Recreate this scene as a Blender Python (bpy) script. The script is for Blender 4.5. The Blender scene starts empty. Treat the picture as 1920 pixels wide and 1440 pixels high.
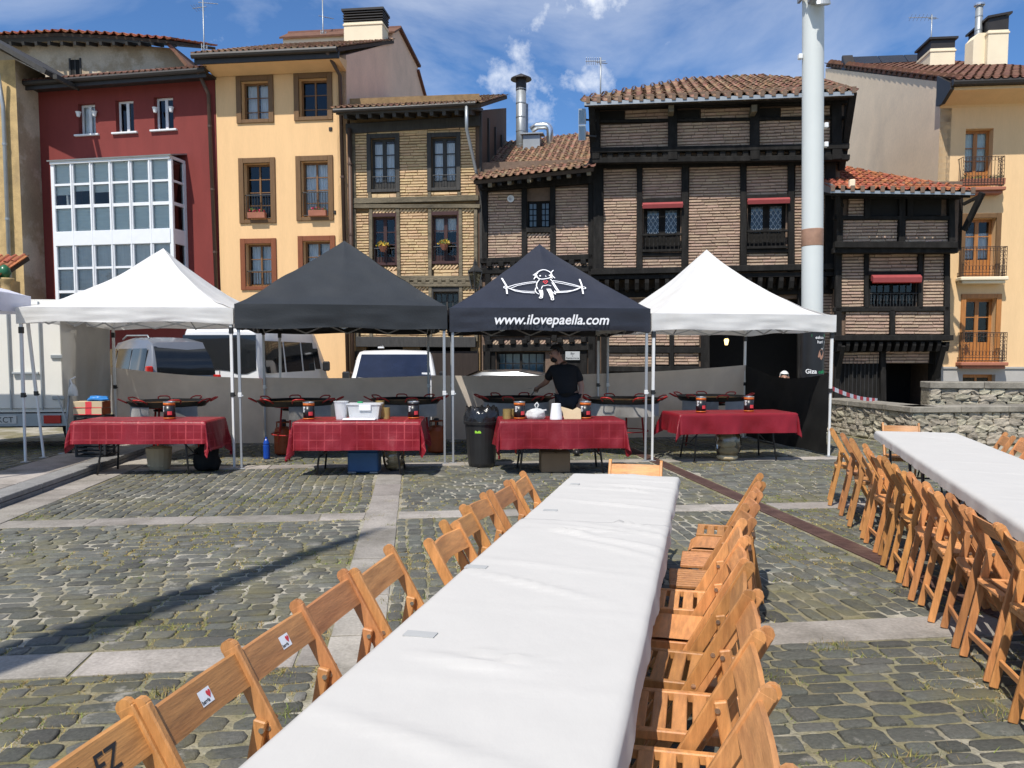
import bpy, math, random
from mathutils import Vector, Matrix, noise
R = math.radians
V = Vector
rnd = random.Random(11)
U = rnd.uniform
sc = bpy.context.scene
COL = sc.collection

# ------------------------------------------------------------------ camera
CH, TH, F, PPX, PPY = 1.62, R(4.0), 1500.0, 960.0, 770.0
cam = bpy.data.cameras.new('camera'); cam_o = bpy.data.objects.new('camera', cam); COL.objects.link(cam_o)
cam.sensor_width = 36.0; cam.lens = 36.0 * F / 1920.0
cam.shift_y = 50.0 / 1920.0
cam.clip_start = 0.05; cam.clip_end = 2000
cam_o.location = (0, 0, CH); cam_o.rotation_euler = (R(90) - TH, 0, 0)
sc.camera = cam_o

# ------------------------------------------------------------------ sky and sun
SUN_AZ, SUN_EL = 25.0, 56.0      # sun stands behind the camera, to its left
w = bpy.data.worlds.new('World'); sc.world = w; w.use_nodes = True
nt = w.node_tree; nt.nodes.clear()
def N(t, kind, **kw):
    n = t.nodes.new(kind)
    for k, v in kw.items(): setattr(n, k, v)
    return n
sky = N(nt, 'ShaderNodeTexSky', sky_type='NISHITA', sun_disc=False, sun_elevation=R(SUN_EL), sun_rotation=R(180 + SUN_AZ),
        altitude=500, air_density=1.0, dust_density=0.6, ozone_density=2.5)
tc = N(nt, 'ShaderNodeTexCoord')
mp = N(nt, 'ShaderNodeMapping'); mp.inputs['Scale'].default_value = (1.0, 1.0, 3.2); mp.inputs['Rotation'].default_value = (0, R(-8), R(20))
n1 = N(nt, 'ShaderNodeTexNoise'); n1.inputs['Scale'].default_value = 2.1; n1.inputs['Detail'].default_value = 9; n1.inputs['Roughness'].default_value = .58; n1.inputs['Distortion'].default_value = .5
n2 = N(nt, 'ShaderNodeTexNoise'); n2.inputs['Scale'].default_value = 4.6; n2.inputs['Detail'].default_value = 10; n2.inputs['Roughness'].default_value = .62
r1 = N(nt, 'ShaderNodeMapRange'); r1.inputs['From Min'].default_value = .43; r1.inputs['From Max'].default_value = .76; r1.inputs['To Max'].default_value = .55
r2 = N(nt, 'ShaderNodeMapRange'); r2.inputs['From Min'].default_value = .56; r2.inputs['From Max'].default_value = .67; r2.inputs['To Max'].default_value = .9
mx = N(nt, 'ShaderNodeMath', operation='MAXIMUM')
mix = N(nt, 'ShaderNodeMixRGB'); mix.inputs['Color2'].default_value = (10.5, 10.8, 11.2, 1)
gam = N(nt, 'ShaderNodeMixRGB', blend_type='MULTIPLY'); gam.inputs['Fac'].default_value = 1; gam.inputs['Color2'].default_value = (.68, .98, 1.30, 1)
bg = N(nt, 'ShaderNodeBackground'); bg.inputs['Strength'].default_value = 0.105
wo = N(nt, 'ShaderNodeOutputWorld')
L = nt.links.new
L(tc.outputs['Generated'], mp.inputs['Vector'])
L(mp.outputs[0], n1.inputs['Vector']); L(tc.outputs['Generated'], n2.inputs['Vector'])
L(n1.outputs['Fac'], r1.inputs['Value']); L(n2.outputs['Fac'], r2.inputs['Value'])
L(r1.outputs[0], mx.inputs[0]); L(r2.outputs[0], mx.inputs[1])
L(sky.outputs[0], gam.inputs['Color1'])
L(mx.outputs[0], mix.inputs['Fac']); L(gam.outputs[0], mix.inputs['Color1'])
L(mix.outputs[0], bg.inputs['Color']); L(bg.outputs[0], wo.inputs['Surface'])

sun = bpy.data.lights.new('sun', 'SUN'); sun.energy = 5.0; sun.angle = R(.53); sun.color = (1.0, .95, .87)
sun_o = bpy.data.objects.new('sun', sun); COL.objects.link(sun_o); sun_o.location = (-10, -20, 40)
sd = V((math.sin(R(SUN_AZ)) * math.cos(R(SUN_EL)), math.cos(R(SUN_AZ)) * math.cos(R(SUN_EL)), -math.sin(R(SUN_EL))))
sun_o.rotation_euler = sd.to_track_quat('-Z', 'Y').to_euler()

vs = sc.view_settings
vs.view_transform = 'Standard'; vs.look = 'None'; vs.gamma = 1; vs.use_curve_mapping = False; vs.exposure = 0.05
sc.cycles.use_denoising = True
sc.cycles.max_bounces = 6; sc.cycles.transparent_max_bounces = 12; sc.cycles.diffuse_bounces = 3; sc.cycles.glossy_bounces = 3

# ------------------------------------------------------------------ pixel rays (photograph, 1920 x 1440) to places in the scene
def ray(px, py):
    a, b = (px - PPX) / F, -(py - PPY) / F
    c, s = math.cos(TH), math.sin(TH)
    return V((a, c + b * s, -s + b * c))
def at_y(px, py, Y):
    d = ray(px, py); t = Y / d.y
    return V((d.x * t, Y, CH + d.z * t))
def at_z(px, py, Z=0.0):
    d = ray(px, py); t = (Z - CH) / d.z
    return V((d.x * t, d.y * t, Z))

# ------------------------------------------------------------------ mesh builder
class MB:
    def __init__(s): s.v = []; s.f = []; s.m = []; s.mi = 0; s.uv = None
    def add(s, vs_, fs):
        n = len(s.v); s.v += [tuple(p) for p in vs_]
        s.f += [tuple(n + i for i in f) for f in fs]; s.m += [s.mi] * len(fs); return n
    def box(s, x0, x1, y0, y1, z0, z1):
        s.add([(x0,y0,z0),(x1,y0,z0),(x1,y1,z0),(x0,y1,z0),(x0,y0,z1),(x1,y0,z1),(x1,y1,z1),(x0,y1,z1)],
              [(0,3,2,1),(4,5,6,7),(0,1,5,4),(1,2,6,5),(2,3,7,6),(3,0,4,7)]); return s
    def cbox(s, M, sx, sy, sz, c):
        h = (sx / 2, sy / 2, sz / 2); idx = {}; vv = []
        for a in (-1, 1):
            for b in (-1, 1):
                for d in (-1, 1):
                    sg = (a, b, d)
                    for k in range(3):
                        p = [sg[i] * (h[i] if i == k else h[i] - c) for i in range(3)]
                        idx[(a, b, d, k)] = len(vv); vv.append(V(p))
        fs = []
        S = (-1, 1)
        for k in range(3):
            o = [i for i in range(3) if i != k]
            for e in S:
                q = []
                for (p, r) in ((-1,-1),(1,-1),(1,1),(-1,1)):
                    sg = [0,0,0]; sg[k] = e; sg[o[0]] = p; sg[o[1]] = r
                    q.append(idx[(sg[0], sg[1], sg[2], k)])
                fs.append(q)
                for g in S:
                    pass
            for p in S:
                for r in S:
                    q = []
                    for (e, kk) in ((-1, o[0]), (1, o[0]), (1, o[1]), (-1, o[1])):
                        sg = [0,0,0]; sg[k] = e; sg[o[0]] = p; sg[o[1]] = r
                        q.append(idx[(sg[0], sg[1], sg[2], kk)])
                    fs.append(q)
        for a in S:
            for b in S:
                for d in S: fs.append([idx[(a, b, d, k)] for k in range(3)])
        out = []
        for q in fs:
            n = (vv[q[1]] - vv[q[0]]).cross(vv[q[2]] - vv[q[0]])
            ctr = sum((vv[i] for i in q), V((0,0,0)))
            out.append(tuple(q) if n.dot(ctr) > 0 else tuple(reversed(q)))
        s.add([M @ p for p in vv], out); return s
    def rbox(s, x0, x1, y0, y1, z0, z1, c=.004):
        return s.cbox(Matrix.Translation(((x0+x1)/2, (y0+y1)/2, (z0+z1)/2)), x1-x0, y1-y0, z1-z0, c)
    def beam(s, p, q, w, t, up=(0,0,1), c=0.0):
        p, q = V(p), V(q); z = (q - p); ln = z.length; z.normalize()
        x = V(up).cross(z)
        if x.length < 1e-4: x = V((1,0,0))
        x.normalize(); y = z.cross(x)
        M = Matrix((x, y, z)).transposed().to_4x4(); M.translation = (p + q) / 2
        if c > 0: return s.cbox(M, w, t, ln, c)
        m = MB(); m.box(-w/2, w/2, -t/2, t/2, -ln/2, ln/2)
        s.add([M @ V(a) for a in m.v], m.f); return s
    def tube(s, pts, r, n=8, cap=True):
        pts = [V(p) for p in pts]; k = len(pts); rs = r if isinstance(r, (list, tuple)) else [r] * k
        vv = []; px_ = None
        for i, p in enumerate(pts):
            d = (pts[min(i+1, k-1)] - pts[max(i-1, 0)]).normalized()
            if px_ is None:
                a = V((0,0,1)) if abs(d.z) < .9 else V((1,0,0)); x = a.cross(d).normalized()
            else:
                x = (px_ - d * px_.dot(d)).normalized()
            px_ = x; y = d.cross(x)
            for j in range(n):
                an = 2 * math.pi * j / n; vv.append(p + (x * math.cos(an) + y * math.sin(an)) * rs[i])
        fs = []
        for i in range(k - 1):
            for j in range(n):
                fs.append((i*n+j, i*n+(j+1) % n, (i+1)*n+(j+1) % n, (i+1)*n+j))
        if cap: fs += [tuple(range(n))[::-1], tuple(range((k-1)*n, k*n))]
        s.add(vv, fs); return s
    def lathe(s, prof, n=20, c=(0,0,0)):
        vv = []; fs = []
        for (r, z) in prof:
            for j in range(n):
                a = 2*math.pi*j/n; vv.append((c[0]+r*math.cos(a), c[1]+r*math.sin(a), c[2]+z))
        for i in range(len(prof)-1):
            for j in range(n): fs.append((i*n+j, i*n+(j+1) % n, (i+1)*n+(j+1) % n, (i+1)*n+j))
        if prof[0][0] > 1e-5: fs.append(tuple(range(n))[::-1])
        if prof[-1][0] > 1e-5: fs.append(tuple(range((len(prof)-1)*n, len(prof)*n)))
        s.add(vv, fs); return s
    def prism(s, poly, y0, y1):            # polygon in x,z extruded along y
        n = len(poly)
        vv = [(x, y0, z) for x, z in poly] + [(x, y1, z) for x, z in poly]
        fs = [tuple(range(n)), tuple(range(n, 2*n))[::-1]] + [(i, i+n, (i+1) % n + n, (i+1) % n) for i in range(n)]
        s.add(vv, fs); return s
    def prismx(s, poly, x0, x1):           # polygon in y,z extruded along x
        n = len(poly)
        vv = [(x0, y, z) for y, z in poly] + [(x1, y, z) for y, z in poly]
        fs = [tuple(range(n))[::-1], tuple(range(n, 2*n))] + [(i, (i+1) % n, (i+1) % n + n, i+n) for i in range(n)]
        s.add(vv, fs); return s
    def slab(s, poly, n, t):               # planar polygon of 3d points, thickened by t along n
        k = len(poly); n = V(n).normalized() * t
        vv = [V(p) for p in poly] + [V(p) - n for p in poly]
        s.add(vv, [tuple(range(k)), tuple(range(k, 2*k))[::-1]] + [(i, i+k, (i+1) % k + k, (i+1) % k) for i in range(k)]); return s
    def quad(s, a, b, c, d): s.add([a, b, c, d], [(0,1,2,3)]); return s
    def grid(s, nu, nv, fn, uv=False):
        vv = []; base = len(s.v)
        if uv and s.uv is None: s.uv = {}
        for j in range(nv + 1):
            for i in range(nu + 1):
                r = fn(i / nu, j / nv)
                if uv: s.uv[base + len(vv)] = r[1]; r = r[0]
                vv.append(r)
        fs = [(j*(nu+1)+i, j*(nu+1)+i+1, (j+1)*(nu+1)+i+1, (j+1)*(nu+1)+i) for j in range(nv) for i in range(nu)]
        s.add(vv, fs); return s
    def mesh(s, name, mats, smooth=False):
        me = bpy.data.meshes.new(name); me.from_pydata(s.v, [], s.f)
        if not isinstance(mats, (list, tuple)): mats = [mats]
        for m in mats: me.materials.append(m)
        if len(mats) > 1: me.polygons.foreach_set('material_index', s.m)
        if smooth:
            me.polygons.foreach_set('use_smooth', [True] * len(me.polygons))
        if s.uv is not None:
            ul = me.uv_layers.new(name='UVMap')
            for lp in me.loops: ul.data[lp.index].uv = s.uv.get(lp.vertex_index, (0, 0))
        me.update(); return me
    def build(s, name, mats, parent=None, smooth=False, loc=None, kind=None):
        return obj(name, s.mesh(name, mats, smooth), parent, loc, kind)
def obj(name, me, parent=None, loc=None, kind=None):
    o = bpy.data.objects.new(name, me); COL.objects.link(o)
    if parent is not None: o.parent = parent
    if loc is not None: o.location = loc
    if kind: o['kind'] = kind
    return o
def tag(o, label, cat, group=None):
    o['label'] = label; o['category'] = cat
    if group: o['group'] = group
    return o
def thing(name, label, cat, loc=(0,0,0), rz=0.0, group=None):
    o = bpy.data.objects.new(name, None); COL.objects.link(o); o.empty_display_size = .1
    o.location = loc; o.rotation_euler = (0, 0, rz)
    return tag(o, label, cat, group)
KIDS = {}
def kids(o): return [c for c in COL.objects if c.parent == o]
def copy_tree(o, tree, color=None):
    c = o.copy(); COL.objects.link(c)
    if color: c.color = color
    for ch, sub in tree:
        d = ch.copy(); COL.objects.link(d); d.parent = c
        if color: d.color = color
        for g in sub:
            e = g.copy(); COL.objects.link(e); e.parent = d
            if color: e.color = color
    return c
def tree_of(o): return [(c, list(c.children)) for c in o.children]
def smooth_angle(me, ang=40):
    try: me.set_sharp_from_angle(angle=R(ang))
    except Exception: pass

# ------------------------------------------------------------------ materials
def mat(name, col, rough=.65, var=.12, scale=6.0, bump=0.0, bscale=60.0, metal=0.0, col2=None, c2at=(.45, .7), isl=0.0, objc=False,
        spec=.4, stretch=None, detail=6, alpha=None, coat=0.0, trans=0.0, hue=0.0, bstretch=None, rvar=0.0, fine=0.0):
    m = bpy.data.materials.new(name); m.use_nodes = True
    t = m.node_tree; p = t.nodes['Principled BSDF']; L = t.links.new
    p.inputs['Roughness'].default_value = rough; p.inputs['Metallic'].default_value = metal
    p.inputs['Specular IOR Level'].default_value = spec
    if coat: p.inputs['Coat Weight'].default_value = coat; p.inputs['Coat Roughness'].default_value = .08
    if trans: p.inputs['Transmission Weight'].default_value = trans
    if alpha is not None: p.inputs['Alpha'].default_value = alpha
    tc = N(t, 'ShaderNodeTexCoord'); mp = N(t, 'ShaderNodeMapping')
    L(tc.outputs['Object'], mp.inputs['Vector'])
    if stretch: mp.inputs['Scale'].default_value = stretch
    no = N(t, 'ShaderNodeTexNoise'); no.inputs['Scale'].default_value = scale; no.inputs['Detail'].default_value = detail; no.inputs['Roughness'].default_value = .6
    L(mp.outputs[0], no.inputs['Vector'])
    oi = N(t, 'ShaderNodeObjectInfo')
    if objc or isl:
        ad = N(t, 'ShaderNodeVectorMath', operation='ADD'); sm = N(t, 'ShaderNodeMath', operation='MULTIPLY'); sm.inputs[1].default_value = 37.0
        L(oi.outputs['Random'], sm.inputs[0]); L(mp.outputs[0], ad.inputs[0]); L(sm.outputs[0], ad.inputs[1]); L(ad.outputs[0], no.inputs['Vector'])
    mr = N(t, 'ShaderNodeMapRange'); mr.inputs['From Min'].default_value = .3; mr.inputs['From Max'].default_value = .7
    mr.inputs['To Min'].default_value = 1 - var; mr.inputs['To Max'].default_value = 1 + var
    L(no.outputs['Fac'], mr.inputs['Value'])
    hs = N(t, 'ShaderNodeHueSaturation'); hs.inputs['Color'].default_value = (*col, 1)
    last = None
    if col2:
        n3 = N(t, 'ShaderNodeTexNoise'); n3.inputs['Scale'].default_value = scale * .35; n3.inputs['Detail'].default_value = 8; n3.inputs['Roughness'].default_value = .65
        L(mp.outputs[0], n3.inputs['Vector'])
        m3 = N(t, 'ShaderNodeMapRange'); m3.inputs['From Min'].default_value = c2at[0]; m3.inputs['From Max'].default_value = c2at[1]
        L(n3.outputs['Fac'], m3.inputs['Value'])
        mc = N(t, 'ShaderNodeMixRGB'); mc.inputs['Color1'].default_value = (*col, 1); mc.inputs['Color2'].default_value = (*col2, 1)
        L(m3.outputs[0], mc.inputs['Fac']); L(mc.outputs[0], hs.inputs['Color'])
    val = mr.outputs[0]
    if fine:
        nf = N(t, 'ShaderNodeTexNoise'); nf.inputs['Scale'].default_value = scale * 12; nf.inputs['Detail'].default_value = 3
        L(mp.outputs[0], nf.inputs['Vector'])
        mf = N(t, 'ShaderNodeMapRange'); mf.inputs['From Min'].default_value = .3; mf.inputs['From Max'].default_value = .7
        mf.inputs['To Min'].default_value = 1 - fine; mf.inputs['To Max'].default_value = 1 + fine
        L(nf.outputs['Fac'], mf.inputs['Value'])
        mm = N(t, 'ShaderNodeMath', operation='MULTIPLY'); L(val, mm.inputs[0]); L(mf.outputs[0], mm.inputs[1]); val = mm.outputs[0]
    if isl:
        ge = N(t, 'ShaderNodeNewGeometry'); a1 = N(t, 'ShaderNodeMath', operation='ADD'); fr = N(t, 'ShaderNodeMath', operation='FRACT')
        L(ge.outputs['Random Per Island'], a1.inputs[0]); L(oi.outputs['Random'], a1.inputs[1]); L(a1.outputs[0], fr.inputs[0])
        m4 = N(t, 'ShaderNodeMapRange'); m4.inputs['To Min'].default_value = 1 - isl; m4.inputs['To Max'].default_value = 1 + isl
        L(fr.outputs[0], m4.inputs['Value'])
        mm = N(t, 'ShaderNodeMath', operation='MULTIPLY'); L(val, mm.inputs[0]); L(m4.outputs[0], mm.inputs[1]); val = mm.outputs[0]
        if hue:
            m5 = N(t, 'ShaderNodeMapRange'); m5.inputs['To Min'].default_value = .5 - hue; m5.inputs['To Max'].default_value = .5 + hue
            f2 = N(t, 'ShaderNodeMath', operation='MULTIPLY'); f2.inputs[1].default_value = 7.31; f3 = N(t, 'ShaderNodeMath', operation='FRACT')
            L(fr.outputs[0], f2.inputs[0]); L(f2.outputs[0], f3.inputs[0]); L(f3.outputs[0], m5.inputs['Value']); L(m5.outputs[0], hs.inputs['Hue'])
    L(val, hs.inputs['Value'])
    out = hs.outputs[0]
    if objc:
        mo = N(t, 'ShaderNodeMixRGB', blend_type='MULTIPLY'); mo.inputs['Fac'].default_value = 1
        L(out, mo.inputs['Color1']); L(oi.outputs['Color'], mo.inputs['Color2']); out = mo.outputs[0]
    L(out, p.inputs['Base Color'])
    if bump:
        nb = N(t, 'ShaderNodeTexNoise'); nb.inputs['Scale'].default_value = bscale; nb.inputs['Detail'].default_value = 5
        mb = N(t, 'ShaderNodeMapping'); L(tc.outputs['Object'], mb.inputs['Vector'])
        if bstretch: mb.inputs['Scale'].default_value = bstretch
        L(mb.outputs[0], nb.inputs['Vector'])
        bu = N(t, 'ShaderNodeBump'); bu.inputs['Strength'].default_value = min(1, bump); bu.inputs['Distance'].default_value = .02
        L(nb.outputs['Fac'], bu.inputs['Height']); L(bu.outputs[0], p.inputs['Normal'])
    if rvar:
        mq = N(t, 'ShaderNodeMapRange'); mq.inputs['To Min'].default_value = rough - rvar; mq.inputs['To Max'].default_value = rough + rvar
        L(no.outputs['Fac'], mq.inputs['Value']); L(mq.outputs[0], p.inputs['Roughness'])
    return m
def glass(name, tint=(.93, .95, .95), refl=.0, rough=.02):
    m = bpy.data.materials.new(name); m.use_nodes = True; t = m.node_tree; t.nodes.clear(); L = t.links.new
    o = N(t, 'ShaderNodeOutputMaterial'); tr = N(t, 'ShaderNodeBsdfTransparent'); tr.inputs[0].default_value = (*tint, 1)
    gl = N(t, 'ShaderNodeBsdfGlossy'); gl.inputs['Roughness'].default_value = rough; gl.inputs[0].default_value = (1, 1, 1, 1)
    lw = N(t, 'ShaderNodeFresnel'); lw.inputs['IOR'].default_value = 1.5
    a = N(t, 'ShaderNodeMath', operation='ADD'); a.inputs[1].default_value = refl; a.use_clamp = True
    no = N(t, 'ShaderNodeTexNoise'); no.inputs['Scale'].default_value = 3.0
    bu = N(t, 'ShaderNodeBump'); bu.inputs['Strength'].default_value = .06; bu.inputs['Distance'].default_value = .02
    L(no.outputs['Fac'], bu.inputs['Height']); L(bu.outputs[0], gl.inputs['Normal'])
    mi = N(t, 'ShaderNodeMixShader')
    L(lw.outputs[0], a.inputs[0]); L(a.outputs[0], mi.inputs[0]); L(tr.outputs[0], mi.inputs[1]); L(gl.outputs[0], mi.inputs[2]); L(mi.outputs[0], o.inputs[0])
    return m
def cloth_thin(name, col, tr_amt=.35, rough=.8, bump=.15, bscale=90, var=.05, scale=3.0, col2=None):
    m = mat(name, col, rough=rough, var=var, scale=scale, bump=bump, bscale=bscale, spec=.15, col2=col2, c2at=(.55, .8))
    t = m.node_tree; p = t.nodes['Principled BSDF']; o = [n for n in t.nodes if n.type == 'OUTPUT_MATERIAL'][0]
    tl = N(t, 'ShaderNodeBsdfTranslucent'); mi = N(t, 'ShaderNodeMixShader'); mi.inputs[0].default_value = tr_amt
    src = p.inputs['Base Color'].links[0].from_socket
    t.links.new(src, tl.inputs[0]); t.links.new(p.outputs[0], mi.inputs[1]); t.links.new(tl.outputs[0], mi.inputs[2]); t.links.new(mi.outputs[0], o.inputs[0])
    return m

M_ = {}
def mats():
    D = M_
    D['wood'] = mat('chair_wood', (.55, .25, .088), rough=.5, var=.24, col2=(.43, .185, .066), c2at=(.48, .66), fine=.07, scale=5, stretch=(9, 9, 1.2), bump=.12, bscale=60, bstretch=(3, 3, .3), objc=True, isl=.08, spec=.45, rvar=.08)
    D['wood_x'] = mat('chair_wood_crossgrain', (.56, .255, .09), rough=.5, var=.24, col2=(.44, .19, .068), c2at=(.48, .66), fine=.07, scale=5, stretch=(1.2, 9, 9), bump=.12, bscale=60, bstretch=(.3, 3, 3), objc=True, isl=.08, spec=.45, rvar=.08)
    D['bolt'] = mat('bolt_steel', (.7, .68, .62), rough=.3, metal=1)
    D['paper'] = mat('white_table_paper', (.525, .505, .47), rough=.75, var=.02, scale=2, bump=.22, bscale=7, bstretch=(1.6, .8, 1), spec=.2)
    D['tape'] = mat('grey_tape', (.40, .40, .385), rough=.7, var=.05)
    D['tabletop'] = mat('table_plastic', (.55, .55, .53), rough=.5, var=.05)
    D['blackmetal'] = mat('black_metal', (.022, .022, .024), rough=.45, var=.2, spec=.5)
    D['alu'] = mat('aluminium_pole', (.42, .43, .44), rough=.42, metal=.55, var=.08, scale=4, stretch=(1, 1, .2))
    D['whitepole'] = mat('white_pole', (.72, .72, .70), rough=.4, var=.05)
    D['blackplastic'] = mat('black_plastic', (.02, .02, .021), rough=.38, var=.15, spec=.5)
    D['cobble'] = mat('cobble_stone', (.108, .108, .092), rough=.75, var=.25, scale=9, bump=.6, bscale=28, isl=.26, hue=.03, col2=(.16, .155, .13), c2at=(.52, .78), fine=.16, spec=.22)
    D['slab'] = mat('paving_slab', (.315, .285, .25), rough=.8, var=.14, scale=4, bump=.3, bscale=35, isl=.24, hue=.01, col2=(.19, .172, .145), c2at=(.47, .66), fine=.14, spec=.2)
    D['drain'] = mat('rusty_drain_metal', (.082, .042, .034), rough=.7, var=.25, scale=9, bump=.3, bscale=70, col2=(.13, .075, .055), fine=.15)
    D['kerb'] = mat('kerb_stone', (.20, .195, .185), rough=.75, var=.2, scale=7, bump=.4, bscale=30, isl=.15, fine=.1)
    D['grassdry'] = mat('dry_grass', (.32, .25, .095), rough=.8, var=.2, isl=.35, hue=.03, spec=.1)
    D['grass'] = mat('green_grass', (.17, .20, .05), rough=.8, var=.2, isl=.35, hue=.025, spec=.1)
    D['redcloth'] = None
    D['white_canopy'] = cloth_thin('white_canopy_fabric', (.86, .85, .82), .34, col2=(.78, .75, .69))
    D['lilac_canopy'] = cloth_thin('pale_canopy_fabric', (.74, .74, .82), .22)
    D['black_canopy'] = mat('charcoal_canopy_fabric', (.026, .029, .032), rough=.55, var=.12, scale=2.5, bump=.12, bscale=40, spec=.35)
    D['navy_canopy'] = mat('blueblack_canopy_fabric', (.020, .022, .032), rough=.45, var=.18, scale=2.5, bump=.15, bscale=25, spec=.5)
    D['greycloth'] = cloth_thin('grey_tarpaulin', (.64, .56, .47), .30, var=.08)
    D['sidecloth'] = cloth_thin('grey_white_side_curtain', (.50, .48, .44), .3)
    D['blackcloth'] = mat('black_cloth', (.010, .010, .010), rough=.8, var=.2, scale=3, spec=.25, bump=.1, bscale=8)
    D['print_white'] = mat('white_print', (.85, .85, .85), rough=.6, var=.02)
    D['print_red'] = mat('red_print', (.65, .05, .06), rough=.6, var=.02)
    D['print_black'] = mat('black_print', (.02, .02, .02), rough=.6, var=.02)
    D['print_green'] = mat('green_print', (.03, .35, .13), rough=.6, var=.02)
    D['redpaint'] = mat('red_paint', (.38, .022, .018), rough=.4, var=.15, scale=12)
    D['panblack'] = mat('enamelled_pan', (.020, .018, .017), rough=.4, var=.3, scale=8, metal=.3, spec=.5)
    D['rice'] = mat('saffron_rice', (.36, .19, .05), rough=.7, var=.45, scale=30, bump=1, bscale=70, col2=(.22, .06, .02), c2at=(.5, .62))
    D['foil'] = mat('corrugated_foil', (.50, .48, .45), rough=.6, metal=.0, var=.15, scale=5)
    D['orange'] = mat('orange_paint', (.30, .062, .014), rough=.42, var=.15, scale=8)
    D['gold'] = mat('gold_tin', (.52, .36, .13), rough=.35, metal=.7, var=.12)
    D['tinlid'] = mat('tin_lid', (.55, .55, .55), rough=.3, metal=.9, var=.05)
    D['canlabel'] = mat('dark_can_label', (.014, .014, .016), rough=.35, var=.1, spec=.5)
    D['canorange'] = mat('orange_can_band', (.60, .14, .02), rough=.4, var=.1)
    D['clearplastic'] = mat('cloudy_plastic', (.78, .79, .80), rough=.3, var=.04, alpha=.62, spec=.5)
    D['whiteplastic'] = mat('white_plastic', (.78, .78, .78), rough=.45, var=.05)
    D['bagwhite'] = cloth_thin('white_plastic_bag', (.80, .80, .78), .35, rough=.4, bump=.4, bscale=25)
    D['bagblack'] = mat('black_bin_bag', (.012, .012, .013), rough=.22, var=.2, spec=.6, bump=.6, bscale=14)
    D['bread'] = mat('pale_bread', (.66, .52, .31), rough=.8, var=.15, scale=12, bump=.3)
    D['card'] = mat('brown_cardboard', (.28, .18, .10), rough=.85, var=.1, scale=5)
    D['cardpale'] = mat('pale_cardboard', (.52, .40, .25), rough=.85, var=.08, scale=5)
    D['bluebox'] = mat('blue_coolbox', (.03, .09, .20), rough=.45, var=.1)
    D['bluebag'] = mat('blue_plastic', (.03, .19, .50), rough=.3, var=.15, bump=.5, bscale=15)
    D['glassclear'] = glass('window_glass')
    D['glassdark'] = glass('dark_window_glass', (.30, .34, .36), .0)
    D['glassblue'] = glass('blue_window_glass', (.45, .6, .7), .02)
    D['carglass'] = mat('car_glass', (.012, .014, .016), rough=.06, var=.1, spec=.6)
    D['carglassblue'] = mat('tinted_windscreen', (.012, .017, .036), rough=.1, var=.35, scale=1.5, spec=.6)
    D['carwhite'] = mat('white_car_paint', (.72, .72, .71), rough=.3, var=.03, coat=.5)
    D['cargrey'] = mat('grey_car_paint', (.20, .21, .23), rough=.3, var=.05, coat=.5, metal=.3)
    D['cardark'] = mat('dark_car_paint', (.06, .065, .07), rough=.28, var=.05, coat=.6, metal=.3)
    D['rubber'] = mat('tyre_rubber', (.018, .018, .018), rough=.85, var=.15)
    D['taillight'] = mat('red_tail_light', (.45, .015, .012), rough=.2, var=.05)
    D['skin'] = mat('skin', (.40, .215, .145), rough=.55, var=.08)
    D['hair'] = mat('dark_hair', (.018, .013, .010), rough=.6, var=.3, scale=40, bump=.5, bscale=80)
    D['hairwhite'] = mat('white_hair', (.70, .68, .64), rough=.6, var=.1, scale=40)
    D['blackshirt'] = mat('black_cotton', (.010, .010, .011), rough=.85, var=.2, bump=.15, bscale=30)
    D['jeans'] = mat('dark_trousers', (.014, .015, .019), rough=.85, var=.2)
    # buildings
    D['red_wall'] = mat('oxblood_render', (.20, .036, .03), rough=.85, var=.10, scale=1.6, stretch=(1.6, 1.6, .35), bump=.12, bscale=60, fine=.03)
    D['yellow_wall'] = mat('apricot_render', (.76, .49, .245), rough=.85, var=.055, scale=1.5, stretch=(1.8, 1.8, .3), bump=.1, bscale=50, fine=.025)
    D['yellow_wall2'] = mat('peach_render', (.76, .52, .28), rough=.85, var=.055, scale=1.5, stretch=(1.8, 1.8, .3), bump=.1, bscale=50, fine=.025)
    D['side_render'] = mat('pale_side_render', (.82, .56, .40), rough=.88, var=.08, scale=1.1, bump=.15, bscale=30, col2=(.70, .48, .34), c2at=(.5, .75), fine=.04)
    D['peach_side'] = mat('peach_side_render', (.84, .67, .48), rough=.88, var=.06, scale=1.0, bump=.15, bscale=30, col2=(.68, .55, .41), c2at=(.5, .75), fine=.04)
    D['old_plaster'] = mat('old_patchy_plaster', (.40, .31, .21), rough=.9, var=.15, scale=1.6, bump=.35, bscale=18, col2=(.56, .47, .36), c2at=(.47, .54), fine=.08)
    D['ochre_stone'] = mat('ochre_stone', (.50, .35, .16), rough=.88, var=.2, scale=3, bump=.4, bscale=22, col2=(.30, .21, .11), fine=.08)
    D['brown_plank'] = mat('brown_board_wall', (.105, .062, .038), rough=.85, var=.3, scale=3, stretch=(6, 6, .6), bump=.3, bscale=20)
    D['cream'] = mat('cream_render', (.80, .69, .50), rough=.85, var=.05, scale=2)
    D['white_paint'] = mat('white_paint', (.74, .75, .76), rough=.45, var=.03)
    D['blind'] = mat('pale_green_blind', (.74, .78, .72), rough=.75, var=.06, scale=2, stretch=(.3, .3, 9))
    D['blind2'] = mat('grey_curtain', (.72, .70, .65), rough=.8, var=.1, scale=3, stretch=(6, 1, .5))
    D['curtain'] = mat('white_curtain', (.78, .78, .78), rough=.8, var=.16, scale=4, stretch=(9, 1, .4))
    D['brown_frame'] = mat('brown_window_wood', (.20, .098, .035), rough=.5, var=.2, scale=4, stretch=(5, 5, .8))
    D['brown_trim'] = mat('brown_trim_wood', (.155, .083, .032), rough=.55, var=.15, scale=4, stretch=(4, 4, .8))
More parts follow.
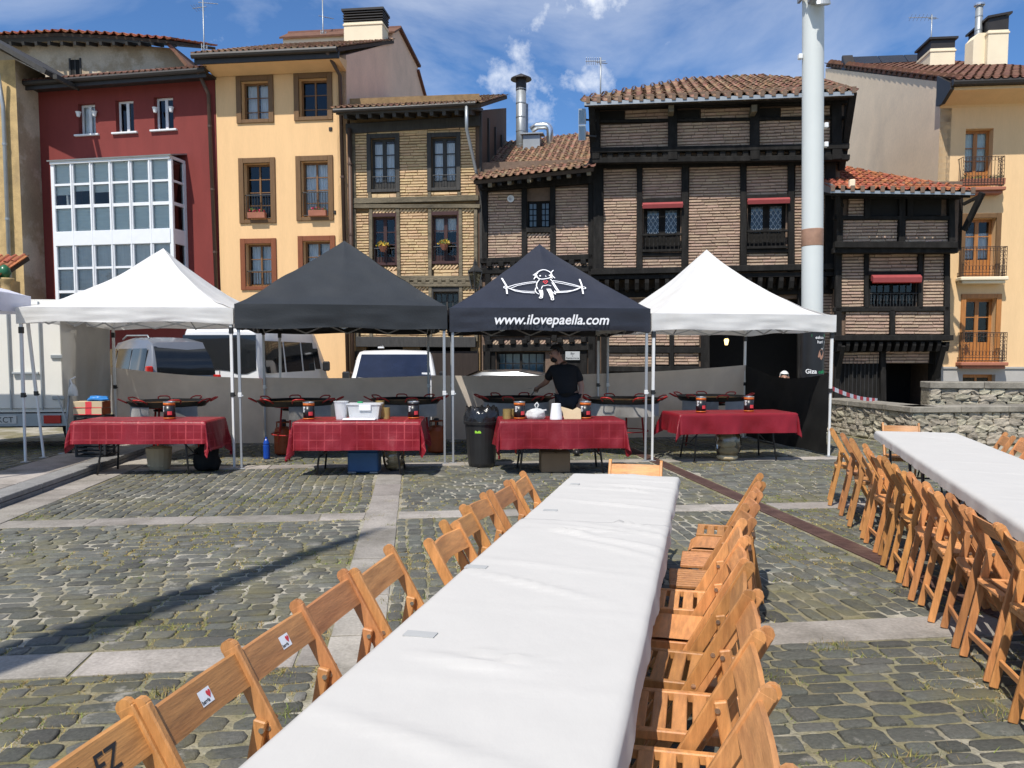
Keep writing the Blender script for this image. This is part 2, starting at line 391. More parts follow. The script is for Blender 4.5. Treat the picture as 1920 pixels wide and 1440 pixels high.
    D['red_trim'] = mat('redbrown_trim_wood', (.20, .062, .022), rough=.5, var=.15, scale=4, stretch=(4, 4, .8))
    D['orange_wood'] = mat('varnished_door_wood', (.40, .165, .045), rough=.4, var=.2, scale=4, stretch=(6, 6, .7))
    D['timber'] = mat('black_timber', (.013, .012, .011), rough=.85, spec=.2, var=.3, scale=4, stretch=(3, 3, .8), bump=.35, bscale=25, col2=(.025, .023, .021), fine=.1)
    D['timber_grey'] = mat('weathered_timber', (.165, .135, .09), rough=.9, var=.3, scale=3, stretch=(.8, 3, 3), bump=.5, bscale=25, col2=(.09, .075, .05), fine=.15)
    D['timber_dark'] = mat('dark_window_timber', (.045, .042, .038), rough=.7, var=.25, scale=4, stretch=(4, 4, .8), bump=.2, bscale=30)
    D['maroon_timber'] = mat('maroon_window_timber', (.050, .019, .017), rough=.6, var=.2, scale=4)
    D['brick_y'] = mat('ochre_brick', (.60, .42, .235), rough=.88, var=.14, scale=5, bump=.5, bscale=40, isl=.1, hue=.01, fine=.1)
    D['shaded_mortar_y'] = mat('gap_shaded_ochre_mortar', (.24, .155, .075), rough=.92, var=.2, scale=8, bump=.5, bscale=30)  # mortar coloured darker to paint in the shadow gaps between bricks
    D['brick_p'] = mat('pinkish_brick', (.46, .325, .235), rough=.88, var=.14, scale=5, bump=.5, bscale=40, isl=.11, hue=.012, fine=.1)
    D['shaded_mortar_p'] = mat('gap_shaded_mortar', (.17, .115, .082), rough=.92, var=.2, scale=8, bump=.5, bscale=30)  # dark tone paints the shadow lines between the brick courses
    D['tile'] = mat('old_clay_tile', (.225, .112, .066), rough=.85, var=.3, scale=7, bump=.4, bscale=35, isl=.32, hue=.02, col2=(.20, .165, .10), c2at=(.46, .66), fine=.12)
    D['tile_r'] = mat('orange_clay_tile', (.36, .115, .055), rough=.85, var=.25, scale=7, bump=.4, bscale=35, isl=.3, hue=.015, col2=(.25, .17, .11), c2at=(.55, .75), fine=.12)
    D['tile_b'] = mat('brown_concrete_tile', (.155, .072, .045), rough=.85, var=.2, scale=7, bump=.3, bscale=35, isl=.18, hue=.01)
    D['deck'] = mat('roof_underlay', (.06, .042, .03), rough=.9, var=.2)
    D['zinc'] = mat('zinc_sheet', (.34, .36, .37), rough=.45, metal=.5, var=.12, scale=3)
    D['steel'] = mat('bright_duct_steel', (.66, .68, .70), rough=.28, metal=.9, var=.08, scale=3, bump=.1, bscale=12)
    D['gutter'] = mat('dark_gutter', (.028, .024, .022), rough=.5, var=.15)
    D['brownpipe'] = mat('brown_pipe', (.085, .05, .035), rough=.5, var=.12)
    D['iron'] = mat('wrought_iron', (.03, .03, .03), rough=.55, var=.15, spec=.5)
    D['rustiron'] = mat('brown_wrought_iron', (.05, .028, .02), rough=.6, var=.2)
    D['awning'] = mat('dusty_red_awning', (.30, .055, .055), rough=.65, var=.1)
    D['solar'] = mat('solar_panel', (.016, .017, .02), rough=.2, var=.1, spec=.6)
    D['terracotta'] = mat('terracotta', (.36, .14, .085), rough=.8, var=.12)
    D['leaf'] = mat('plant_leaf', (.085, .13, .03), rough=.6, var=.2, isl=.3)
    D['flower_red'] = mat('red_flower', (.45, .03, .07), rough=.6, var=.2, isl=.3)
    D['flower_yellow'] = mat('yellow_flower', (.55, .36, .05), rough=.6, var=.25, isl=.35)
    D['stone_plinth'] = mat('grey_plinth_stone', (.40, .385, .36), rough=.85, var=.08, scale=3, bump=.2, bscale=30)
    D['rubble'] = mat('rubble_stone', (.40, .355, .27), rough=.9, var=.25, scale=6, bump=.9, bscale=16, isl=.25, hue=.015, col2=(.22, .20, .165), c2at=(.5, .72), fine=.15)
    D['rubblemortar'] = mat('rubble_mortar', (.25, .215, .155), rough=.95, var=.3, scale=8, bump=1, bscale=22)
    D['coping'] = mat('coping_stone', (.27, .245, .20), rough=.85, var=.2, scale=5, bump=.5, bscale=22, isl=.12, col2=(.14, .125, .10), fine=.1)
    D['postwhite'] = mat('post_pale_paint', (.60, .625, .60), rough=.5, var=.03, scale=1)
    D['tapebrown'] = mat('brown_tape', (.33, .19, .125), rough=.5, var=.2, scale=6)
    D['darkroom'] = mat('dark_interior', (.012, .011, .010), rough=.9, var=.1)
    D['deepdoor'] = mat('dark_door_wood', (.028, .018, .013), rough=.7, var=.25, scale=4, stretch=(4, 4, .7))
    D['sign'] = mat('sign_board', (.42, .43, .42), rough=.5, var=.04)
    D['greenfin'] = mat('green_glazed_tile', (.02, .11, .05), rough=.3, var=.2)
    D['blueplastic'] = mat('blue_bottle', (.01, .06, .35), rough=.2, var=.1)
    D['truckwhite'] = mat('truck_white_panel', (.74, .72, .66), rough=.45, var=.04, scale=1.5)
    D['plate'] = mat('number_plate', (.55, .55, .52), rough=.5, var=.03)
    # ground under and between the stones
    m = mat('joint_sand_and_moss', (.33, .295, .235), rough=.95, var=.2, scale=7, bump=.8, bscale=45, fine=.15); D['joint'] = m
    t = m.node_tree; L = t.links.new; hs = [n for n in t.nodes if n.type == 'HUE_SAT'][0]
    tcn = [n for n in t.nodes if n.type == 'TEX_COORD'][0]
    na = N(t, 'ShaderNodeTexNoise'); na.inputs['Scale'].default_value = .85; na.inputs['Detail'].default_value = 7; na.inputs['Roughness'].default_value = .65
    nb = N(t, 'ShaderNodeTexNoise'); nb.inputs['Scale'].default_value = 3.1; nb.inputs['Detail'].default_value = 6
    L(tcn.outputs['Object'], na.inputs['Vector']); L(tcn.outputs['Object'], nb.inputs['Vector'])
    ra = N(t, 'ShaderNodeMapRange'); ra.inputs['From Min'].default_value = .42; ra.inputs['From Max'].default_value = .54
    rb = N(t, 'ShaderNodeMapRange'); rb.inputs['From Min'].default_value = .40; rb.inputs['From Max'].default_value = .62
    m1 = N(t, 'ShaderNodeMixRGB'); m1.inputs['Color1'].default_value = (.22, .19, .115, 1); m1.inputs['Color2'].default_value = (.15, .14, .065, 1)
    m2 = N(t, 'ShaderNodeMixRGB'); m2.inputs['Color1'].default_value = (.36, .33, .265, 1)
    L(na.outputs['Fac'], ra.inputs['Value']); L(nb.outputs['Fac'], rb.inputs['Value']); L(rb.outputs[0], m1.inputs['Fac']); L(m1.outputs[0], m2.inputs['Color2'])
    L(ra.outputs[0], m2.inputs['Fac']); L(m2.outputs[0], hs.inputs['Color'])
    # mortar smeared over the stones in patches that run on from stone to stone
    m = D['cobble']; t = m.node_tree; L = t.links.new; p = t.nodes['Principled BSDF']; src = p.inputs['Base Color'].links[0].from_socket
    ge = N(t, 'ShaderNodeNewGeometry'); nA = N(t, 'ShaderNodeTexNoise'); nA.inputs['Scale'].default_value = 2.3; nA.inputs['Detail'].default_value = 9; nA.inputs['Roughness'].default_value = .72
    L(ge.outputs['Position'], nA.inputs['Vector']); rA = N(t, 'ShaderNodeMapRange'); rA.inputs['From Min'].default_value = .60; rA.inputs['From Max'].default_value = .68; rA.inputs['To Max'].default_value = .75; L(nA.outputs['Fac'], rA.inputs['Value'])
    nB = N(t, 'ShaderNodeTexNoise'); nB.inputs['Scale'].default_value = 1.1; nB.inputs['Detail'].default_value = 9; nB.inputs['Roughness'].default_value = .75; oB = N(t, 'ShaderNodeVectorMath', operation='ADD'); oB.inputs[1].default_value = (31, 7, 3)
    L(ge.outputs['Position'], oB.inputs[0]); L(oB.outputs[0], nB.inputs['Vector']); rB = N(t, 'ShaderNodeMapRange'); rB.inputs['From Min'].default_value = .50; rB.inputs['From Max'].default_value = .64; rB.inputs['To Max'].default_value = .62; L(nB.outputs['Fac'], rB.inputs['Value'])
    x1 = N(t, 'ShaderNodeMixRGB'); x1.inputs['Color2'].default_value = (.175, .155, .078, 1); L(src, x1.inputs['Color1']); L(rB.outputs[0], x1.inputs['Fac'])
    x2 = N(t, 'ShaderNodeMixRGB'); x2.inputs['Color2'].default_value = (.40, .37, .31, 1); L(x1.outputs[0], x2.inputs['Color1']); L(rA.outputs[0], x2.inputs['Fac']); L(x2.outputs[0], p.inputs['Base Color'])
    # red tablecloth with a woven check of paler lines, from the cloth's own uv in metres
    m = mat('red_check_tablecloth', (.205, .008, .015), rough=.42, var=.12, scale=3, bump=.15, bscale=40, spec=.35); D['redcloth'] = m
    t = m.node_tree; L = t.links.new; hs = [n for n in t.nodes if n.type == 'HUE_SAT'][0]
    uvn = N(t, 'ShaderNodeUVMap'); sx = N(t, 'ShaderNodeSeparateXYZ'); L(uvn.outputs[0], sx.inputs[0])
    def line(sock, period, wid):
        a = N(t, 'ShaderNodeMath', operation='PINGPONG'); a.inputs[1].default_value = period / 2; L(sock, a.inputs[0])
        b = N(t, 'ShaderNodeMath', operation='LESS_THAN'); b.inputs[1].default_value = wid / 2; L(a.outputs[0], b.inputs[0]); return b.outputs[0]
    def sh(sock, d):
        a = N(t, 'ShaderNodeMath', operation='ADD'); a.inputs[1].default_value = d; L(sock, a.inputs[0]); return a.outputs[0]
    ls = [line(sx.outputs[0], .21, .017), line(sx.outputs[1], .21, .017), line(sh(sx.outputs[0], .105), .21, .005), line(sh(sx.outputs[1], .105), .21, .005)]
    cur = ls[0]
    for q in ls[1:]:
        a = N(t, 'ShaderNodeMath', operation='MAXIMUM'); L(cur, a.inputs[0]); L(q, a.inputs[1]); cur = a.outputs[0]
    nz = N(t, 'ShaderNodeTexNoise'); nz.inputs['Scale'].default_value = 2.2; L(uvn.outputs[0], nz.inputs['Vector'])
    mr = N(t, 'ShaderNodeMapRange'); mr.inputs['From Min'].default_value = .35; mr.inputs['From Max'].default_value = .6; mr.inputs['To Max'].default_value = .85; L(nz.outputs['Fac'], mr.inputs['Value'])
    mu = N(t, 'ShaderNodeMath', operation='MULTIPLY'); L(cur, mu.inputs[0]); L(mr.outputs[0], mu.inputs[1])
    mc = N(t, 'ShaderNodeMixRGB'); mc.inputs['Color1'].default_value = (.205, .008, .015, 1); mc.inputs['Color2'].default_value = (.41, .055, .062, 1); mu2 = mr
    L(mu.outputs[0], mc.inputs['Fac']); L(mc.outputs[0], hs.inputs['Color'])
mats()

# ------------------------------------------------------------------ lettering
def text_mesh(body, size, mat_, shear=0.0, fat=0.0, sx=1.0, fn=None, depth=0.0):
    cu = bpy.data.curves.new('lettering', 'FONT'); cu.body = body; cu.size = size; cu.shear = shear; cu.offset = fat; cu.align_x = 'CENTER'; cu.resolution_u = 4
    cu.extrude = depth
    tmp = bpy.data.objects.new('lettering', cu); COL.objects.link(tmp)
    bpy.context.view_layer.update()
    me = bpy.data.meshes.new_from_object(tmp.evaluated_get(bpy.context.evaluated_depsgraph_get()))
    bpy.data.objects.remove(tmp); bpy.data.curves.remove(cu)
    me.materials.clear(); me.materials.append(mat_)
    for v in me.vertices:
        x, y, z = v.co; x *= sx
        v.co = fn(x, y, z) if fn else (x, -z - .002, y)      # upright, facing -y
    return me

for nm_, k_, c_ in (('dark_red_check_tablecloth', .35, (.18, .008, .014)), ('plain_dark_red_tablecloth', .0, (.20, .008, .015))):
    m = M_['redcloth'].copy(); m.name = nm_; M_['redcloth_shaded' if k_ else 'redcloth3'] = m
    for n_ in m.node_tree.nodes:
        if n_.type == 'MAP_RANGE' and abs(n_.inputs['To Max'].default_value - .85) < 1e-4: n_.inputs['To Max'].default_value = .85*k_
        if n_.type == 'MIX_RGB' and abs(n_.inputs['Color1'].default_value[0] - .205) < 1e-4: n_.inputs['Color1'].default_value = (*c_, 1)
# ================================================================== GROUND
g = MB(); nG = 40
g.quad((-300, -120, -.009), (300, -120, -.009), (300, 400, -.009), (-300, 400, -.009))
ground = g.build('plaza_ground', M_['joint']); ground['kind'] = 'structure'; ground['label'] = 'sloping cobbled plaza with pale mortar and mossy joints'
GE, GD = V((.9926, .1216, 0)), V((-.1216, .9926, 0))       # the plaza's paving grid
def GP(s, t, z=0.0): return GE * s + GD * t + V((0, 0, z))
GROT = math.atan2(.1216, .9926)
BANDS_T = [.6, 4.35, 8.1, 11.85, 15.6]
HB = .17
SLABM = {}
def slab_piece(s0, s1, t0, t1, z=0.0, mat_='slab', name='paving_slab'):
    m = MB(); j = lambda: U(-.006, .006); g_ = .006
    z1 = z + U(-.003, .004)
    p = [(s0+g_+j(), t0+g_+j()), (s1-g_+j(), t0+g_+j()), (s1-g_+j(), t1-g_+j()), (s0+g_+j(), t1-g_+j())]
    c = V(((s0+s1)/2, (t0+t1)/2, 0))
    vv = [GP(a, b, z-.02) for a, b in p] + [GP(a, b, z1-.004) for a, b in p] + [GP(a + (c.x-a)*.02, b + (c.y-b)*.02, z1) for a, b in p]
    fs = [(8, 9, 10, 11)]
    for k in range(4):
        n = (k+1) % 4; fs += [(k, n, 4+n, 4+k), (4+k, 4+n, 8+n, 8+k)]
    m.add(vv, fs)
    return m.build(name, M_[mat_], ground)
# long band running away from the camera, and the cross bands
t = -.5
while t < 15.4:
    ln = U(.75, 1.15); slab_piece(-.5, -.17, t, t+ln); t += ln
for tb in BANDS_T[1:4]:
    s = -3.96
    while s < 8.6:
        ln = U(.8, 1.25)
        if not (s < -.17 and s+ln > -.5) and not (s < 3.8 and s+ln > 3.54): slab_piece(s, s+ln, tb-HB, tb+HB); s += ln
        elif s < 0: 
            if s < -.56: slab_piece(s, -.5, tb-HB, tb+HB)
            s = -.17
        else:
            if s < 3.48: slab_piece(s, 3.55, tb-HB, tb+HB)
            s = 3.81
t = 6.0
while t < 17:                      # pale strip at the foot of the kerb
    ln = U(.9, 1.2); slab_piece(-4.36, -3.96, t, t+ln); t += ln
# rusty drain cover strip in lengths
t = 2.5
while t < 17:
    m = MB(); a0, a1 = t+.004, t+.996
    m.add([GP(3.57, a0, .002), GP(3.77, a0, .002), GP(3.77, a1, .002), GP(3.57, a1, .002), GP(3.57, a0, -.03), GP(3.77, a0, -.03), GP(3.77, a1, -.03), GP(3.57, a1, -.03)],
          [(0,1,2,3), (0,4,5,1), (1,5,6,2), (2,6,7,3), (3,7,4,0)])
    for k in range(18):
        b = a0 + .03 + k*.054
        m.add([GP(3.60, b, .004), GP(3.74, b, .004), GP(3.74, b+.03, .004), GP(3.60, b+.03, .004)], [(0,1,2,3)])
    m.build('drain_cover', M_['drain'], ground); t += 1.0

# raised pavement on the left with its kerb
pv = MB(); pv.slab([GP(-4.66, -3, .091), GP(-4.66, 40, .091), GP(-60, 40, .091), GP(-60, -3, .091)], (0, 0, 1), .12)
pave = pv.build('raised_pavement', M_['joint']); pave['kind'] = 'structure'
t = 5.5
while t < 19:
    ln = U(.7, 1.0)
    m = MB()
    for k in range(2):
        z0, z1 = -.02 + k*.065, .04 + k*.065
        a, b = (t + U(.1, .4), t+ln) if k else (t, t+ln)
        M4 = Matrix.Translation(GP(-4.50, t+ln/2, (z0+z1)/2 + .005)) @ Matrix.Rotation(GROT, 4, 'Z')
        m.cbox(M4, .28 + U(-.006, .006), ln-.008, .058, .006)
    m.build('kerb_stone', M_['kerb'], pave)
    M4 = Matrix.Translation(GP(-5.0, t+ln/2, .075)) @ Matrix.Rotation(GROT, 4, 'Z')
    m = MB(); m.cbox(M4, .70, ln-.01, .07, .006); m.build('paving_slab', M_['slab'], pave); t += ln

# ---- cobbles
def cob_mesh(k):
    r = random.Random(100 + k); m = MB(); n = 12; rings = [[], [], [], []]
    px_ = [r.uniform(.90, 1.03) for _ in range(n)]; e = r.uniform(5.0, 11.0); sk = r.uniform(-.10, .10)
    for i in range(n):
        a = 2*math.pi*(i+.5)/n + r.uniform(-.10, .10); c_, s_ = math.cos(a), math.sin(a)
        q = (abs(c_)**e + abs(s_)**e)**(-1/e)*.5*px_[i]; x, y = c_*q + sk*s_*q, s_*q
        for (ring, fx, fy, z) in ((0, 1.02, 1.03, -.03), (1, 1.0, 1.0, -.0085), (2, .95, .93, -.002), (3, .80, .74, r.uniform(-.001, .002))): rings[ring].append((x*fx, y*fy, z))
    for q in rings: m.v += q
    m.v.append((0, 0, r.uniform(.0005, .003)))
    for j in range(3):
        for i in range(n): m.f.append((j*n+i, j*n+(i+1) % n, (j+1)*n+(i+1) % n, (j+1)*n+i))
    for i in range(n): m.f.append((3*n+i, 3*n+(i+1) % n, 4*n))
    m.m = [0]*len(m.f)
    return m
COBS = [cob_mesh(k) for k in range(14)]
COBM = [c.mesh('cobble', M_['cobble'], smooth=True) for c in COBS]
stones = []            # (s, t, length, width, along_t, z)
def fill(s0, s1, t0, t1, along_t, z=0.0):
    a0, a1, b0, b1 = (t0, t1, s0, s1) if along_t else (s0, s1, t0, t1)
    b = b0
    while b < b1 - .05:
        wd = U(.095, .15)
        if b + wd > b1 - .05: wd = b1 - b
        a = a0 + U(-.12, 0); 
        while a < a1 - .06:
            ln = U(.12, .28)
            x0, x1 = max(a, a0), min(a+ln, a1)
            if a1 - x1 < .08: x1 = a1
            if x1 - x0 > .07:
                ca, cb = (x0+x1)/2, (b+wd/2)
                wob = .02*math.sin(ca*2.3 + b) + .015*noise.noise(V((ca*1.7, b*1.7, 3)))
                l_, w_ = (x1-x0)-U(.006, .024), wd-U(.004, .022)
                if along_t: stones.append((cb+wob, ca, l_, w_, True, z))
                else: stones.append((ca, cb+wob, l_, w_, False, z))
            a = x1 if x1 > a else a + ln
        b += wd
TB = [.2] + [x for tb in BANDS_T[1:] for x in (tb-HB-.01, tb+HB+.01)]
cells_t = [(.2, BANDS_T[1]-HB-.01)] + [(BANDS_T[i]+HB+.01, BANDS_T[i+1]-HB-.01) for i in range(1, 4)]
for i, (t0, t1) in enumerate(cells_t):
    fill(-3.95, -.51, t0, t1, i in (2,))
    fill(-.16, 3.53, t0, t1, i in (1,))
    fill(3.81, 8.6, t0, t1, i in (1, 3))
fill(-9.5, -5.37, 8.5, 15, True, .10)
def hidden_by_table(p):
    for (O, T, X, w_, l_) in TABLE_RECTS:
        d = p - V((0, 0, CH)); k = (.74 - CH) / d.z
        q = V((0, 0, CH)) + d*k - O
        if -.02 < q.dot(X) < w_+.02 and -l_ < q.dot(T) < .02: return True
    return False
TT = V((.236, .972, 0)).normalized(); TX = V((TT.y, -TT.x, 0))
T1O = V((.47, 5.92, .74))
T2T = V((.292, .956, 0)).normalized(); T2X = V((T2T.y, -T2T.x, 0)); T2O = V((4.22, 9.23, .74))
TABLE_RECTS = [(T1O, TT, TX, .75, 5.5), (T2O, T2T, T2X, .80, 7.4)]
scored = []
for i, (s, t, l_, w_, al, z) in enumerate(stones):
    p = GP(s, t, z)
    if p.y > .8:
        u_, v_ = 960 + F*p.x/p.y, 665 + F*(CH-z)/p.y
        if -20 < u_ < 1940 and v_ < 1450 and not hidden_by_table(p): scored.append((l_*w_/p.y**3, i))
scored.sort(reverse=True); near = set(i for _, i in scored[:300])
stuff = MB()
for i, (s, t, l_, w_, al, z) in enumerate(stones):
    k = rnd.randrange(14); p = GP(s, t, z + U(-.006, .005))
    rz = GROT + (math.pi/2 if al else 0) + U(-.05, .05) + (math.pi if rnd.random() < .5 else 0)
    tilt = (U(-.02, .02), U(-.02, .02))
    if i in near:
        o = obj('cobble', COBM[k], ground, p); o.rotation_euler = (tilt[0], tilt[1], rz); o.scale = (l_, w_, 1)
    else:
        M4 = Matrix.Translation(p) @ Matrix.Rotation(rz, 4, 'Z') @ Matrix.Diagonal((l_, w_, 1, 1))
        stuff.add([M4 @ V(v) for v in COBS[k].v], COBS[k].f)
stuff.build('cobbles', M_['cobble'], ground, smooth=True, kind='stuff')
# ---- grass and moss growing in the joints
gd, gg = MB(), MB()
for (s, t, l_, w_, al, z) in stones:
    p = GP(s, t, z)
    if p.y > 17 or abs(p.x) > p.y*.9 + 1.5: continue
    nv = noise.noise(V((p.x*.85, p.y*.85, 5.2))) + .45*noise.noise(V((p.x*2.6, p.y*2.6, 9.1)))
    if nv < -.06: continue
    cnt = int((10 + 130*min(.5, nv+.06)) * (1.5 if p.y < 5 else .7))
    for _ in range(cnt):
        e = rnd.randrange(4); a = U(-.5, .5)
        lx, ly = ((a*l_, (w_/2+.008)*(1 if e & 1 else -1)) if e < 2 else ((l_/2+.008)*(1 if e & 1 else -1), a*w_))
        if al: lx, ly = ly, lx
        q = p + GE*(lx+U(-.008, .008)) + GD*(ly+U(-.008, .008)); q.z = z - .011
        an = U(0, 6.28); h = U(.006, .020); b = U(.0015, .004) if p.y < 6 else U(.003, .007)
        dx, dy = math.cos(an), math.sin(an); ln = U(-.016, .016); lm = U(-.016, .016)
        tgt = gg if noise.noise(V((p.x*1.4, p.y*1.4, 1.0))) + U(-.35, .35) > .12 else gd
        tgt.add([(q.x-dx*b, q.y-dy*b, q.z), (q.x+dx*b, q.y+dy*b, q.z), (q.x+ln+lm, q.y+lm-ln, q.z+h)], [(0, 1, 2)])
# taller clumps here and there
cl = [(.25, 4.62), (1.9, 4.55), (2.3, 4.1), (3.1, 3.6), (2.6, 3.2), (2.0, 2.9), (3.4, 2.6), (-.62, 3.6), (-.75, 4.05), (-.1, 5.3), (-.08, 6.2), (-1.2, 3.9), (3.0, 6.3), (2.7, 5.4), (1.7, 3.75), (2.9, 2.4), (1.5, 4.0)] + [(U(-3.9, 3.5), U(3.2, 9.5)) for _ in range(110)]
for k, (s, t) in enumerate(cl):
    big = k < 17; nb = 130 if big else 60; rx, ry = (U(.05, .13), U(.03, .06)) if big else (U(.03, .10), U(.02, .04)); mixg = U(.15, .85)
    for _ in range(nb):
        q = GP(s + rnd.gauss(0, rx), t + rnd.gauss(0, ry), -.010); an = U(0, 6.28); h = U(.012, .045 if big else .028); b = U(.0015, .0035); dx, dy = math.cos(an), math.sin(an); l1, l2 = U(-.035, .035), U(-.035, .035)
        (gg if rnd.random() < mixg else gd).add([(q.x-dx*b, q.y-dy*b, q.z), (q.x+dx*b, q.y+dy*b, q.z), (q.x+l1, q.y+l2, q.z+h)], [(0, 1, 2)])
gd.build('dry_grass', M_['grassdry'], ground, kind='stuff'); gg.build('green_grass', M_['grass'], ground, kind='stuff')
# ================================================================== LONG TABLES AND CHAIRS
def folding_table(label, O, T, X, y0, y1, wid, group, hz=.74, cat='table', legmat='blackmetal', name='folding_table'):
    rz = math.atan2(-T.x, T.y)
    c = O + T*((y0+y1)/2) + X*(wid/2)
    th = thing(name, label, cat, (c.x, c.y, 0), rz, group)
    L_ = y1 - y0
    m = MB(); m.rbox(-wid/2+.02, wid/2-.02, -L_/2+.01, L_/2-.01, hz-.045, hz-.006, .006); m.build('tabletop', M_['tabletop'], th)
    for s in (-1, 1):
        yy = s*(L_/2 - .32)
        m = MB()
        for x in (-1, 1):
            m.tube([(x*(wid/2-.10), yy, hz-.05), (x*(wid/2-.12), yy+s*.02, .35), (x*(wid/2-.08), yy+s*.06, .012)], .014, 8)
        m.tube([(-wid/2+.12, yy+s*.03, .25), (wid/2-.12, yy+s*.03, .25)], .011, 6)
        m.tube([(-wid/2+.10, yy, hz-.06), (wid/2-.10, yy, hz-.06)], .012, 6)
        m.build('leg_frame', M_[legmat], th, smooth=True)
        m = MB(); m.tube([(0, yy+s*.025, .27), (0, yy-s*.38, hz-.05)], .009, 6); m.build('brace', M_[legmat], th, smooth=True)
    return th
for k, (a, b) in enumerate(((-1.82, 0), (-3.66, -1.84), (-5.5, -3.68))):
    folding_table(['folding table under the far lower end of the nearer white cloth', 'folding table under the middle of the nearer white cloth', 'folding table under the near end of the white cloth at the camera'][k], T1O, TT, TX, a, b, .74, 'tables in the nearer long row')
for k in range(4):
    folding_table(['folding table at the far end of the right hand row, by the stone wall', 'folding table second from the stone wall in the right hand row', 'folding table third from the stone wall in the right hand row', 'folding table nearest the camera in the right hand row'][k], T2O, T2T, T2X, -1.85*(k+1)+.02, -1.85*k, .80, 'tables in the right hand long row')

def long_cloth(name, label, O, T, X, y0, y1, wid, hang, lift, seed, group, wr=1.0, hem=.012):
    rz = math.atan2(-T.x, T.y); c = O + T*((y0+y1)/2) + X*(wid/2)
    L_ = y1 - y0; r = random.Random(seed)
    folds = []; creases = [-L_/2 + .35 + .62*i + r.uniform(-.05, .05) for i in range(int(L_/.62))]
    for _ in range(int(L_*5.0)):
        x0 = r.uniform(-.1, .35)*wid; yy = r.uniform(-L_/2, L_/2); an = r.uniform(-.62, -.12)
        folds.append((x0, yy, math.cos(an), math.sin(an), r.uniform(.010, .028), r.uniform(.004, .0125)*wr, r.uniform(.12, .42)))
    W2, L2 = wid/2 + .012, L_/2 + .006
    tw = wid + 2*hang; tl = L_ + 2*hang*.6
    nu, nv = 56, int(L_*34)
    def z_top(x, y):
        h = .0022*wr*noise.noise(V((x*3, y*2.2, seed))) + .0012*wr*noise.noise(V((x*9, y*7, seed)))
        for cy in creases: h += .0022*math.exp(-((y-cy-.02*x)/.020)**2)
        for (fx, fy, ca, sa, sg, am, le) in folds:
            dx, dy = x-fx, y-fy
            u_ = dx*ca + dy*sa; v_ = -dx*sa + dy*ca
            if abs(v_) < sg*3.2 and abs(u_) < le*2:
                h += am*math.exp(-(v_/sg)**2)*math.exp(-(u_/le)**2)
        return h
    def fn(u, v):
        x = (u-.5)*tw; y = (v-.5)*tl
        dx, dy = max(0, abs(x)-W2), max(0, abs(y)-L2)
        sx, sy = (1 if x > 0 else -1), (1 if y > 0 else -1)
        xe, ye = max(-W2, min(W2, x)), max(-L2, min(L2, y))
        if dx == 0 and dy == 0:
            ed = min(W2-abs(x), L2-abs(y)); return (x, y, z_top(x, y) - .008*math.exp(-ed/.012))
        d = max(dx, dy); q = y if dx >= dy else x
        wv = .004*math.sin(q*11+seed) + .007*noise.noise(V((q*6, seed, d*5))); k = d/hang
        out = (.004 + wv*k + .012*k)
        fr = 1 + .22*noise.noise(V((q*5, seed*2.0, 0))) + .15*noise.noise(V((q*17, seed*2.0, 1)))
        z = -d*fr - .008
        if dx >= dy: return (xe + sx*out, ye + sy*dy*.3, z)
        return (xe + sx*dx*.3, ye + sy*out, z)
    m = MB(); m.grid(nu, nv, fn)
    o = m.build(name, M_['paper'], None, smooth=True, loc=(c.x, c.y, .742+lift)); o.rotation_euler = (0, 0, rz)
    return tag(o, label, 'tablecloth', group)
long_cloth('tablecloth', 'white paper cloth over the far lower end of the nearer long table', T1O, TT, TX, -1.86, 0, .745, .055, .0, 3, 'white cloths', 1.2)
long_cloth('tablecloth', 'long creased white paper cloth running from the camera down the nearer table', T1O, TT, TX, -5.5, -1.74, .75, .10, .010, 5, 'white cloths', 1.4)
long_cloth('tablecloth', 'white cloth over the right hand long table with a ragged hem', T2O, T2T, T2X, -7.4, 0, .82, .09, .0, 8, 'white cloths', .5)
for (px, py, ln) in ((788, 1188, .10), (893, 1062, .09), (1032, 956, .08), (1078, 907, .06)):
    p = at_z(px, py, .7565 if py > 980 else .746); m = MB()
    m.add([(-ln/2, -.024, 0), (ln/2, -.022, 0), (ln/2, .024, 0), (-ln/2, .023, 0), (-ln/2, -.024, -.004), (ln/2, -.022, -.004), (ln/2, .024, -.004), (-ln/2, .023, -.004)],
          [(0,1,2,3), (0,4,5,1), (1,5,6,2), (2,6,7,3), (3,7,4,0)])
    o = m.build('tape_strip', M_['tape'], None, loc=p); o.rotation_euler = (0, 0, R(-14)+U(-.1, .1))
    tag(o, {1188: 'grey tape strip nearest the camera on the white cloth edge', 1062: 'grey tape strip second from the camera on the white cloth edge',
            956: 'grey tape strip where the two white cloths meet', 907: 'grey tape strip at the far corner of the white cloth'}[py], 'tape', 'tape strips on the white cloth')

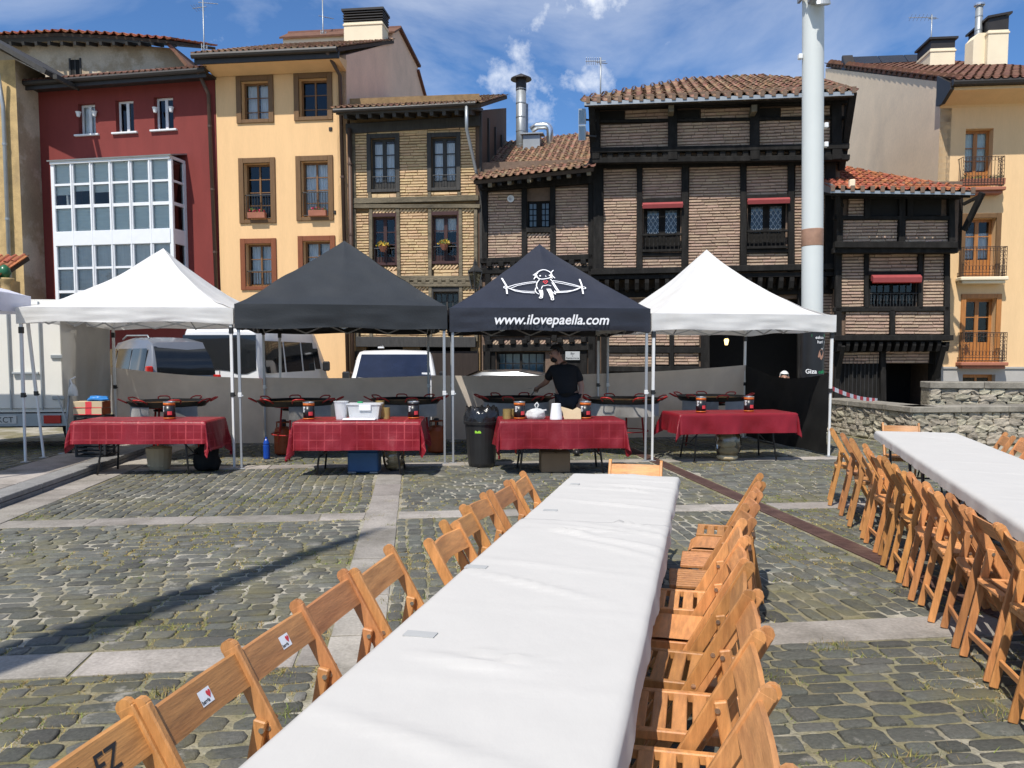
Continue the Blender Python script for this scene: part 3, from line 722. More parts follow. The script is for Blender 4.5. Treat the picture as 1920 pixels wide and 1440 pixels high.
# ---- folding chairs: stile runs from the back top to the front foot, the rear leg hangs from a bolt on the stile
def sty(z): return .205 - .43*z/.80
def chair_proto(kind):
    th = thing('folding_chair', 'wooden folding chair', 'chair')
    for s in (-1, 1):
        m = MB(); m.beam((s*.195, .215, 0.0), (s*.195, sty(.785), .785), .022, .048, (0, 1, 0), .004)
        m.tube([(s*.195-.0103, sty(.785), .783), (s*.195+.0103, sty(.785), .783)], .0225, 10)
        m.build('stile', M_['wood'], th)
    for s in (-1, 1):
        m = MB(); m.beam((s*.171, sty(.575)-.006, .59), (s*.171, -.225, 0), .020, .040, (0, 1, 0), .004)
        m.build('rear_leg', M_['wood'], th)
        for (xa, xb, zq, dy) in ((.155, .1625, .565, -.004), (.205, .2085, .445, 0), (.205, .2085, .565, 0)):
            m = MB(); m.tube([(s*xa, sty(zq)+dy, zq), (s*xb, sty(zq)+dy, zq)], .0085, 10); m.build('bolt', M_['bolt'], th)
    # bowed back slat
    def slat(u, v):
        x = (u-.5)*.37; return x, v
    m = MB(); n = 12; z0, z1 = .682, .770; th_ = .013; bow_ = (.004, .030, .024)[kind]
    for side in (0, 1):
        m.grid(n, 3, lambda u, v: ((u-.5)*.37, sty(z0+(z1-z0)*v) - bow_*math.cos((u-.5)*math.pi) + .004 + (th_ if side else 0), z0+(z1-z0)*v))
    k = (n+1)*4
    for i in range(n):
        m.add([], []); m.f += [(i, i+1, k+i+1, k+i), (3*(n+1)+i, 3*(n+1)+i+1, k+3*(n+1)+i+1, k+3*(n+1)+i)]; m.m += [0, 0]
    m.build('backrest', M_['wood_x'], th, smooth=False)
    zs = .435
    if kind == 0:
        for s in (-1, 1):
            m = MB(); m.rbox(s*.152-.013, s*.152+.013, -.175, .195, zs-.034, zs, .004); m.build('seat_rail', M_['wood'], th)
        for i in range(6):
            y = -.160 + i*.066; m = MB(); m.rbox(-.139, .139, y-.024, y+.024, zs-.020, zs-.003, .003); m.build('seat_slat', M_['wood_x'], th)
    elif kind == 1:
        for i in range(8):
            x = -.1435 + i*.041; m = MB(); m.rbox(x-.019, x+.019, -.175, .185, zs-.022, zs-.002, .004); m.build('seat_slat', M_['wood'], th)
        for y in (-.15, .16):
            m = MB(); m.rbox(-.155, .155, y-.02, y+.02, zs-.05, zs-.0225, .003); m.build('seat_rail', M_['wood_x'], th)
    else:
        m = MB(); m.grid(10, 10, lambda u, v: ((u-.5)*.32, -.18+.38*v, zs - .004 + .006*(abs(u-.5)*2)**2 - .03*max(0, (v-.85)/.15)**2))
        m.grid(10, 10, lambda u, v: ((u-.5)*.31, -.175+.37*v, zs - .026)); m.build('seat_panel', M_['wood_x'], th, smooth=True)
        for s in (-1, 1):
            m = MB(); m.rbox(s*.150-.012, s*.150+.012, -.17, .18, zs-.05, zs-.012, .004); m.build('seat_rail', M_['wood'], th)
    m = MB(); m.beam((-.162, -.2, .13), (.162, -.2, .13), .018, .032, (0, 0, 1), .003); m.build('stretcher', M_['wood_x'], th)
    m = MB(); m.beam((-.162, -.139, .405), (.162, -.139, .405), .018, .034, (0, 0, 1), .003); m.build('stretcher', M_['wood_x'], th)
    m = MB(); m.beam((-.186, .150, .105), (.186, .150, .105), .018, .030, (0, 0, 1), .003); m.build('stretcher', M_['wood_x'], th)
    return th
PROT = [chair_proto(k) for k in range(3)]; TREE = [tree_of(p) for p in PROT]; first = [True]*3
def place_chair(x, y, face, kind, label, group, z=0.004):
    v = U(.74, 1.16); col = (v, v*U(.94, 1.05), v*U(.88, 1.1), 1)
    if first[kind]:
        o = PROT[kind]; first[kind] = False
        o.color = col
        for c in o.children: c.color = col
    else: o = copy_tree(PROT[kind], TREE[kind], col)
    o.location = (x, y, z); o.rotation_euler = (0, 0, face); tag(o, label, 'chair', group); return o
def face_to(v): return math.atan2(-v.x, v.y)
ords = ['nearest the camera', 'second', 'third', 'fourth', 'fifth', 'sixth', 'seventh', 'eighth', 'ninth', 'tenth', 'eleventh', 'twelfth', 'thirteenth', 'fourteenth']
def olabel(i, n, base):
    if i == 0: return base + ', nearest the camera'
    if i == n-1: return base + ', farthest from the camera'
    return base + ', ' + ords[i] + ' from the camera'
# left of the nearer table: the back top's depth and its distance out from the table edge
def edge1(z, right=False):
    k = (z - T1O.y)/TT.y; p = T1O + TT*k
    if right:
        p = p + TX*.745; p = p + TT*((z-p.y)/TT.y)
    return p
lf = [(z_-.085, o_, k_) for z_, o_, k_ in [(1.66, .37, 0), (2.05, .36, 0), (2.42, .365, 0), (2.80, .375, 0), (3.20, .36, 0), (3.71, .24, 0), (4.09, .30, 0), (4.50, .33, 0), (4.97, .31, 0), (5.39, .29, 0)]]
LCH = []
for i, (z, off, kd) in enumerate(lf):
    e = edge1(z); p = e - TX*(off - .215)
    kd = (0, 0, 0, 0, 0, 2, 0, 1, 0, 0)[i]
    LCH.append(place_chair(p.x, p.y, face_to(TX) + U(-.06, .06), kd, ['wooden folding chair with black letters on its back slat, nearest the camera',
        'wooden folding chair with a small heart sticker, second from the camera on the left', 'wooden folding chair with a small heart sticker, third from the camera on the left'][i] if i < 3
        else olabel(i, len(lf), 'wooden folding chair left of the nearer white table'), 'chairs left of the nearer table'))
rt = [1.80, 2.20, 2.62, 3.00, 3.43, 3.83, 4.23, 4.63, 5.03, 5.41]
for i, z in enumerate(rt):
    off = (.36, .36, .38, .36, .36, .38, .42, .47, .52, .56)[i]
    e = edge1(z, True); p = e + TX*(off - .215)
    place_chair(p.x, p.y, face_to(-TX) + U(-.07, .07), (0, 0, 0, 0, 2, 0, 1, 1, 2, 0)[i], olabel(i, len(rt), 'wooden folding chair right of the nearer white table'), 'chairs right of the nearer table')
p = T1O + TT*.12 + TX*.42
place_chair(p.x, p.y, face_to(-TT), 2, 'wooden folding chair at the far head of the nearer white table', 'chairs at table heads')
def edge2(z):
    k = (z - T2O.y)/T2T.y; return T2O + T2T*k
zz = [3.18, 3.58, 3.98, 4.40, 4.82, 5.23, 5.65, 6.08, 6.52, 6.98, 7.46, 7.96, 8.50]
for i, z in enumerate(zz):
    e = edge2(z); p = e - T2X*(max(.20, .22 + .065*(z-4)) + U(-.02, .03) - .215)
    place_chair(p.x, p.y, face_to(T2X) + U(-.10, .10), (0, 1, 0, 0, 1, 0, 2, 0, 1, 0, 0, 1, 0)[i], olabel(i, len(zz), 'wooden folding chair left of the right hand table'), 'chairs left of the right hand table')
for i, z in enumerate((8.55, 8.0, 7.5)):
    e = edge2(z) + T2X*.80; p = e + T2X*(.36 - .215)
    place_chair(p.x, p.y, face_to(-T2X) + U(-.15, .15), (0, 0, 1)[i], ['wooden folding chair beyond the right hand table, closest to the stone wall', 'wooden folding chair beyond the right hand table, second from the stone wall', 'wooden folding chair beyond the right hand table at the picture edge'][i], 'chairs beyond the right hand table')
p = T2O + T2T*.20 + T2X*.32
place_chair(p.x, p.y, face_to(-T2T), 1, 'wooden folding chair at the far head of the right hand table', 'chairs at table heads')
# writing on the chair backs
def on_slat(ch, me, name):
    o = obj(name, me, ch); return o
def slat_fn(x0, z0, off):
    def f(x, y, z):
        X_ = -(x + x0); Z = z0 + y
        return (X_, sty(Z) - .004*math.cos(X_/.37*math.pi) + .004 + off, Z)     # on the seat side, read from the front
    return f
on_slat(LCH[0], text_mesh('L EZ', .068, M_['print_black'], shear=.25, fat=.0008, fn=slat_fn(.03, .70, .0145)), 'lettering')
for ch, x0 in ((LCH[1], .0), (LCH[2], .03)):
    m = MB(); zc = .726
    f = slat_fn(x0, zc, .0140)
    m.grid(4, 2, lambda u, v: f((u-.5)*.052, (v-.5)*.036, 0)); st = m.build('sticker', M_['print_white'], ch)
    obj('lettering', text_mesh('berria', .014, M_['print_black'], fat=.0003, fn=slat_fn(x0-.008, zc-.013, .0148)), st)
    m = MB(); f2 = slat_fn(x0+.014, zc+.004, .0150)
    pts = []
    for k in range(20):
        a = 2*math.pi*k/20; pts.append(f2(.0007*16*math.sin(a)**3*.85, .0007*(13*math.cos(a)-5*math.cos(2*a)-2*math.cos(3*a)-math.cos(4*a)), 0))
    m.add(pts, [tuple(range(20))]); m.build('heart', M_['print_red'], st)

# ================================================================== RED CLOTH TABLES
def red_table(label, clabel, cx, cy, rz, wid, seed, group='red cloth serving tables', hang=.36, dep=.74, cm='redcloth'):
    O = V((cx, cy, 0)); T = V((math.cos(rz), math.sin(rz), 0)); X = V((T.y, -T.x, 0))
    folding_table(label, O - X*(dep/2), T, X, -wid/2, wid/2, dep, 'tables under the red cloths')
    A, B = wid/2 + .012, dep/2 + .012; r = random.Random(seed)
    tx, ty = wid + 2*hang, dep + 2*hang
    sx_, sy_ = r.uniform(-.06, .06), r.uniform(-.05, .05)
    def fn(u, v):
        a, b = (u-.5)*tx + sx_, (v-.5)*ty + sy_
        da, db = max(0, abs(a)-A), max(0, abs(b)-B); sa, sb = (1 if a > 0 else -1), (1 if b > 0 else -1)
        ax, by = max(-A, min(A, a)), max(-B, min(B, b))
        if da == 0 and db == 0:
            return (V((a, b, .003*noise.noise(V((a*4, b*4, seed))))), (a, b))
        rr = math.hypot(da, db); an = math.atan2(db, da)
        q = a if db > da else b
        k = rr/hang
        fold = .026*math.sin(q*7 + seed) + .034*noise.noise(V((q*3.3, seed, rr*2))) + .020*noise.noise(V((q*9, seed, rr*5)))
        out = .012 + .035*k + fold*k + (.05*math.sin(an*6+seed)*k if da > 0 and db > 0 else 0)
        return (V((ax + sa*math.cos(an)*out, by + sb*math.sin(an)*out, -rr*.985 - .004 + .012*k*noise.noise(V((q*2, seed, 0))))), (a, b))
    m = MB(); m.grid(90, 56, fn, uv=True)
    o = m.build('tablecloth', M_[cm], None, smooth=True, loc=(cx, cy, .742)); o.rotation_euler = (0, 0, rz)
    tag(o, clabel, 'tablecloth', 'red check tablecloths'); return o
RT = [(-4.96, 10.95, R(1), 1.74, 2), (-2.07, 10.95, R(2), 1.64, 4), (.66, 11.10, R(3), 1.66, 7), (3.35, 12.35, R(9), 1.84, 9)]
nm = ['left white canopy', 'plain black canopy', 'black canopy with web address', 'right white canopy']
for k, (cx, cy, rz, wd, sd_) in enumerate(RT):
    red_table('folding table under red cloth at the ' + nm[k], ['bright red check tablecloth with wide pale lines, left white canopy', 'red check tablecloth below the plain black canopy',
        'dark red check tablecloth below the black canopy with web address', 'plain looking short red tablecloth below the right white canopy'][k], cx, cy, rz, wd, sd_, hang=.36 if k < 3 else .30, cm=('redcloth', 'redcloth', 'redcloth_shaded', 'redcloth3')[k])

# ================================================================== CANOPIES
def canopy(label, FL, FR, coverm, legmat, ev=2.29, bot=1.97, peak=3.46, expn=1.3, splay=(0, 0, 0, 0), zoff=(0, 0, 0, 0), seed=1, legs=(1,1,1,1)):
    FL, FR = V((*FL, 0)), V((*FR, 0)); e = (FR-FL); S = e.length; e.normalize(); rz = math.atan2(e.y, e.x); H = S/2
    c = (FL+FR)/2 + V((-e.y, e.x, 0))*H
    th = thing('canopy_tent', label, 'canopy', (c.x, c.y, 0), rz, 'market canopies in a row')
    Hc = H + .02
    def bow(q): return .05*math.cos(q/Hc*math.pi/2)                     # the eaves bulge a little mid-side
    def hz(r): return ev + (peak-ev)*(1-r)**expn
    def roof(u, v):
        x, y = (u-.5)*2*Hc, (v-.5)*2*Hc; r = max(abs(x), abs(y))/Hc
        h = hz(min(1, r)); 
        if abs(x) > abs(y): k = y/max(1e-6, abs(x))
        else: k = x/max(1e-6, abs(y))
        mid = (1-abs(k))
        h += .04*(mid**3)*r*(1-r)*4*.5 - .05*(1-mid)*mid*4*r*(1-r)*.6
        if r < .985: h += (.024*noise.noise(V((x*1.8, y*1.8, seed))) + .016*noise.noise(V((x*5, y*5, seed)))*r + .020*math.sin(11*k+4*r+seed)*r*r*abs(k)**2)*min(1, (1-r)*8)
        bx, by = (bow(y)*(1 if x > 0 else -1)*(abs(x)/Hc)**3 if True else 0), bow(x)*(1 if y > 0 else -1)*(abs(y)/Hc)**3
        return (x+bx, y+by, h)
    m = MB()
    for k in range(4):
        a_ = k*math.pi/2; ca_, sa_ = round(math.cos(a_)), round(math.sin(a_))
        def sec(u, v, ca_=ca_, sa_=sa_):
            x, y = (2*u-1)*v*Hc*.99999, -v*Hc; X_, Y_ = x*ca_ - y*sa_, x*sa_ + y*ca_
            return roof(X_/(2*Hc)+.5, Y_/(2*Hc)+.5)
        m.grid(28, 30, sec)
    cv = m.build('cover', M_[coverm], th, smooth=True)
    for k in range(4):
        a = k*math.pi/2; ca, sa = math.cos(a), math.sin(a)
        def val(u, v, k=k, ca=ca, sa=sa):
            x = (u-.5)*2*(Hc+.004); z = ev + .004 - (ev-bot)*v
            y = -Hc - bow(x)*(1-.35*v) - .004 - .020*v*math.sin(x*5+seed+k)*math.cos(x*1.7) - .016*v*noise.noise(V((x*3, v*3, seed+k))) - .008*noise.noise(V((x*1.3, v*9, seed+k)))
            if abs(x) > H - .02: y = -Hc - .004
            zz_ = z + (.018*math.cos(x/Hc*math.pi/2) - .012*math.sin(x*4+seed))*v
            return (x*ca - y*sa, x*sa + y*ca, zz_)
        m = MB(); m.grid(44, 9, val); m.build('valance', M_[coverm], th, smooth=True)
    cor = [(-1, -1), (1, -1), (1, 1), (-1, 1)]; foot = []
    for k, (a, b) in enumerate(cor):
        if not legs[k]: continue
        x, y = a*(H-.02), b*(H-.02); dx = splay[k]
        z0 = zoff[k] + .012
        m = MB(); m.rbox(-.020, .020, -.020, .020, 1.05, ev-.03, .004)
        m.rbox(-.015, .015, -.015, .015, z0, 1.06, .003)
        sh = lambda p: (p[0] + x + dx*(1-p[2]/2.2), p[1] + y, p[2])
        m.v = [sh(p) for p in m.v]; lg = m.build('leg', M_[legmat], th)
        m = MB(); m.rbox(-.05, .05, -.05, .05, z0-.012, z0-.004, .002); m.v = [sh(p) for p in m.v]; m.build('foot_plate', M_['alu'], lg)
        m = MB(); m.rbox(-.026, .026, -.026, .026, 1.02, 1.085, .004); m.rbox(.02, .045, -.012, .012, 1.03, 1.05, .003); m.v = [sh(p) for p in m.v]
        m.build('height_clamp', M_['blackplastic' if legmat == 'whitepole' else 'whitepole'], lg)
        m = MB(); m.rbox(-.028, .028, -.028, .028, ev-.36, ev-.27, .004); m.v = [sh(p) for p in m.v]; m.build('slider', M_['blackplastic'], lg)
    for k in range(4):                                              # scissor truss along each side
        a = k*math.pi/2; ca, sa = math.cos(a), math.sin(a); m = MB(); q = H-.03
        n = 4; xs = [-q + 2*q*i/n for i in range(n+1)]
        for i in range(n):
            z0, z1 = (bot+.02, ev-.03) if i % 2 else (ev-.03, bot+.02)
            for (za, zb, yy) in ((z0, z1, -q-.008), (z1, z0, -q+.010)):
                P = lambda x, z: (x*ca - yy*sa, x*sa + yy*ca, z)
                m.beam(P(xs[i], za), P(xs[i+1], zb), .012, .024)
        m.build('truss', M_['alu'], th)
    m = MB(); m.tube([(0, 0, peak-.55), (0, 0, peak-.02)], .018, 8)
    for k in range(4):
        a = k*math.pi/2; m.beam((0, 0, peak-.5), ((H-.05)*math.cos(a), (H-.05)*math.sin(a), ev-.22), .012, .024)
    m.build('centre_pole', M_['alu'], th)
    return th, H, Hc, bow, hz, roof
C1 = canopy('white peaked canopy at the left over the bright check tablecloth', (-6.90, 11.25), (-3.97, 11.40), 'white_canopy', 'whitepole', ev=2.28, bot=2.06, peak=3.30, expn=1.55, zoff=(.10, 0, 0, .10), splay=(-.02, 0, 0, 0), seed=2)
C2 = canopy('plain charcoal black canopy, second from the left', (-3.87, 11.30), (-.98, 11.84), 'black_canopy', 'alu', ev=2.33, bot=1.98, peak=3.45, expn=1.08, seed=5)
C3 = canopy('black canopy with white web address and figure drawing', (-.90, 11.90), (2.06, 12.14), 'navy_canopy', 'alu', ev=2.31, bot=1.96, peak=3.46, expn=1.12, seed=7)
C4 = canopy('white peaked canopy at the right beside the tall pale post', (2.13, 12.15), (5.08, 12.68), 'white_canopy', 'whitepole', ev=2.24, bot=1.98, peak=3.42, expn=1.5, seed=9)
C0 = canopy('pale lilac white canopy cut off by the left picture edge', (-9.70, 8.45), (-6.72, 8.80), 'lilac_canopy', 'whitepole', ev=2.47, bot=2.21, peak=3.3, expn=1.4, zoff=(.1,)*4, seed=12, splay=(0, 0, .16, 0))
# web address on the front valance
th3, H3, Hc3, bow3, hz3, roof3 = C3
def val_fn(x, y, z):
    zz_ = 2.065 + y + .008*math.cos(x/Hc3*math.pi/2); v = max(0, min(1, (2.31-zz_)/.35))
    return (x, -Hc3 - bow3(x)*(1-.35*v) - .040, zz_)
obj('lettering', text_mesh('www.ilovepaella.com', .205, M_['print_white'], shear=.22, fat=.0035, sx=.985, fn=val_fn), th3)
# line drawing on the front slope: strokes in canopy widths, x across, h up the slope
def on_roof(x, h):           # h: height in metres on the front face
    r = 1 - ((h-2.31)/(3.46-2.31))**(1/1.12) if h > 2.31 else 1
    y = -r*Hc3; p = V(roof3(x/(2*Hc3)+.5, y/(2*Hc3)+.5)); return p + V((0, -.022, .022))
def LP(px, py):              # from the photograph's drawing to the slope
    d = ray(px, py); O_ = V((0, 0, CH)); loc = th3.location; rz = th3.rotation_euler.z
    Mi = (Matrix.Translation(loc) @ Matrix.Rotation(rz, 4, 'Z')).inverted()
    o_, d_ = Mi @ O_, (Mi.to_3x3() @ d); 
    lo, hi = 2.32, 3.4
    for _ in range(40):
        h = (lo+hi)/2; r = 1 - ((h-2.31)/(3.46-2.31))**(1/1.12); y = -r*Hc3
        t_ = (y - o_.y)/d_.y
        if o_.z + d_.z*t_ > h: lo = h
        else: hi = h
    return ((o_ + d_*t_).x, h)
def stroke(mb, pts, wd):
    q = [on_roof(*LP(900 + x*.14583, 490 + y*.14583)) for x, y in pts]
    fine = []
    for a, b in zip(q[:-1], q[1:]):
        for k in range(3): fine.append(a.lerp(b, k/3))
    fine.append(q[-1])
    vv = []
    for i, p in enumerate(fine):
        d = (fine[min(i+1, len(fine)-1)] - fine[max(i-1, 0)]).normalized(); n = V((0, -.6, .8)); sd_ = d.cross(n).normalized()*wd/2
        vv += [p+sd_, p-sd_]
    mb.add(vv, [(2*i, 2*i+1, 2*i+3, 2*i+2) for i in range(len(fine)-1)])
def circ(cx, cy, rx, ry, a0=0, a1=360, n=22): return [(cx+rx*math.cos(R(a0+(a1-a0)*i/n)), cy+ry*math.sin(R(a0+(a1-a0)*i/n))) for i in range(n+1)]
m = MB()
stroke(m, circ(820, 205, 100, 62), .020)
for s in ([(720,180),(680,205)], [(725,200),(690,255)], [(735,215),(705,235)], [(905,180),(940,132)], [(905,195),(960,245)], [(905,205),(925,255)], [(700,215),(740,175)]): stroke(m, s, .016)
stroke(m, [(330,350),(450,315),(580,292),(720,282)], .014); stroke(m, [(390,360),(480,325),(600,305),(715,296)], .012)
stroke(m, [(360,352),(450,395),(560,420),(700,428)], .018); stroke(m, [(400,368),(520,400),(640,408),(710,408)], .012)
stroke(m, [(930,285),(1050,293),(1200,320),(1290,345)], .016); stroke(m, [(955,305),(1080,320),(1200,340),(1280,352)], .013)
stroke(m, [(1290,355),(1230,395),(1120,430),(960,436)], .020); stroke(m, [(1270,365),(1190,405),(1080,420),(965,422)], .012)
stroke(m, [(280,232),(325,310),(350,350)], .026); stroke(m, [(338,350),(348,435)], .024); stroke(m, circ(328, 346, 22, 12), .014)
stroke(m, [(1275,235),(1300,310),(1320,438)], .024); stroke(m, circ(1325, 352, 28, 12), .014)
stroke(m, [(760,265),(728,300),(722,340),(740,380)], .016); stroke(m, [(715,360),(705,390),(720,425),(755,445)], .014)
stroke(m, [(900,265),(940,310),(985,380),(1020,430)], .016); stroke(m, [(920,310),(965,380),(1000,430)], .013)
stroke(m, [(955,410),(965,460),(920,420)], .013); stroke(m, [(785,375),(800,345),(870,340),(910,350)], .013)
for k in range(3):
    stroke(m, [(760+k*15,390),(780+k*8,440),(780+k*6,480)], .030); stroke(m, [(862+k*16,385),(890+k*14,440),(915+k*8,500)], .030)
stroke(m, circ(778, 490, 20, 10), .014); stroke(m, circ(925, 515, 16, 12), .014)
for (x, y) in ((770,218),(893,213)): stroke(m, circ(x, y, 5, 5, n=8), .016)
stroke(m, [(840,222),(845,240),(848,232)], .010)
m.build('line_drawing', M_['print_white'], th3)
m = MB(); stroke(m, [(838,325),(808,298),(822,290),(836,300),(852,290),(868,300),(838,325)], .014); m.build('heart_print', M_['print_red'], th3)
# ================================================================== BUILDINGS
class Fac:
    """A street front: local x runs along the front, y into the house, z up."""
    def __init__(s, name, label, pl, zl, pr, zr, cat='house'):
        A, B = at_y(pl, 400, zl), at_y(pr, 400, zr); A.z = B.z = 0
        s.O = A; e = B - A; s.W = e.length; e.normalize(); s.e = e; s.n = V((-e.y, e.x, 0)); s.rz = math.atan2(e.y, e.x)
        s.root = thing(name, label, cat, A, s.rz)
    def loc(s, P): d = P - s.O; return V((d.dot(s.e), d.dot(s.n), P.z))
    def uv(s, px, py, dep=0.0):
        d = ray(px, py); C = V((0, 0, CH)); t = ((s.O + s.n*dep) - C).dot(s.n)/d.dot(s.n)
        q = s.loc(C + d*t); return q.x, q.z
    def rect(s, x0, y0, x1, y1, dep=0.0):
        a, b, c, d = s.uv(x0, y0, dep), s.uv(x1, y0, dep), s.uv(x0, y1, dep), s.uv(x1, y1, dep)
        return ((a[0]+c[0])/2, (c[1]+d[1])/2, (b[0]+d[0])/2, (a[1]+b[1])/2)      # u0 v0 u1 v1
    def side(s, px, py, u):                # point on the side plane x = u
        d = ray(px, py); C = V((0, 0, CH)); t = ((s.O + s.e*u) - C).dot(s.e)/d.dot(s.e)
        q = s.loc(C + d*t); return q.y, q.z
    def at(s, px, py, dep): u, v = s.uv(px, py, dep); return V((u, dep, v))
def wall(root, name, u0, v0, u1, v1, holes, mat_, dep=0.0, th=.3, kind=None):
    hs = [h for h in holes]
    xs = sorted(set([u0, u1] + [min(max(h[0], u0), u1) for h in hs] + [min(max(h[2], u0), u1) for h in hs]))
    ys = sorted(set([v0, v1] + [min(max(h[1], v0), v1) for h in hs] + [min(max(h[3], v0), v1) for h in hs]))
    m = MB()
    for i in range(len(xs)-1):
        for j in range(len(ys)-1):
            cx, cy = (xs[i]+xs[i+1])/2, (ys[j]+ys[j+1])/2
            if any(h[0] < cx < h[2] and h[1] < cy < h[3] for h in hs): continue
            m.quad((xs[i], dep, ys[j]), (xs[i+1], dep, ys[j]), (xs[i+1], dep, ys[j+1]), (xs[i], dep, ys[j+1]))
            m.quad((xs[i], dep+th, ys[j]), (xs[i], dep+th, ys[j+1]), (xs[i+1], dep+th, ys[j+1]), (xs[i+1], dep+th, ys[j]))
    for (a, b, c, d) in hs:
        m.quad((a, dep, b), (a, dep, d), (a, dep+th, d), (a, dep+th, b)); m.quad((c, dep, b), (c, dep+th, b), (c, dep+th, d), (c, dep, d))
        m.quad((a, dep, d), (c, dep, d), (c, dep+th, d), (a, dep+th, d)); m.quad((a, dep, b), (a, dep+th, b), (c, dep+th, b), (c, dep, b))
    return m.build(name, M_[mat_], root, kind=kind)
def shell(root, u0, u1, D, h, mat_, dep=0.3, ends=(1, 1), name='shell_wall', low=0.0):
    m = MB()
    if ends[0]: m.quad((u0, dep, low), (u0, dep, h), (u0, D, h), (u0, D, low))
    if ends[1]: m.quad((u1, dep, low), (u1, D, low), (u1, D, h), (u1, dep, h))
    m.quad((u0, D, low), (u0, D, h), (u1, D, h), (u1, D, low))
    m.quad((u0, dep, h), (u1, dep, h), (u1, D, h), (u0, D, h))
    return m.build(name, M_[mat_], root)
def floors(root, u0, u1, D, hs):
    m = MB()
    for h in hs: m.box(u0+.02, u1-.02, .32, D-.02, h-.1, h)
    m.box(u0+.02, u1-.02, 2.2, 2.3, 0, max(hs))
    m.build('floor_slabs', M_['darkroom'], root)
def window(root, r, dep=0.0, rec=.14, trim=0, trimw=.10, proud=.03, frame='brown_frame', trimm='brown_trim', fw=.055, cols=2, rows=3, split=None, panel=0.0,
           curtain=None, cur_top=1.0, cur_bot=0.0, gl='glassclear', sill=None, sillm='brown_trim', mull=.05, bar=.026, open_leaf=None, name='window', curd=.05, mid=None):
    a, b, c, d = r
    m = MB()
    if trim:
        y0, y1 = dep-proud, dep+.03
        m.rbox(a-trimw, a, y0, y1, b-trimw*.7, d+trimw, .006); m.rbox(c, c+trimw, y0, y1, b-trimw*.7, d+trimw, .006)
        m.rbox(a+.001, c-.001, y0+.002, y1, d, d+trimw-.002, .006); m.rbox(a+.001, c-.001, y0+.002, y1, b-trimw*.7+.002, b, .006)
    else:
        m.box(a+.002, c-.002, dep+rec+.052, dep+rec+.06, b+.002, b+.02)
    wd = m.build(name, M_[trimm if trim else frame], root)
    y0, y1 = dep+rec, dep+rec+.05
    m = MB(); w_ = c-a
    m.box(a, a+fw, y0, y1, b, d); m.box(c-fw, c, y0, y1, b, d); m.box(a+fw, c-fw, y0+.001, y1, d-fw, d); m.box(a+fw, c-fw, y0+.001, y1, b, b+fw*1.2)
    ph = panel*(d-b)
    if panel: m.box(a+fw, c-fw, y0+.008, y1, b+fw*1.2, b+ph)
    bot = b + (ph if panel else fw*1.2); top = d - fw
    cells = []
    cw = (w_ - 2*fw)/max(1, mid or 2) if cols > 1 else (w_-2*fw)
    xs = []
    if cols == 1: xs = [(a+fw, c-fw)]
    else:
        mx_ = (a+c)/2; m.box(mx_-mull/2, mx_+mull/2, y0-.006, y1, b+fw, d-fw)
        half = [(a+fw, mx_-mull/2), (mx_+mull/2, c-fw)]
        for (p, q) in half:
            k = max(1, cols//2); 
            for i in range(k):
                x0, x1 = p + (q-p)*i/k, p + (q-p)*(i+1)/k
                if i: m.box(x0-bar/2, x0+bar/2, y0+.01, y1-.008, bot, top)
                xs.append((x0 + (bar/2 if i else 0), x1 - (bar/2 if i < k-1 else 0)))
    edges = split or [i/rows for i in range(rows+1)]
    for k, e in enumerate(edges[1:-1]):
        z = bot + (top-bot)*e
        for (x0, x1) in xs: m.box(x0-.001, x1+.001, y0+.011, y1-.009, z-bar/2, z+bar/2)
    m.build('frame', M_[frame], wd)
    for (x0, x1) in xs:
        for k in range(len(edges)-1):
            z0, z1 = bot + (top-bot)*edges[k] + (bar/2 if k else 0), bot + (top-bot)*edges[k+1] - (bar/2 if k < len(edges)-2 else 0)
            g_ = MB(); g_.quad((x0, y0+.026, z0), (x1, y0+.026, z0), (x1, y0+.026, z1), (x0, y0+.026, z1)); g_.build('pane', M_[gl], wd)
    if curtain:
        for (x0, x1) in ((a+fw*.6, (a+c)/2-.01), ((a+c)/2+.01, c-fw*.6)):
            g_ = MB(); z0, z1 = b+.05+(d-b)*cur_bot, b+(d-b)*cur_top - .02; ph_ = U(0, 6)
            g_.grid(24, 2, lambda u, v: (x0+(x1-x0)*u, y1+curd+.014*math.sin(u*34+ph_)+.008*math.sin(u*71+ph_), z0+(z1-z0)*v)); g_.build('curtain', M_[curtain], wd, smooth=True)
    if sill:
        g_ = MB(); g_.rbox(a-sill[0], c+sill[0], dep-sill[1], dep+rec, b-sill[2], b-.001, .006); g_.build('sill', M_[sillm], wd)
    return wd
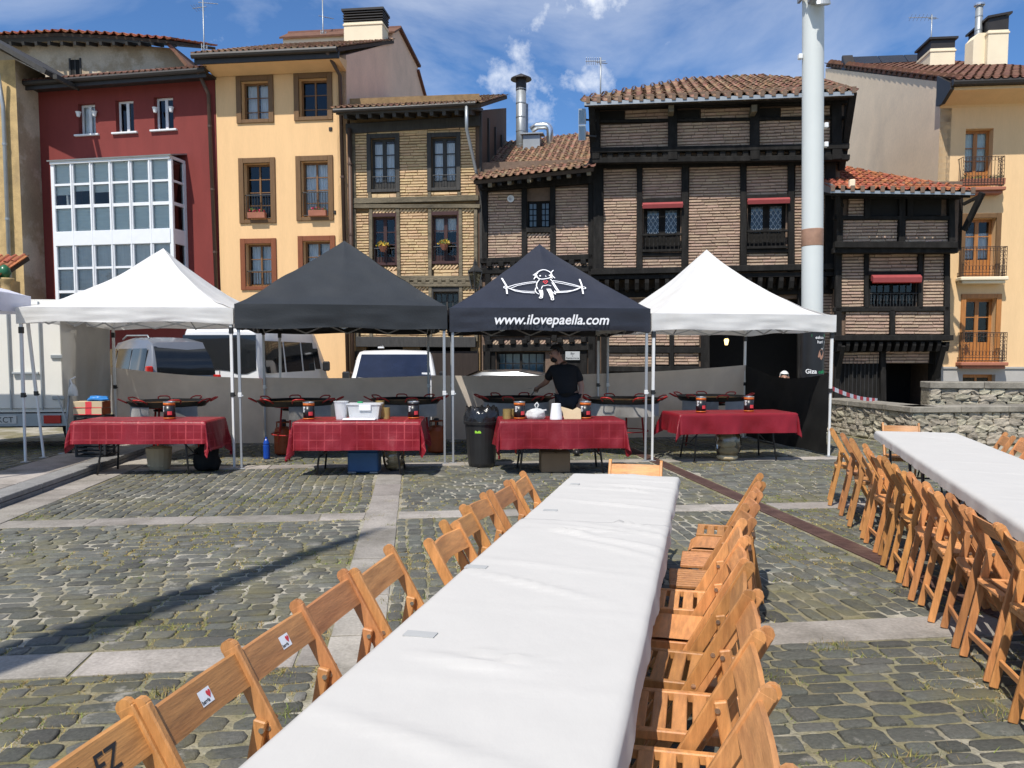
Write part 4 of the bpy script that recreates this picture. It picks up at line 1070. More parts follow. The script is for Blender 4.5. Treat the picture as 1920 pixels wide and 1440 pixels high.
def brick_panel(root, u0, v0, u1, v1, mb='brick_p', mm='shaded_mortar_p', dep=0.0, ch=.078, bl=.30, gap=.026, seed=None, diag=False, proud=.024, name='brick_panel', back=True, slope=0.0):
    r = random.Random(int(abs(u0*977+v0*131+u1*17)*100) % 99991)
    m = MB()
    if back:
        m.mi = 1; m.box(u0, u1, dep, dep+.05, v0, v1); m.mi = 0
    def brick(cx, cz, L_, h_, an=0.0):
        p = proud*r.uniform(.75, 1.2); ca, sa = math.cos(an), math.sin(an)
        x, z = L_/2, h_/2; j = lambda: r.uniform(-.005, .005)
        q = [(-x+j(), -z+j()), (x+j(), -z+j()), (x+j(), z+j()), (-x+j(), z+j())]
        q = [(cx + a*ca - b*sa, cz + a*sa + b*ca) for a, b in q]
        vv = [(a, dep, b) for a, b in q] + [(cx+(a-cx)*.96, dep-p, cz+(b-cz)*.88) for a, b in q]
        m.add(vv, [(4, 5, 6, 7), (0, 1, 5, 4), (1, 2, 6, 5), (2, 3, 7, 6), (3, 0, 4, 7)])
    if not diag:
        z = v0 + gap*.5
        n = max(1, int((v1-v0)/ch)); chh = (v1-v0)/n
        for k in range(n):
            z = v0 + chh*(k+.5); x = u0 + r.uniform(-bl, 0); wv = lambda q, zk=z: .010*noise.noise(V((q*.9, zk*.6, u0*3+v0))) + .004*noise.noise(V((q*3, zk*3, u0)))
            while x < u1 - .03:
                L_ = bl*r.uniform(.8, 1.5); a, b = max(x, u0+.003), min(x+L_, u1-.003)
                if b-a > .03: brick((a+b)/2, z + wv((a+b)/2) + r.uniform(-.004, .004), b-a-r.uniform(.002, .006), chh-gap*r.uniform(.85, 1.2))
                x += L_
    else:
        st = ch*1.42; x = u0
        hgt = v1-v0; L_ = hgt*1.15
        x = u0 + .02
        while x < u1 - .02:
            brick(min(max(x, u0+hgt*.35), u1-hgt*.35) if False else x, (v0+v1)/2, min(L_, .26), ch*.62, R(42)); x += st*.92
    o = m.build(name, [M_[mb], M_[mm]], root, kind='stuff'); return o
def timber(root, p, q, w_=.18, t_=.14, mat_='timber', name='timber_beam', up=(0, 1, 0), c=.012):
    m = MB(); p, q = V(p) + V((U(-.012, .012), 0, U(-.012, .012))), V(q) + V((U(-.012, .012), 0, U(-.012, .012)))
    m.beam(p, q, w_, t_, up, c); return m.build(name, M_[mat_], root)
def tile_mesh():
    m = MB(); n = 6; r0, r1, L_, t_ = .5, .40, 1.0, .08
    for (y, r) in ((0, r0), (L_, r1)):
        for i in range(n+1):
            a = math.pi*i/n; m.v.append((-math.cos(a)*r, y, math.sin(a)*r*.95))
    for i in range(n): m.f.append((i, i+1, n+1+i+1, n+1+i)); m.m.append(0)
    b = len(m.v)
    for i in range(n+1):
        a = math.pi*i/n; m.v.append((-math.cos(a)*(r0-t_), 0.0, math.sin(a)*(r0-t_)*.95))
    for i in range(n): m.f.append((i, b+i, b+i+1, i+1)); m.m.append(0)
    b2 = len(m.v)
    for i in range(n+1):
        a = math.pi*i/n; m.v.append((-math.cos(a)*(r0-t_), .35, math.sin(a)*(r0-t_)*.95))
    for i in range(n): m.f.append((b+i, b2+i, b2+i+1, b+i+1)); m.m.append(0)
    return m
TILE = tile_mesh(); TILEM = {k: TILE.mesh('roof_tile', M_[k], smooth=False) for k in ('tile', 'tile_r', 'tile_b')}
def tiled_roof(root, O, Uv, Wv, nc, nr, matk='tile', mask=None, nobj=150, name='roof', tl=None, under=True, rad=None, thick=.10):
    """O eave left corner, Uv along the eave, Wv up the slope; cover tiles over channel tiles on a deck."""
    O, Uv, Wv = V(O), V(Uv), V(Wv); X, Y = Uv.normalized(), Wv.normalized(); Z = X.cross(Y).normalized()
    m = MB(); m.slab([O, O+Uv, O+Uv+Wv, O+Wv] if mask is None else [O + Uv*a + Wv*b for a, b in mask], Z, thick)
    rf = m.build(name, M_['deck'], root)
    p, l_ = Uv.length/nc, Wv.length/nr; rad = rad or p*.54
    def inside(a, b):
        if mask is None: return True
        n = len(mask); c = False
        for i in range(n):
            (x0, y0), (x1, y1) = mask[i], mask[(i+1) % n]
            if (y0 > b) != (y1 > b) and a < (x1-x0)*(b-y0)/(y1-y0)+x0: c = not c
        return c
    ch = MB(); rest = MB(); cnt = 0
    for j in range(nr):
        for i in range(nc+1):
            if inside((i+.02)/nc, (j+.4)/nr) or inside((i-.02)/nc, (j+.4)/nr):       # channel tile, hollow side up
                c = O + X*(p*i) + Y*(l_*j - .06) + Z*(rad*.62 + .01*(j == 0))
                ch.add([c + X*(v[0]*rad*1.5) + Y*(v[1]*l_*1.15) + Z*(-v[2]*rad*1.0 + .0) for v in TILE.v], TILE.f)
            a, b = (i+.5)/nc, (j+.5)/nr
            if i == nc or not inside(a, b): continue
            M3 = Matrix((X, Y, Z)).transposed()
            an, tlt = U(-.035, .035), -.045 + U(-.012, .012)
            M4 = Matrix.Translation(O + X*(p*(i+.5)+U(-.012, .012)) + Y*(l_*j - .04 + U(-.02, .02)) + Z*(rad*.30 + .012)) @ M3.to_4x4() @ Matrix.Rotation(an, 4, 'Z') @ Matrix.Rotation(tlt, 4, 'X') @ Matrix.Diagonal((rad*1.05, l_*1.22, rad*1.0, 1))
            if cnt < nobj:
                o = obj('roof_tile', TILEM[matk], rf); o.matrix_local = M4; cnt += 1
            else: rest.add([M4 @ V(v) for v in TILE.v], TILE.f)
    ch.build('channel_tiles', M_[matk], rf, kind='stuff')
    if rest.v: rest.build('upper_tiles', M_[matk], rf, kind='stuff')
    return rf
def pipe(root, pts, r=.05, mat_='brownpipe', name='downpipe'):
    m = MB(); m.tube(pts, r, 10); 
    o = m.build(name, M_[mat_], root, smooth=True)
    if len(pts) > 1:
        a, b = V(pts[-2]), V(pts[-1]); n = max(1, int((b-a).length/1.8)); m = MB()
        for k in range(n):
            c = a.lerp(b, (k+.5)/n); m.tube([c-V((0, 0, .03)), c+V((0, 0, .03))], r*1.22, 10)
        m.build('bracket', M_[mat_], o)
    return o

# ------------------------------------------------------------------ oxblood red house
f = Fac('red_house', 'oxblood red rendered house with white glazed bay window', 60, 25.2, 409, 24.0); rt_ = f.root; W = f.W
ve = f.uv(235, 158)[1]; D = 8.0
wins = [f.rect(147, 194, 179, 252), f.rect(217, 187, 251, 248), f.rect(289, 181, 325, 243)]
bay = f.rect(99, 300, 322, 585)
wall(rt_, 'front_wall', 0, 0, W, ve, wins + [(bay[0]+.15, bay[1]+.2, bay[2]-.15, bay[3]-.25)], 'red_wall')
shell(rt_, 0, W, D, ve, 'red_wall')
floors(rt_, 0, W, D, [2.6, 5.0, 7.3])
for k, r in enumerate(wins):
    window(rt_, r, rec=.16, frame='white_paint', fw=.06, cols=2, rows=1, gl='glassdark' if k else 'glassclear', sill=(.12, .08, .05), sillm='white_paint', curtain='curtain' if k == 0 else None, mull=.09)
dB = -.72                                         # the bay stands 0.72 m off the wall
bx0, bz0, bx1, bz1 = f.rect(103, 303, 322, 590, dB)
cw = (bx1-bx0); m = MB()
by = MB(); by.box(bx0, bx1, dB+.1, -.002, bz0, bz0+.12); bayo = by.build('bay_window', M_['white_paint'], rt_)
colx = [bx0 + cw*i/6 for i in range(7)]
def zrow(py): return f.uv(215, py, dB)[1]
rows_ = [(zrow(340), zrow(301)), (zrow(381), zrow(344)), (zrow(431), zrow(387)), (zrow(499), zrow(459)), (zrow(543), zrow(503)), (zrow(585), zrow(548))]
m = MB()
for x in colx: m.rbox(x-.06, x+.06, dB-.01, dB+.09, bz0, bz1, .012)
for x in colx[1:-1]: m.rbox(x-.022, x+.022, dB-.035, dB-.008, bz0, bz1, .008)
m.build('mullions', M_['white_paint'], bayo)
m = MB(); zs = [bz1] + [z for r in rows_ for z in (r[1], r[0])] + [bz0]
for k in range(0, len(zs), 2):
    hi, lo = zs[k], zs[k+1]
    if hi-lo > .01: m.box(bx0+.05, bx1-.05, dB+.004, dB+.085, lo, hi)
m.box(bx0+.03, bx1-.03, dB-.03, dB+.003, zrow(458), zrow(432)); m.box(bx0-.04, bx1+.04, dB-.05, 0-.002, bz1, bz1+.10)
m.build('rails', M_['white_paint'], bayo)
for j, (z0, z1) in enumerate(rows_):
    for i in range(6):
        x0, x1 = colx[i]+.06, colx[i+1]-.06
        q = MB(); q.quad((x0, dB+.04, z0), (x1, dB+.04, z0), (x1, dB+.04, z1), (x0, dB+.04, z1)); q.build('pane', M_['glassclear'], bayo)
        zb = z0 if not (j == 1 and i < 3) else z0 + (z1-z0)*(.55, .72, .62)[i]
        if j < 5:
            q = MB(); n = 10; q.grid(1, n, lambda u, v: (x0-.02+(x1-x0+.04)*u, dB+.10+.006*(int(v*n) % 2), zb + (z1-zb)*v)); q.build('blind', M_['blind' if j < 3 else 'blind2'], bayo)
for sd_ in (-1, 1):
    x = bx0 if sd_ < 0 else bx1
    m = MB(); m.box(x-.05, x+.05, -.12, -.002, bz0, bz1)
    for z0, z1 in zip(zs[0::2], zs[1::2]): m.box(x-.04, x+.04, dB+.09, -.12, z1, z0)
    m.build('side_frame', M_['white_paint'], bayo)
    for (z0, z1) in rows_:
        q = MB(); q.quad((x, dB+.09, z0), (x, -.12, z0), (x, -.12, z1), (x, dB+.09, z1)); q.build('pane', M_['glassdark'], bayo)
m = MB(); m.slab([(bx0-.10, dB-.10, bz1+.11), (bx1+.10, dB-.10, bz1+.11), (bx1+.10, .0, bz1+.32), (bx0-.10, .0, bz1+.32)], (0, -.3, 1), .04); m.build('bay_roof', M_['zinc'], bayo)
m = MB(); m.box(bx0+.05, bx1-.05, dB+.16, -.25, bz1-.04, bz1); m.build('bay_ceiling', M_['white_paint'], bayo)
ov = .55; z0 = ve
m = MB(); m.box(-.15, W+.06, -ov+.02, .3, ve-.06, ve); m.box(-.15, W+.06, -ov, -ov+.06, ve-.16, ve+.02); m.build('eave_boards', M_['gutter'], rt_)
m = MB(); m.tube([(-.2, -ov-.06, ve+.02), (W+.08, -ov-.06, ve+.02)], .075, 8); m.build('gutter', M_['gutter'], rt_)
tiled_roof(rt_, (-.2, -ov-.05, ve+.05), (W+.25, 0, 0), (0, 5.0, 1.95), 34, 18, 'tile_b', nobj=136)
a = f.uv(391, 150, -.1); b = f.uv(409, 510, -.1)
pipe(rt_, [(a[0]-.05, -ov, ve), (a[0], -.12, ve-.5), (b[0], -.12, .1)], .055)
for (px, py) in ((146, 214), (176, 213), (290, 206), (320, 205)):
    u_, v_ = f.uv(px, py, -.1); m = MB(); m.lathe([(.045, -.07), (.075, .06), (.085, .06), (.085, .075), (.07, .075), (.03, .02)], 12, (u_, -.08, v_)); m.v = [(p[0], p[1], p[2]) for p in m.v]
    o = m.build('flower_pot', M_['white_paint'], None, smooth=False); o.location = f.O; o.rotation_euler = (0, 0, f.rz)
    tag(o, {146: 'small white wall pot left of the leftmost attic window of the red house', 176: 'small white wall pot on the right jamb of the leftmost attic window', 290: 'small white wall pot left of the open attic window', 320: 'small white wall pot inside the right jamb of the open attic window'}[px], 'flower pot', 'wall pots on the red house')

# ------------------------------------------------------------------ apricot house
f = Fac('apricot_house', 'narrow apricot house with brown framed windows and tall chimney', 410, 23.98, 653, 23.5); rt_ = f.root; W = f.W
ve = f.uv(520, 120)[1]; D = 12.5
R1 = [f.rect(453, 152, 504, 224), f.rect(561, 147, 614, 219)]; R2 = [f.rect(458, 306, 508, 412), f.rect(565, 302, 616, 407)]
R3 = [f.rect(461, 457, 510, 537), f.rect(569, 452, 620, 534)]
R4 = [f.rect(470, 625, 520, 760)]
wall(rt_, 'front_wall', 0, 0, W, ve, R1+R2+R3, 'yellow_wall')
for k, r in enumerate(R1): window(rt_, r, rec=.2, trim=1, trimw=.15, proud=.05, cols=2, split=[0, .2, .62, 1], gl='glassclear' if k == 0 else 'glassdark', curtain='curtain' if k == 0 else None, curd=.10)
for k, r in enumerate(R2):
    wd = window(rt_, r, rec=.2, trim=1, trimw=.15, proud=.05, cols=2, rows=4, gl='glassdark' if k == 0 else 'glassclear', curtain=None if k == 0 else 'curtain', curd=.05)
    m = MB(); zb, zt = r[1]+.06, r[1]+.72
    for i in range(10): x = r[0]+.04+(r[2]-r[0]-.08)*i/9; m.tube([(x, .06, zb), (x, .06, zt)], .009, 6)
    m.tube([(r[0], .06, zt), (r[2], .06, zt)], .014, 6); m.tube([(r[0], .06, zb), (r[2], .06, zb)], .012, 6); m.build('railing', M_['iron'], wd)
for k, r in enumerate(R3):
    wd = window(rt_, r, rec=.2, trim=1, trimw=.15, proud=.05, cols=2, rows=3, gl='glassclear', frame='brown_frame', trimm='red_trim', curtain='curtain', curd=.12, cur_bot=.05)
    m = MB(); zb, zt = r[1]+.06, r[1]+.45
    for i in range(10): x = r[0]+.04+(r[2]-r[0]-.08)*i/9; m.tube([(x, .06, zb), (x, .06, zt)], .009, 6)
    m.tube([(r[0], .06, zt), (r[2], .06, zt)], .014, 6); m.build('railing', M_['iron'], wd)
def flower_box(f, px, py, dep, wd, label, flow='flower_red', n=70, matb='terracotta'):
    u_, v_ = f.uv(px, py, dep); th = thing('flower_box', label, 'flower box', f.O + f.e*u_ + f.n*dep + V((0, 0, v_)), f.rz, 'window flower boxes')
    m = MB(); m.prismx([(-.09, .16), (.09, .16), (.07, 0), (-.07, 0)], -wd/2, wd/2); m.build('box', M_[matb], th)
    lf_, fl = MB(), MB()
    for _ in range(n):
        c = V((U(-wd/2, wd/2)*.95, U(-.08, .06), U(.15, .27))); tg = lf_ if rnd.random() < .6 else fl; s = U(.02, .045)
        a, b = V((U(-1, 1), U(-1, 1), U(-1, 1)))*s, V((U(-1, 1), U(-1, 1), U(-1, 1)))*s
        tg.add([c+a, c+b, c-a, c-b], [(0, 1, 2, 3)])
    lf_.build('leaves', M_['leaf'], th); fl.build('flowers', M_[flow], th); return th
flower_box(f, 482, 409, -.12, .52, 'terracotta flower box at the left middle window of the apricot house')
flower_box(f, 596, 405, -.12, .52, 'terracotta flower box at the right middle window of the apricot house')
for (px, py) in ((620, 242), (627, 398)):
    u_, v_ = f.uv(px, py); m = MB(); m.rbox(u_-.05, u_+.05, -.03, .01, v_-.05, v_+.05, .01); m.build('vent', M_['gutter'], rt_)
ov = .72; zE = f.uv(520, 104, -ov)[1]
m = MB(); m.prismx([(-ov, zE-.14), (-ov, zE-.10), (0, ve+.02), (0, ve-.05), (-.05, ve-.30)], -.02, W+.02); m.build('cornice', M_['yellow_wall'], rt_)
m = MB(); m.box(-.22, W+.05, -ov-.06, -ov-.002, zE-.16, zE+.08); m.build('fascia', M_['gutter'], rt_)
m = MB(); m.tube([(-.26, -ov-.12, zE+.05), (W+.02, -ov-.12, zE+.05)], .08, 8); m.build('gutter', M_['gutter'], rt_)
# right side gable, in shade
pts = [(645, 99), (736, 80), (736, 62), (748, 57), (784, 126), (782, 134), (799, 193), (812, 240)]
sp = [f.side(px, py, W) for px, py in pts]
poly = [(0, ve-1.0 - 6.5), (0, sp[0][1])] + sp[1:] + [(sp[-1][0], 2.0)]
m = MB(); m.prismx([(p[0], p[1]) for p in poly], W-.3, W); m.build('side_wall', M_['side_render'], rt_)
ry, rz_ = sp[1]
tiled_roof(rt_, (-.2, -ov-.1, zE+.1), (W+.25, 0, 0), (0, ry+ov+.1, rz_-zE-.02), 24, 18, 'tile', nobj=96)
yb = sp[4][0]
m = MB(); m.slab([(-.1, sp[3][0]-.15, sp[3][1]+.10), (W+.12, sp[3][0]-.15, sp[3][1]+.10), (W+.12, sp[4][0], sp[4][1]+.06), (-.1, sp[4][0], sp[4][1]+.06)], (0, .5, 1), .10)
m.slab([(-.1, sp[5][0], sp[5][1]+.08), (W+.10, sp[5][0], sp[5][1]+.08), (W+.10, sp[7][0], sp[7][1]+.08), (-.1, sp[7][0], sp[7][1]+.08)], (0, .5, 1), .10)
m.slab([(-.1, sp[2][0]-.1, sp[2][1]+.02), (W+.1, sp[2][0]-.1, sp[2][1]+.02), (W+.1, sp[3][0], sp[3][1]+.12), (-.1, sp[3][0], sp[3][1]+.12)], (0, -.2, 1), .06)
m.build('rear_roof', M_['tile_b'], rt_)
m = MB(); m.box(0, W-.31, sp[2][0], sp[2][0]+.2, rz_-1, sp[2][1]); m.build('dormer_wall', M_['cream'], rt_)
shell(rt_, 0, W-.32, sp[7][0], ve, 'yellow_wall', ends=(1, 0))
floors(rt_, 0, W-.32, 6, [2.6, 5.1, 8.2])
a = f.uv(636, 105, -.1); b = f.uv(650, 460, -.1)
pipe(rt_, [(a[0]-.1, -ov-.1, zE), (a[0]+.02, -.12, ve-.45), (b[0], -.12, .1)], .055)
# chimney on the apricot roof
def chimney(label, c, w_, d_, zb, zt, rz, cap=.45, mat_='cream', capm='gutter', slats=4, shed=0.0, name='chimney', lean=0):
    th = thing(name, label, 'chimney', (c[0], c[1], zb), rz, 'roof chimneys'); H = zt-zb
    m = MB(); m.rbox(-w_/2, w_/2, -d_/2, d_/2, -.3, H-cap, .012); m.build('stack', M_[mat_], th)
    m = MB(); m.rbox(-w_/2-.025, w_/2+.025, -d_/2-.025, d_/2+.025, H-cap-.12, H-cap-.06, .008); m.build('band', M_[mat_], th)
    m = MB()
    if slats:
        for k in range(slats):
            z = H-cap + cap*.72*(k+.3)/slats; m.rbox(-w_/2+.01-.03, w_/2+.03, -d_/2-.03, d_/2+.03, z, z+.035, .004)
        m.box(-w_/2+.12, w_/2-.12, -d_/2+.12, d_/2-.12, H-cap, H-.1)
    else: m.box(-w_/2+.015, w_/2-.015, -d_/2+.015, d_/2-.015, H-cap, H-.06)
    m.build('vent_louvres', M_[capm], th)
    m = MB(); e = .06
    m.slab([(-w_/2-e, -d_/2-e, H-.06), (w_/2+e, -d_/2-e, H-.06+shed), (w_/2+e, d_/2+e, H-.06+shed), (-w_/2-e, d_/2+e, H-.06)], (0, 0, 1), .07); m.build('cap', M_[capm], th)
    return th
dC = f.side(719, 80, W)[0]; Pw = f.O + f.e*W + f.n*dC; p0 = at_y(641, 80, Pw.y); p1 = at_y(718, 12, Pw.y); w_ = p1.x - p0.x
chimney('cream chimney with black slatted cap on the apricot roof', ((p0.x+p1.x)/2 + .06, Pw.y+.35), w_-.06, .7, p0.z-.1, p1.z, f.rz, cap=.48)

# ------------------------------------------------------------------ tall old house behind the red one
f = Fac('old_plaster_house', 'tall old house with patchy plaster behind the red house', -120, 31.0, 366, 30.4); rt_ = f.root; W = f.W
P = lambda px, py, dep=0.0: f.uv(px, py, dep)
poly = [P(-120, 88), P(20, 84), P(110, 76), P(225, 82), P(318, 90), P(340, 112), P(364, 146), P(364, 330), P(-120, 330)]
hw = f.rect(133, 112, 150, 148)
m = MB(); m.prism(poly, 0, .3); m.build('front_wall', M_['old_plaster'], rt_)
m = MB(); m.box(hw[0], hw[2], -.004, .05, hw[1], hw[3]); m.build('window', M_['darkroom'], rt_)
m = MB(); m.box(hw[0]-.06, hw[0], -.03, .02, hw[1], hw[3]+.05); m.box(hw[2], hw[2]+.06, -.03, .02, hw[1], hw[3]+.05); m.box((hw[0]+hw[2])/2-.02, (hw[0]+hw[2])/2+.02, -.02, .02, hw[1], hw[3]); m.build('window_frame', M_['timber_dark'], rt_)
top = [(-120, 70), (20, 64), (110, 60), (225, 66), (318, 74)]
tp = [P(a, b, -.6) for a, b in top]
for (a, b) in zip(tp[:-1], tp[1:]):
    n = max(2, int((b[0]-a[0])/.3)); tiled_roof(rt_, (a[0], -.65, a[1]-.05), (b[0]-a[0], 0, b[1]-a[1]), (0, 4.0, 1.25), n, 8, 'tile_r', nobj=n, name='roof')
m = MB(); q = [P(312, 80, -.5), P(330, 98, -.5), P(352, 125, -.5), P(370, 146, -.5)]
for a, b in zip(q[:-1], q[1:]): m.slab([(a[0], -.55, a[1]+.08), (b[0], -.55, b[1]+.08), (b[0], 5.0, b[1]+.08), (a[0], 5.0, a[1]+.08)], ((b[1]-a[1])*-1, 0, 1), .12)
m.build('hip_roof', M_['tile_b'], rt_)
m = MB()
for k in range(14):
    a = P(5+k*24, 86, -.3); m.beam((a[0], -.6, a[1]-.02), (a[0], .2, a[1]+.2), .10, .12)
m.build('rafter_ends', M_['timber_dark'], rt_)
shell(rt_, 0, W, 6.0, P(200, 150)[1], 'old_plaster')

# ------------------------------------------------------------------ ochre stone house at the left edge
f = Fac('ochre_stone_house', 'weathered ochre stone house cut off by the left picture edge', -160, 24.6, 40, 24.2); rt_ = f.root; W = f.W
zt = f.uv(20, 112)[1]
wall(rt_, 'front_wall', 0, 0, W, zt, [], 'ochre_stone')
m = MB(); m.quad((W, 0, 0), (W, 1.3, 0), (W, 1.3, zt), (W, 0, zt)); m.build('side_wall', M_['old_plaster'], rt_)
a, b = f.uv(-90, 28, -.6), f.uv(106, 132, -.6)
m = MB(); m.slab([(a[0], -.7, a[1]), (b[0]-.25, -.7, b[1]), (b[0]-.25, 3.0, b[1]), (a[0], 3.0, a[1])], (.5, 0, 1), .13); m.build('verge_roof', M_['timber_dark'], rt_)
m = MB()
for k in range(5):
    t_ = .45 + .13*k; c = V((a[0], 0, a[1])).lerp(V((b[0], 0, b[1])), t_); m.beam((c.x, -.55, c.z-.20), (c.x, .4, c.z-.20), .12, .12)
m.build('rafter_ends', M_['timber_dark'], rt_)
a = f.uv(7, 200, -.1); b = f.uv(16, 460, -.1); pipe(rt_, [(a[0], -.3, a[1]+1), (a[0], -.12, a[1]), (b[0], -.12, .2)], .06, 'zinc')
q = f.rect(-150, 300, -60, 460); 
# small tiled shrine roof in front of it
c = at_y(8, 505, 21.5); th = thing('shrine_roof', 'small tiled porch roof with green finial at the left edge', 'porch roof', (c.x, c.y, 0), R(-8))
tiled_roof(th, (-.9, -.5, c.z-.25), (1.15, 0, 0), (.15, .9, .62), 5, 3, 'tile_r', nobj=15)
m = MB(); m.lathe([(.11, 0), (.13, .06), (.16, .10), (.13, .24), (.05, .32), (0, .34)], 14, (.30, -.35, c.z-.25)); m.build('finial', M_['greenfin'], th, smooth=True)
m = MB(); m.lathe([(.16, 0), (.18, .06), (.12, .12), (.14, .34), (.19, .42), (.19, .47)], 14, (.34, -.35, c.z-.74)); m.lathe([(.16, -2.8), (.17, 0)], 14, (.34, -.35, c.z-.76)); m.build('pillar', M_['ochre_stone'], th, smooth=True)
m = MB(); m.box(-.9, .2, -.4, .3, 0, c.z-.3); m.build('niche_wall', M_['ochre_stone'], th)
# ------------------------------------------------------------------ ochre brick house
f = Fac('ochre_brick_house', 'half timbered ochre brick house with flower baskets at its windows', 657, 23.5, 899, 23.05); rt_ = f.root; W = f.W
D = 6.0; zE = f.uv(770, 205, -.8)[1]; ve = f.uv(770, 240)[1]
R1 = [f.rect(696, 259, 742, 355), f.rect(809, 257, 856, 352)]; R2 = [f.rect(699, 407, 742, 493), f.rect(811, 404, 858, 490)]; R3 = [f.rect(813, 547, 860, 600)]
gz = f.uv(770, 655)[1]
wall(rt_, 'core_wall', 0, 0, W, ve+.9, R1+R2+R3+[(.4, .05, 1.5, 2.2), (2.0, .05, 3.5, 2.3)], 'shaded_mortar_y', dep=.06)
shell(rt_, 0, W-.02, D, ve+.5, 'shaded_mortar_y'); floors(rt_, 0, W-.02, D, [2.4, 4.5, 6.6])
def px_panels(f, lst, mb, mm, dep=0.0, **k):
    for (x0, y0, x1, y1) in lst:
        brick_panel(f.root, *f.rect(x0, y0, x1, y1, dep), mb, mm, dep, **k)
by, my = 'brick_y', 'shaded_mortar_y'
px_panels(f, [(666, 233, 690, 372), (749, 233, 802, 372), (863, 233, 892, 372), (696, 363, 744, 372), (808, 360, 858, 372),
              (668, 400, 693, 518), (749, 400, 803, 518), (864, 400, 889, 518), (814, 505, 860, 518), (700, 508, 746, 518), (676, 545, 806, 640), (867, 545, 895, 640), (690, 233, 802, 252), (802, 233, 863, 250),
              (808, 605, 862, 640)], by, my)
px_panels(f, [(695, 391, 746, 401), (749, 391, 803, 400), (808, 390, 860, 399), (864, 390, 889, 400), (814, 496, 860, 506), (700, 500, 746, 509), (676, 537, 806, 546), (867, 537, 893, 546)], by, my, diag=True)
def tb(f, x0, y0, x1, y1, w_=.17, mat_='timber_grey', dep=-.02, t_=.12, name='timber_beam'):
    a, b = f.uv(x0, y0, dep), f.uv(x1, y1, dep); return timber(f.root, (a[0], dep, a[1]), (b[0], dep, b[1]), w_ if abs(x1-x0) < abs(y1-y0) else t_, t_ if abs(x1-x0) < abs(y1-y0) else w_, mat_, name, up=(0, 1, 0) if abs(x1-x0) < abs(y1-y0) else (0, 1, 0))
def hb(f, x0, x1, yc, h, mat_='timber_grey', dep=-.02, t_=.14, yc2=None, name='timber_beam'):      # horizontal beam, height h metres
    a, b = f.uv(x0, yc, dep), f.uv(x1, yc2 if yc2 is not None else yc, dep); p, q = V((a[0], dep, a[1])), V((b[0], dep, b[1]))
    return timber(f.root, p, q, t_, h, mat_, name, up=(0, 0, 1))
def vb(f, xc, y0, y1, w_, mat_='timber_grey', dep=-.02, t_=.14, xc2=None, name='timber_post'):
    a, b = f.uv(xc, y0, dep), f.uv(xc if xc2 is None else xc2, y1, dep)
    return timber(f.root, (a[0], dep, a[1]), (b[0], dep, b[1]), w_, t_, mat_, name, up=(0, 1, 0))
hb(f, 655, 898, 378, .16, yc2=372); hb(f, 655, 900, 388, .11); hb(f, 668, 890, 522, .14); hb(f, 672, 892, 533, .14); hb(f, 668, 893, 641, .30, 'timber_dark', t_=.2)
m = MB()
for k in range(13):
    u_, v_ = f.uv(690+k*15, 527, -.03); m.rbox(u_-.06, u_+.06, -.10, 0, v_-.07, v_+.07, .01)
m.build('joist_ends', M_['timber_grey'], rt_)
for (x, y0, y1, xx) in ((663, 230, 374, 665), (665, 392, 640, 670), (747, 392, 520, 748), (695, 392, 640, 697), (806, 392, 640, 808), (863, 392, 640, 865), (892, 392, 640, 893), (693, 362, 374, 694), (747, 362, 374, 747), (805, 360, 374, 806), (861, 360, 374, 861)):
    vb(f, x, y0, y1, .10, xc2=xx, dep=-.012, t_=.10)
hb(f, 650, 900, 243, .28, 'timber_dark', t_=.16, yc2=228); 
for k, r in enumerate(R1):
    wd = window(rt_, r, rec=.12, trim=1, trimw=.12, proud=.05, cols=2, split=[.0, .34, .67, 1], panel=.16, frame='timber_dark', trimm='timber_dark', curtain='curtain', cur_top=.93, cur_bot=.14, fw=.07, mull=.11)
    m = MB()
    for i in range(8): x = r[0]+.04+(r[2]-r[0]-.08)*i/7; m.tube([(x, .03, r[1]+.03), (x, .03, r[1]+.36)], .008, 6)
    m.tube([(r[0], .03, r[1]+.36), (r[2], .03, r[1]+.36)], .012, 6); m.build('railing', M_['iron'], wd)
for k, r in enumerate(R2):
    wd = window(rt_, r, rec=.12, trim=1, trimw=.11, proud=.05, cols=2, rows=3, panel=.14, frame='maroon_timber', trimm='maroon_timber', gl='glassclear', curtain='blind2' if k else None, cur_bot=.62, fw=.06, mull=.10)
    m = MB()
    for i in range(8): x = r[0]+.04+(r[2]-r[0]-.08)*i/7; m.tube([(x, .03, r[1]+.03), (x, .03, r[1]+.42)], .008, 6)
    m.tube([(r[0], .03, r[1]+.42), (r[2], .03, r[1]+.42)], .012, 6); m.build('railing', M_['iron'], wd)
    c = V(((r[0]+r[2])/2, -.16, r[1]+.46)); th = thing('flower_basket', ['yellow flower basket on the left lower window of the ochre brick house', 'yellow flower basket on the right lower window of the ochre brick house'][k], 'flower basket', f.O + f.e*c.x + f.n*c.y + V((0, 0, c.z)), f.rz, 'flower baskets on the ochre brick house')
    m = MB(); m.lathe([(.05, -.16), (.11, -.05), (.13, 0), (.11, 0)], 12); m.build('basket', M_['terracotta'], th)
    lf_, fl = MB(), MB()
    for _ in range(170):
        a = V((rnd.gauss(0, 1), rnd.gauss(0, 1), rnd.gauss(0, 1))).normalized()*U(.10, .19); a.z = abs(a.z)*.8; s = U(.02, .04)
        p, q = V((U(-1, 1), U(-1, 1), U(-1, 1)))*s, V((U(-1, 1), U(-1, 1), U(-1, 1)))*s; (lf_ if rnd.random() < .35 else fl).add([a+p, a+q, a-p, a-q], [(0, 1, 2, 3)])
    lf_.build('leaves', M_['leaf'], th); fl.build('flowers', M_['flower_yellow'], th)
for r in R3: window(rt_, r, rec=.15, trim=1, trimw=.12, proud=.04, cols=4, rows=3, frame='timber_dark', trimm='timber_dark', gl='glassdark')
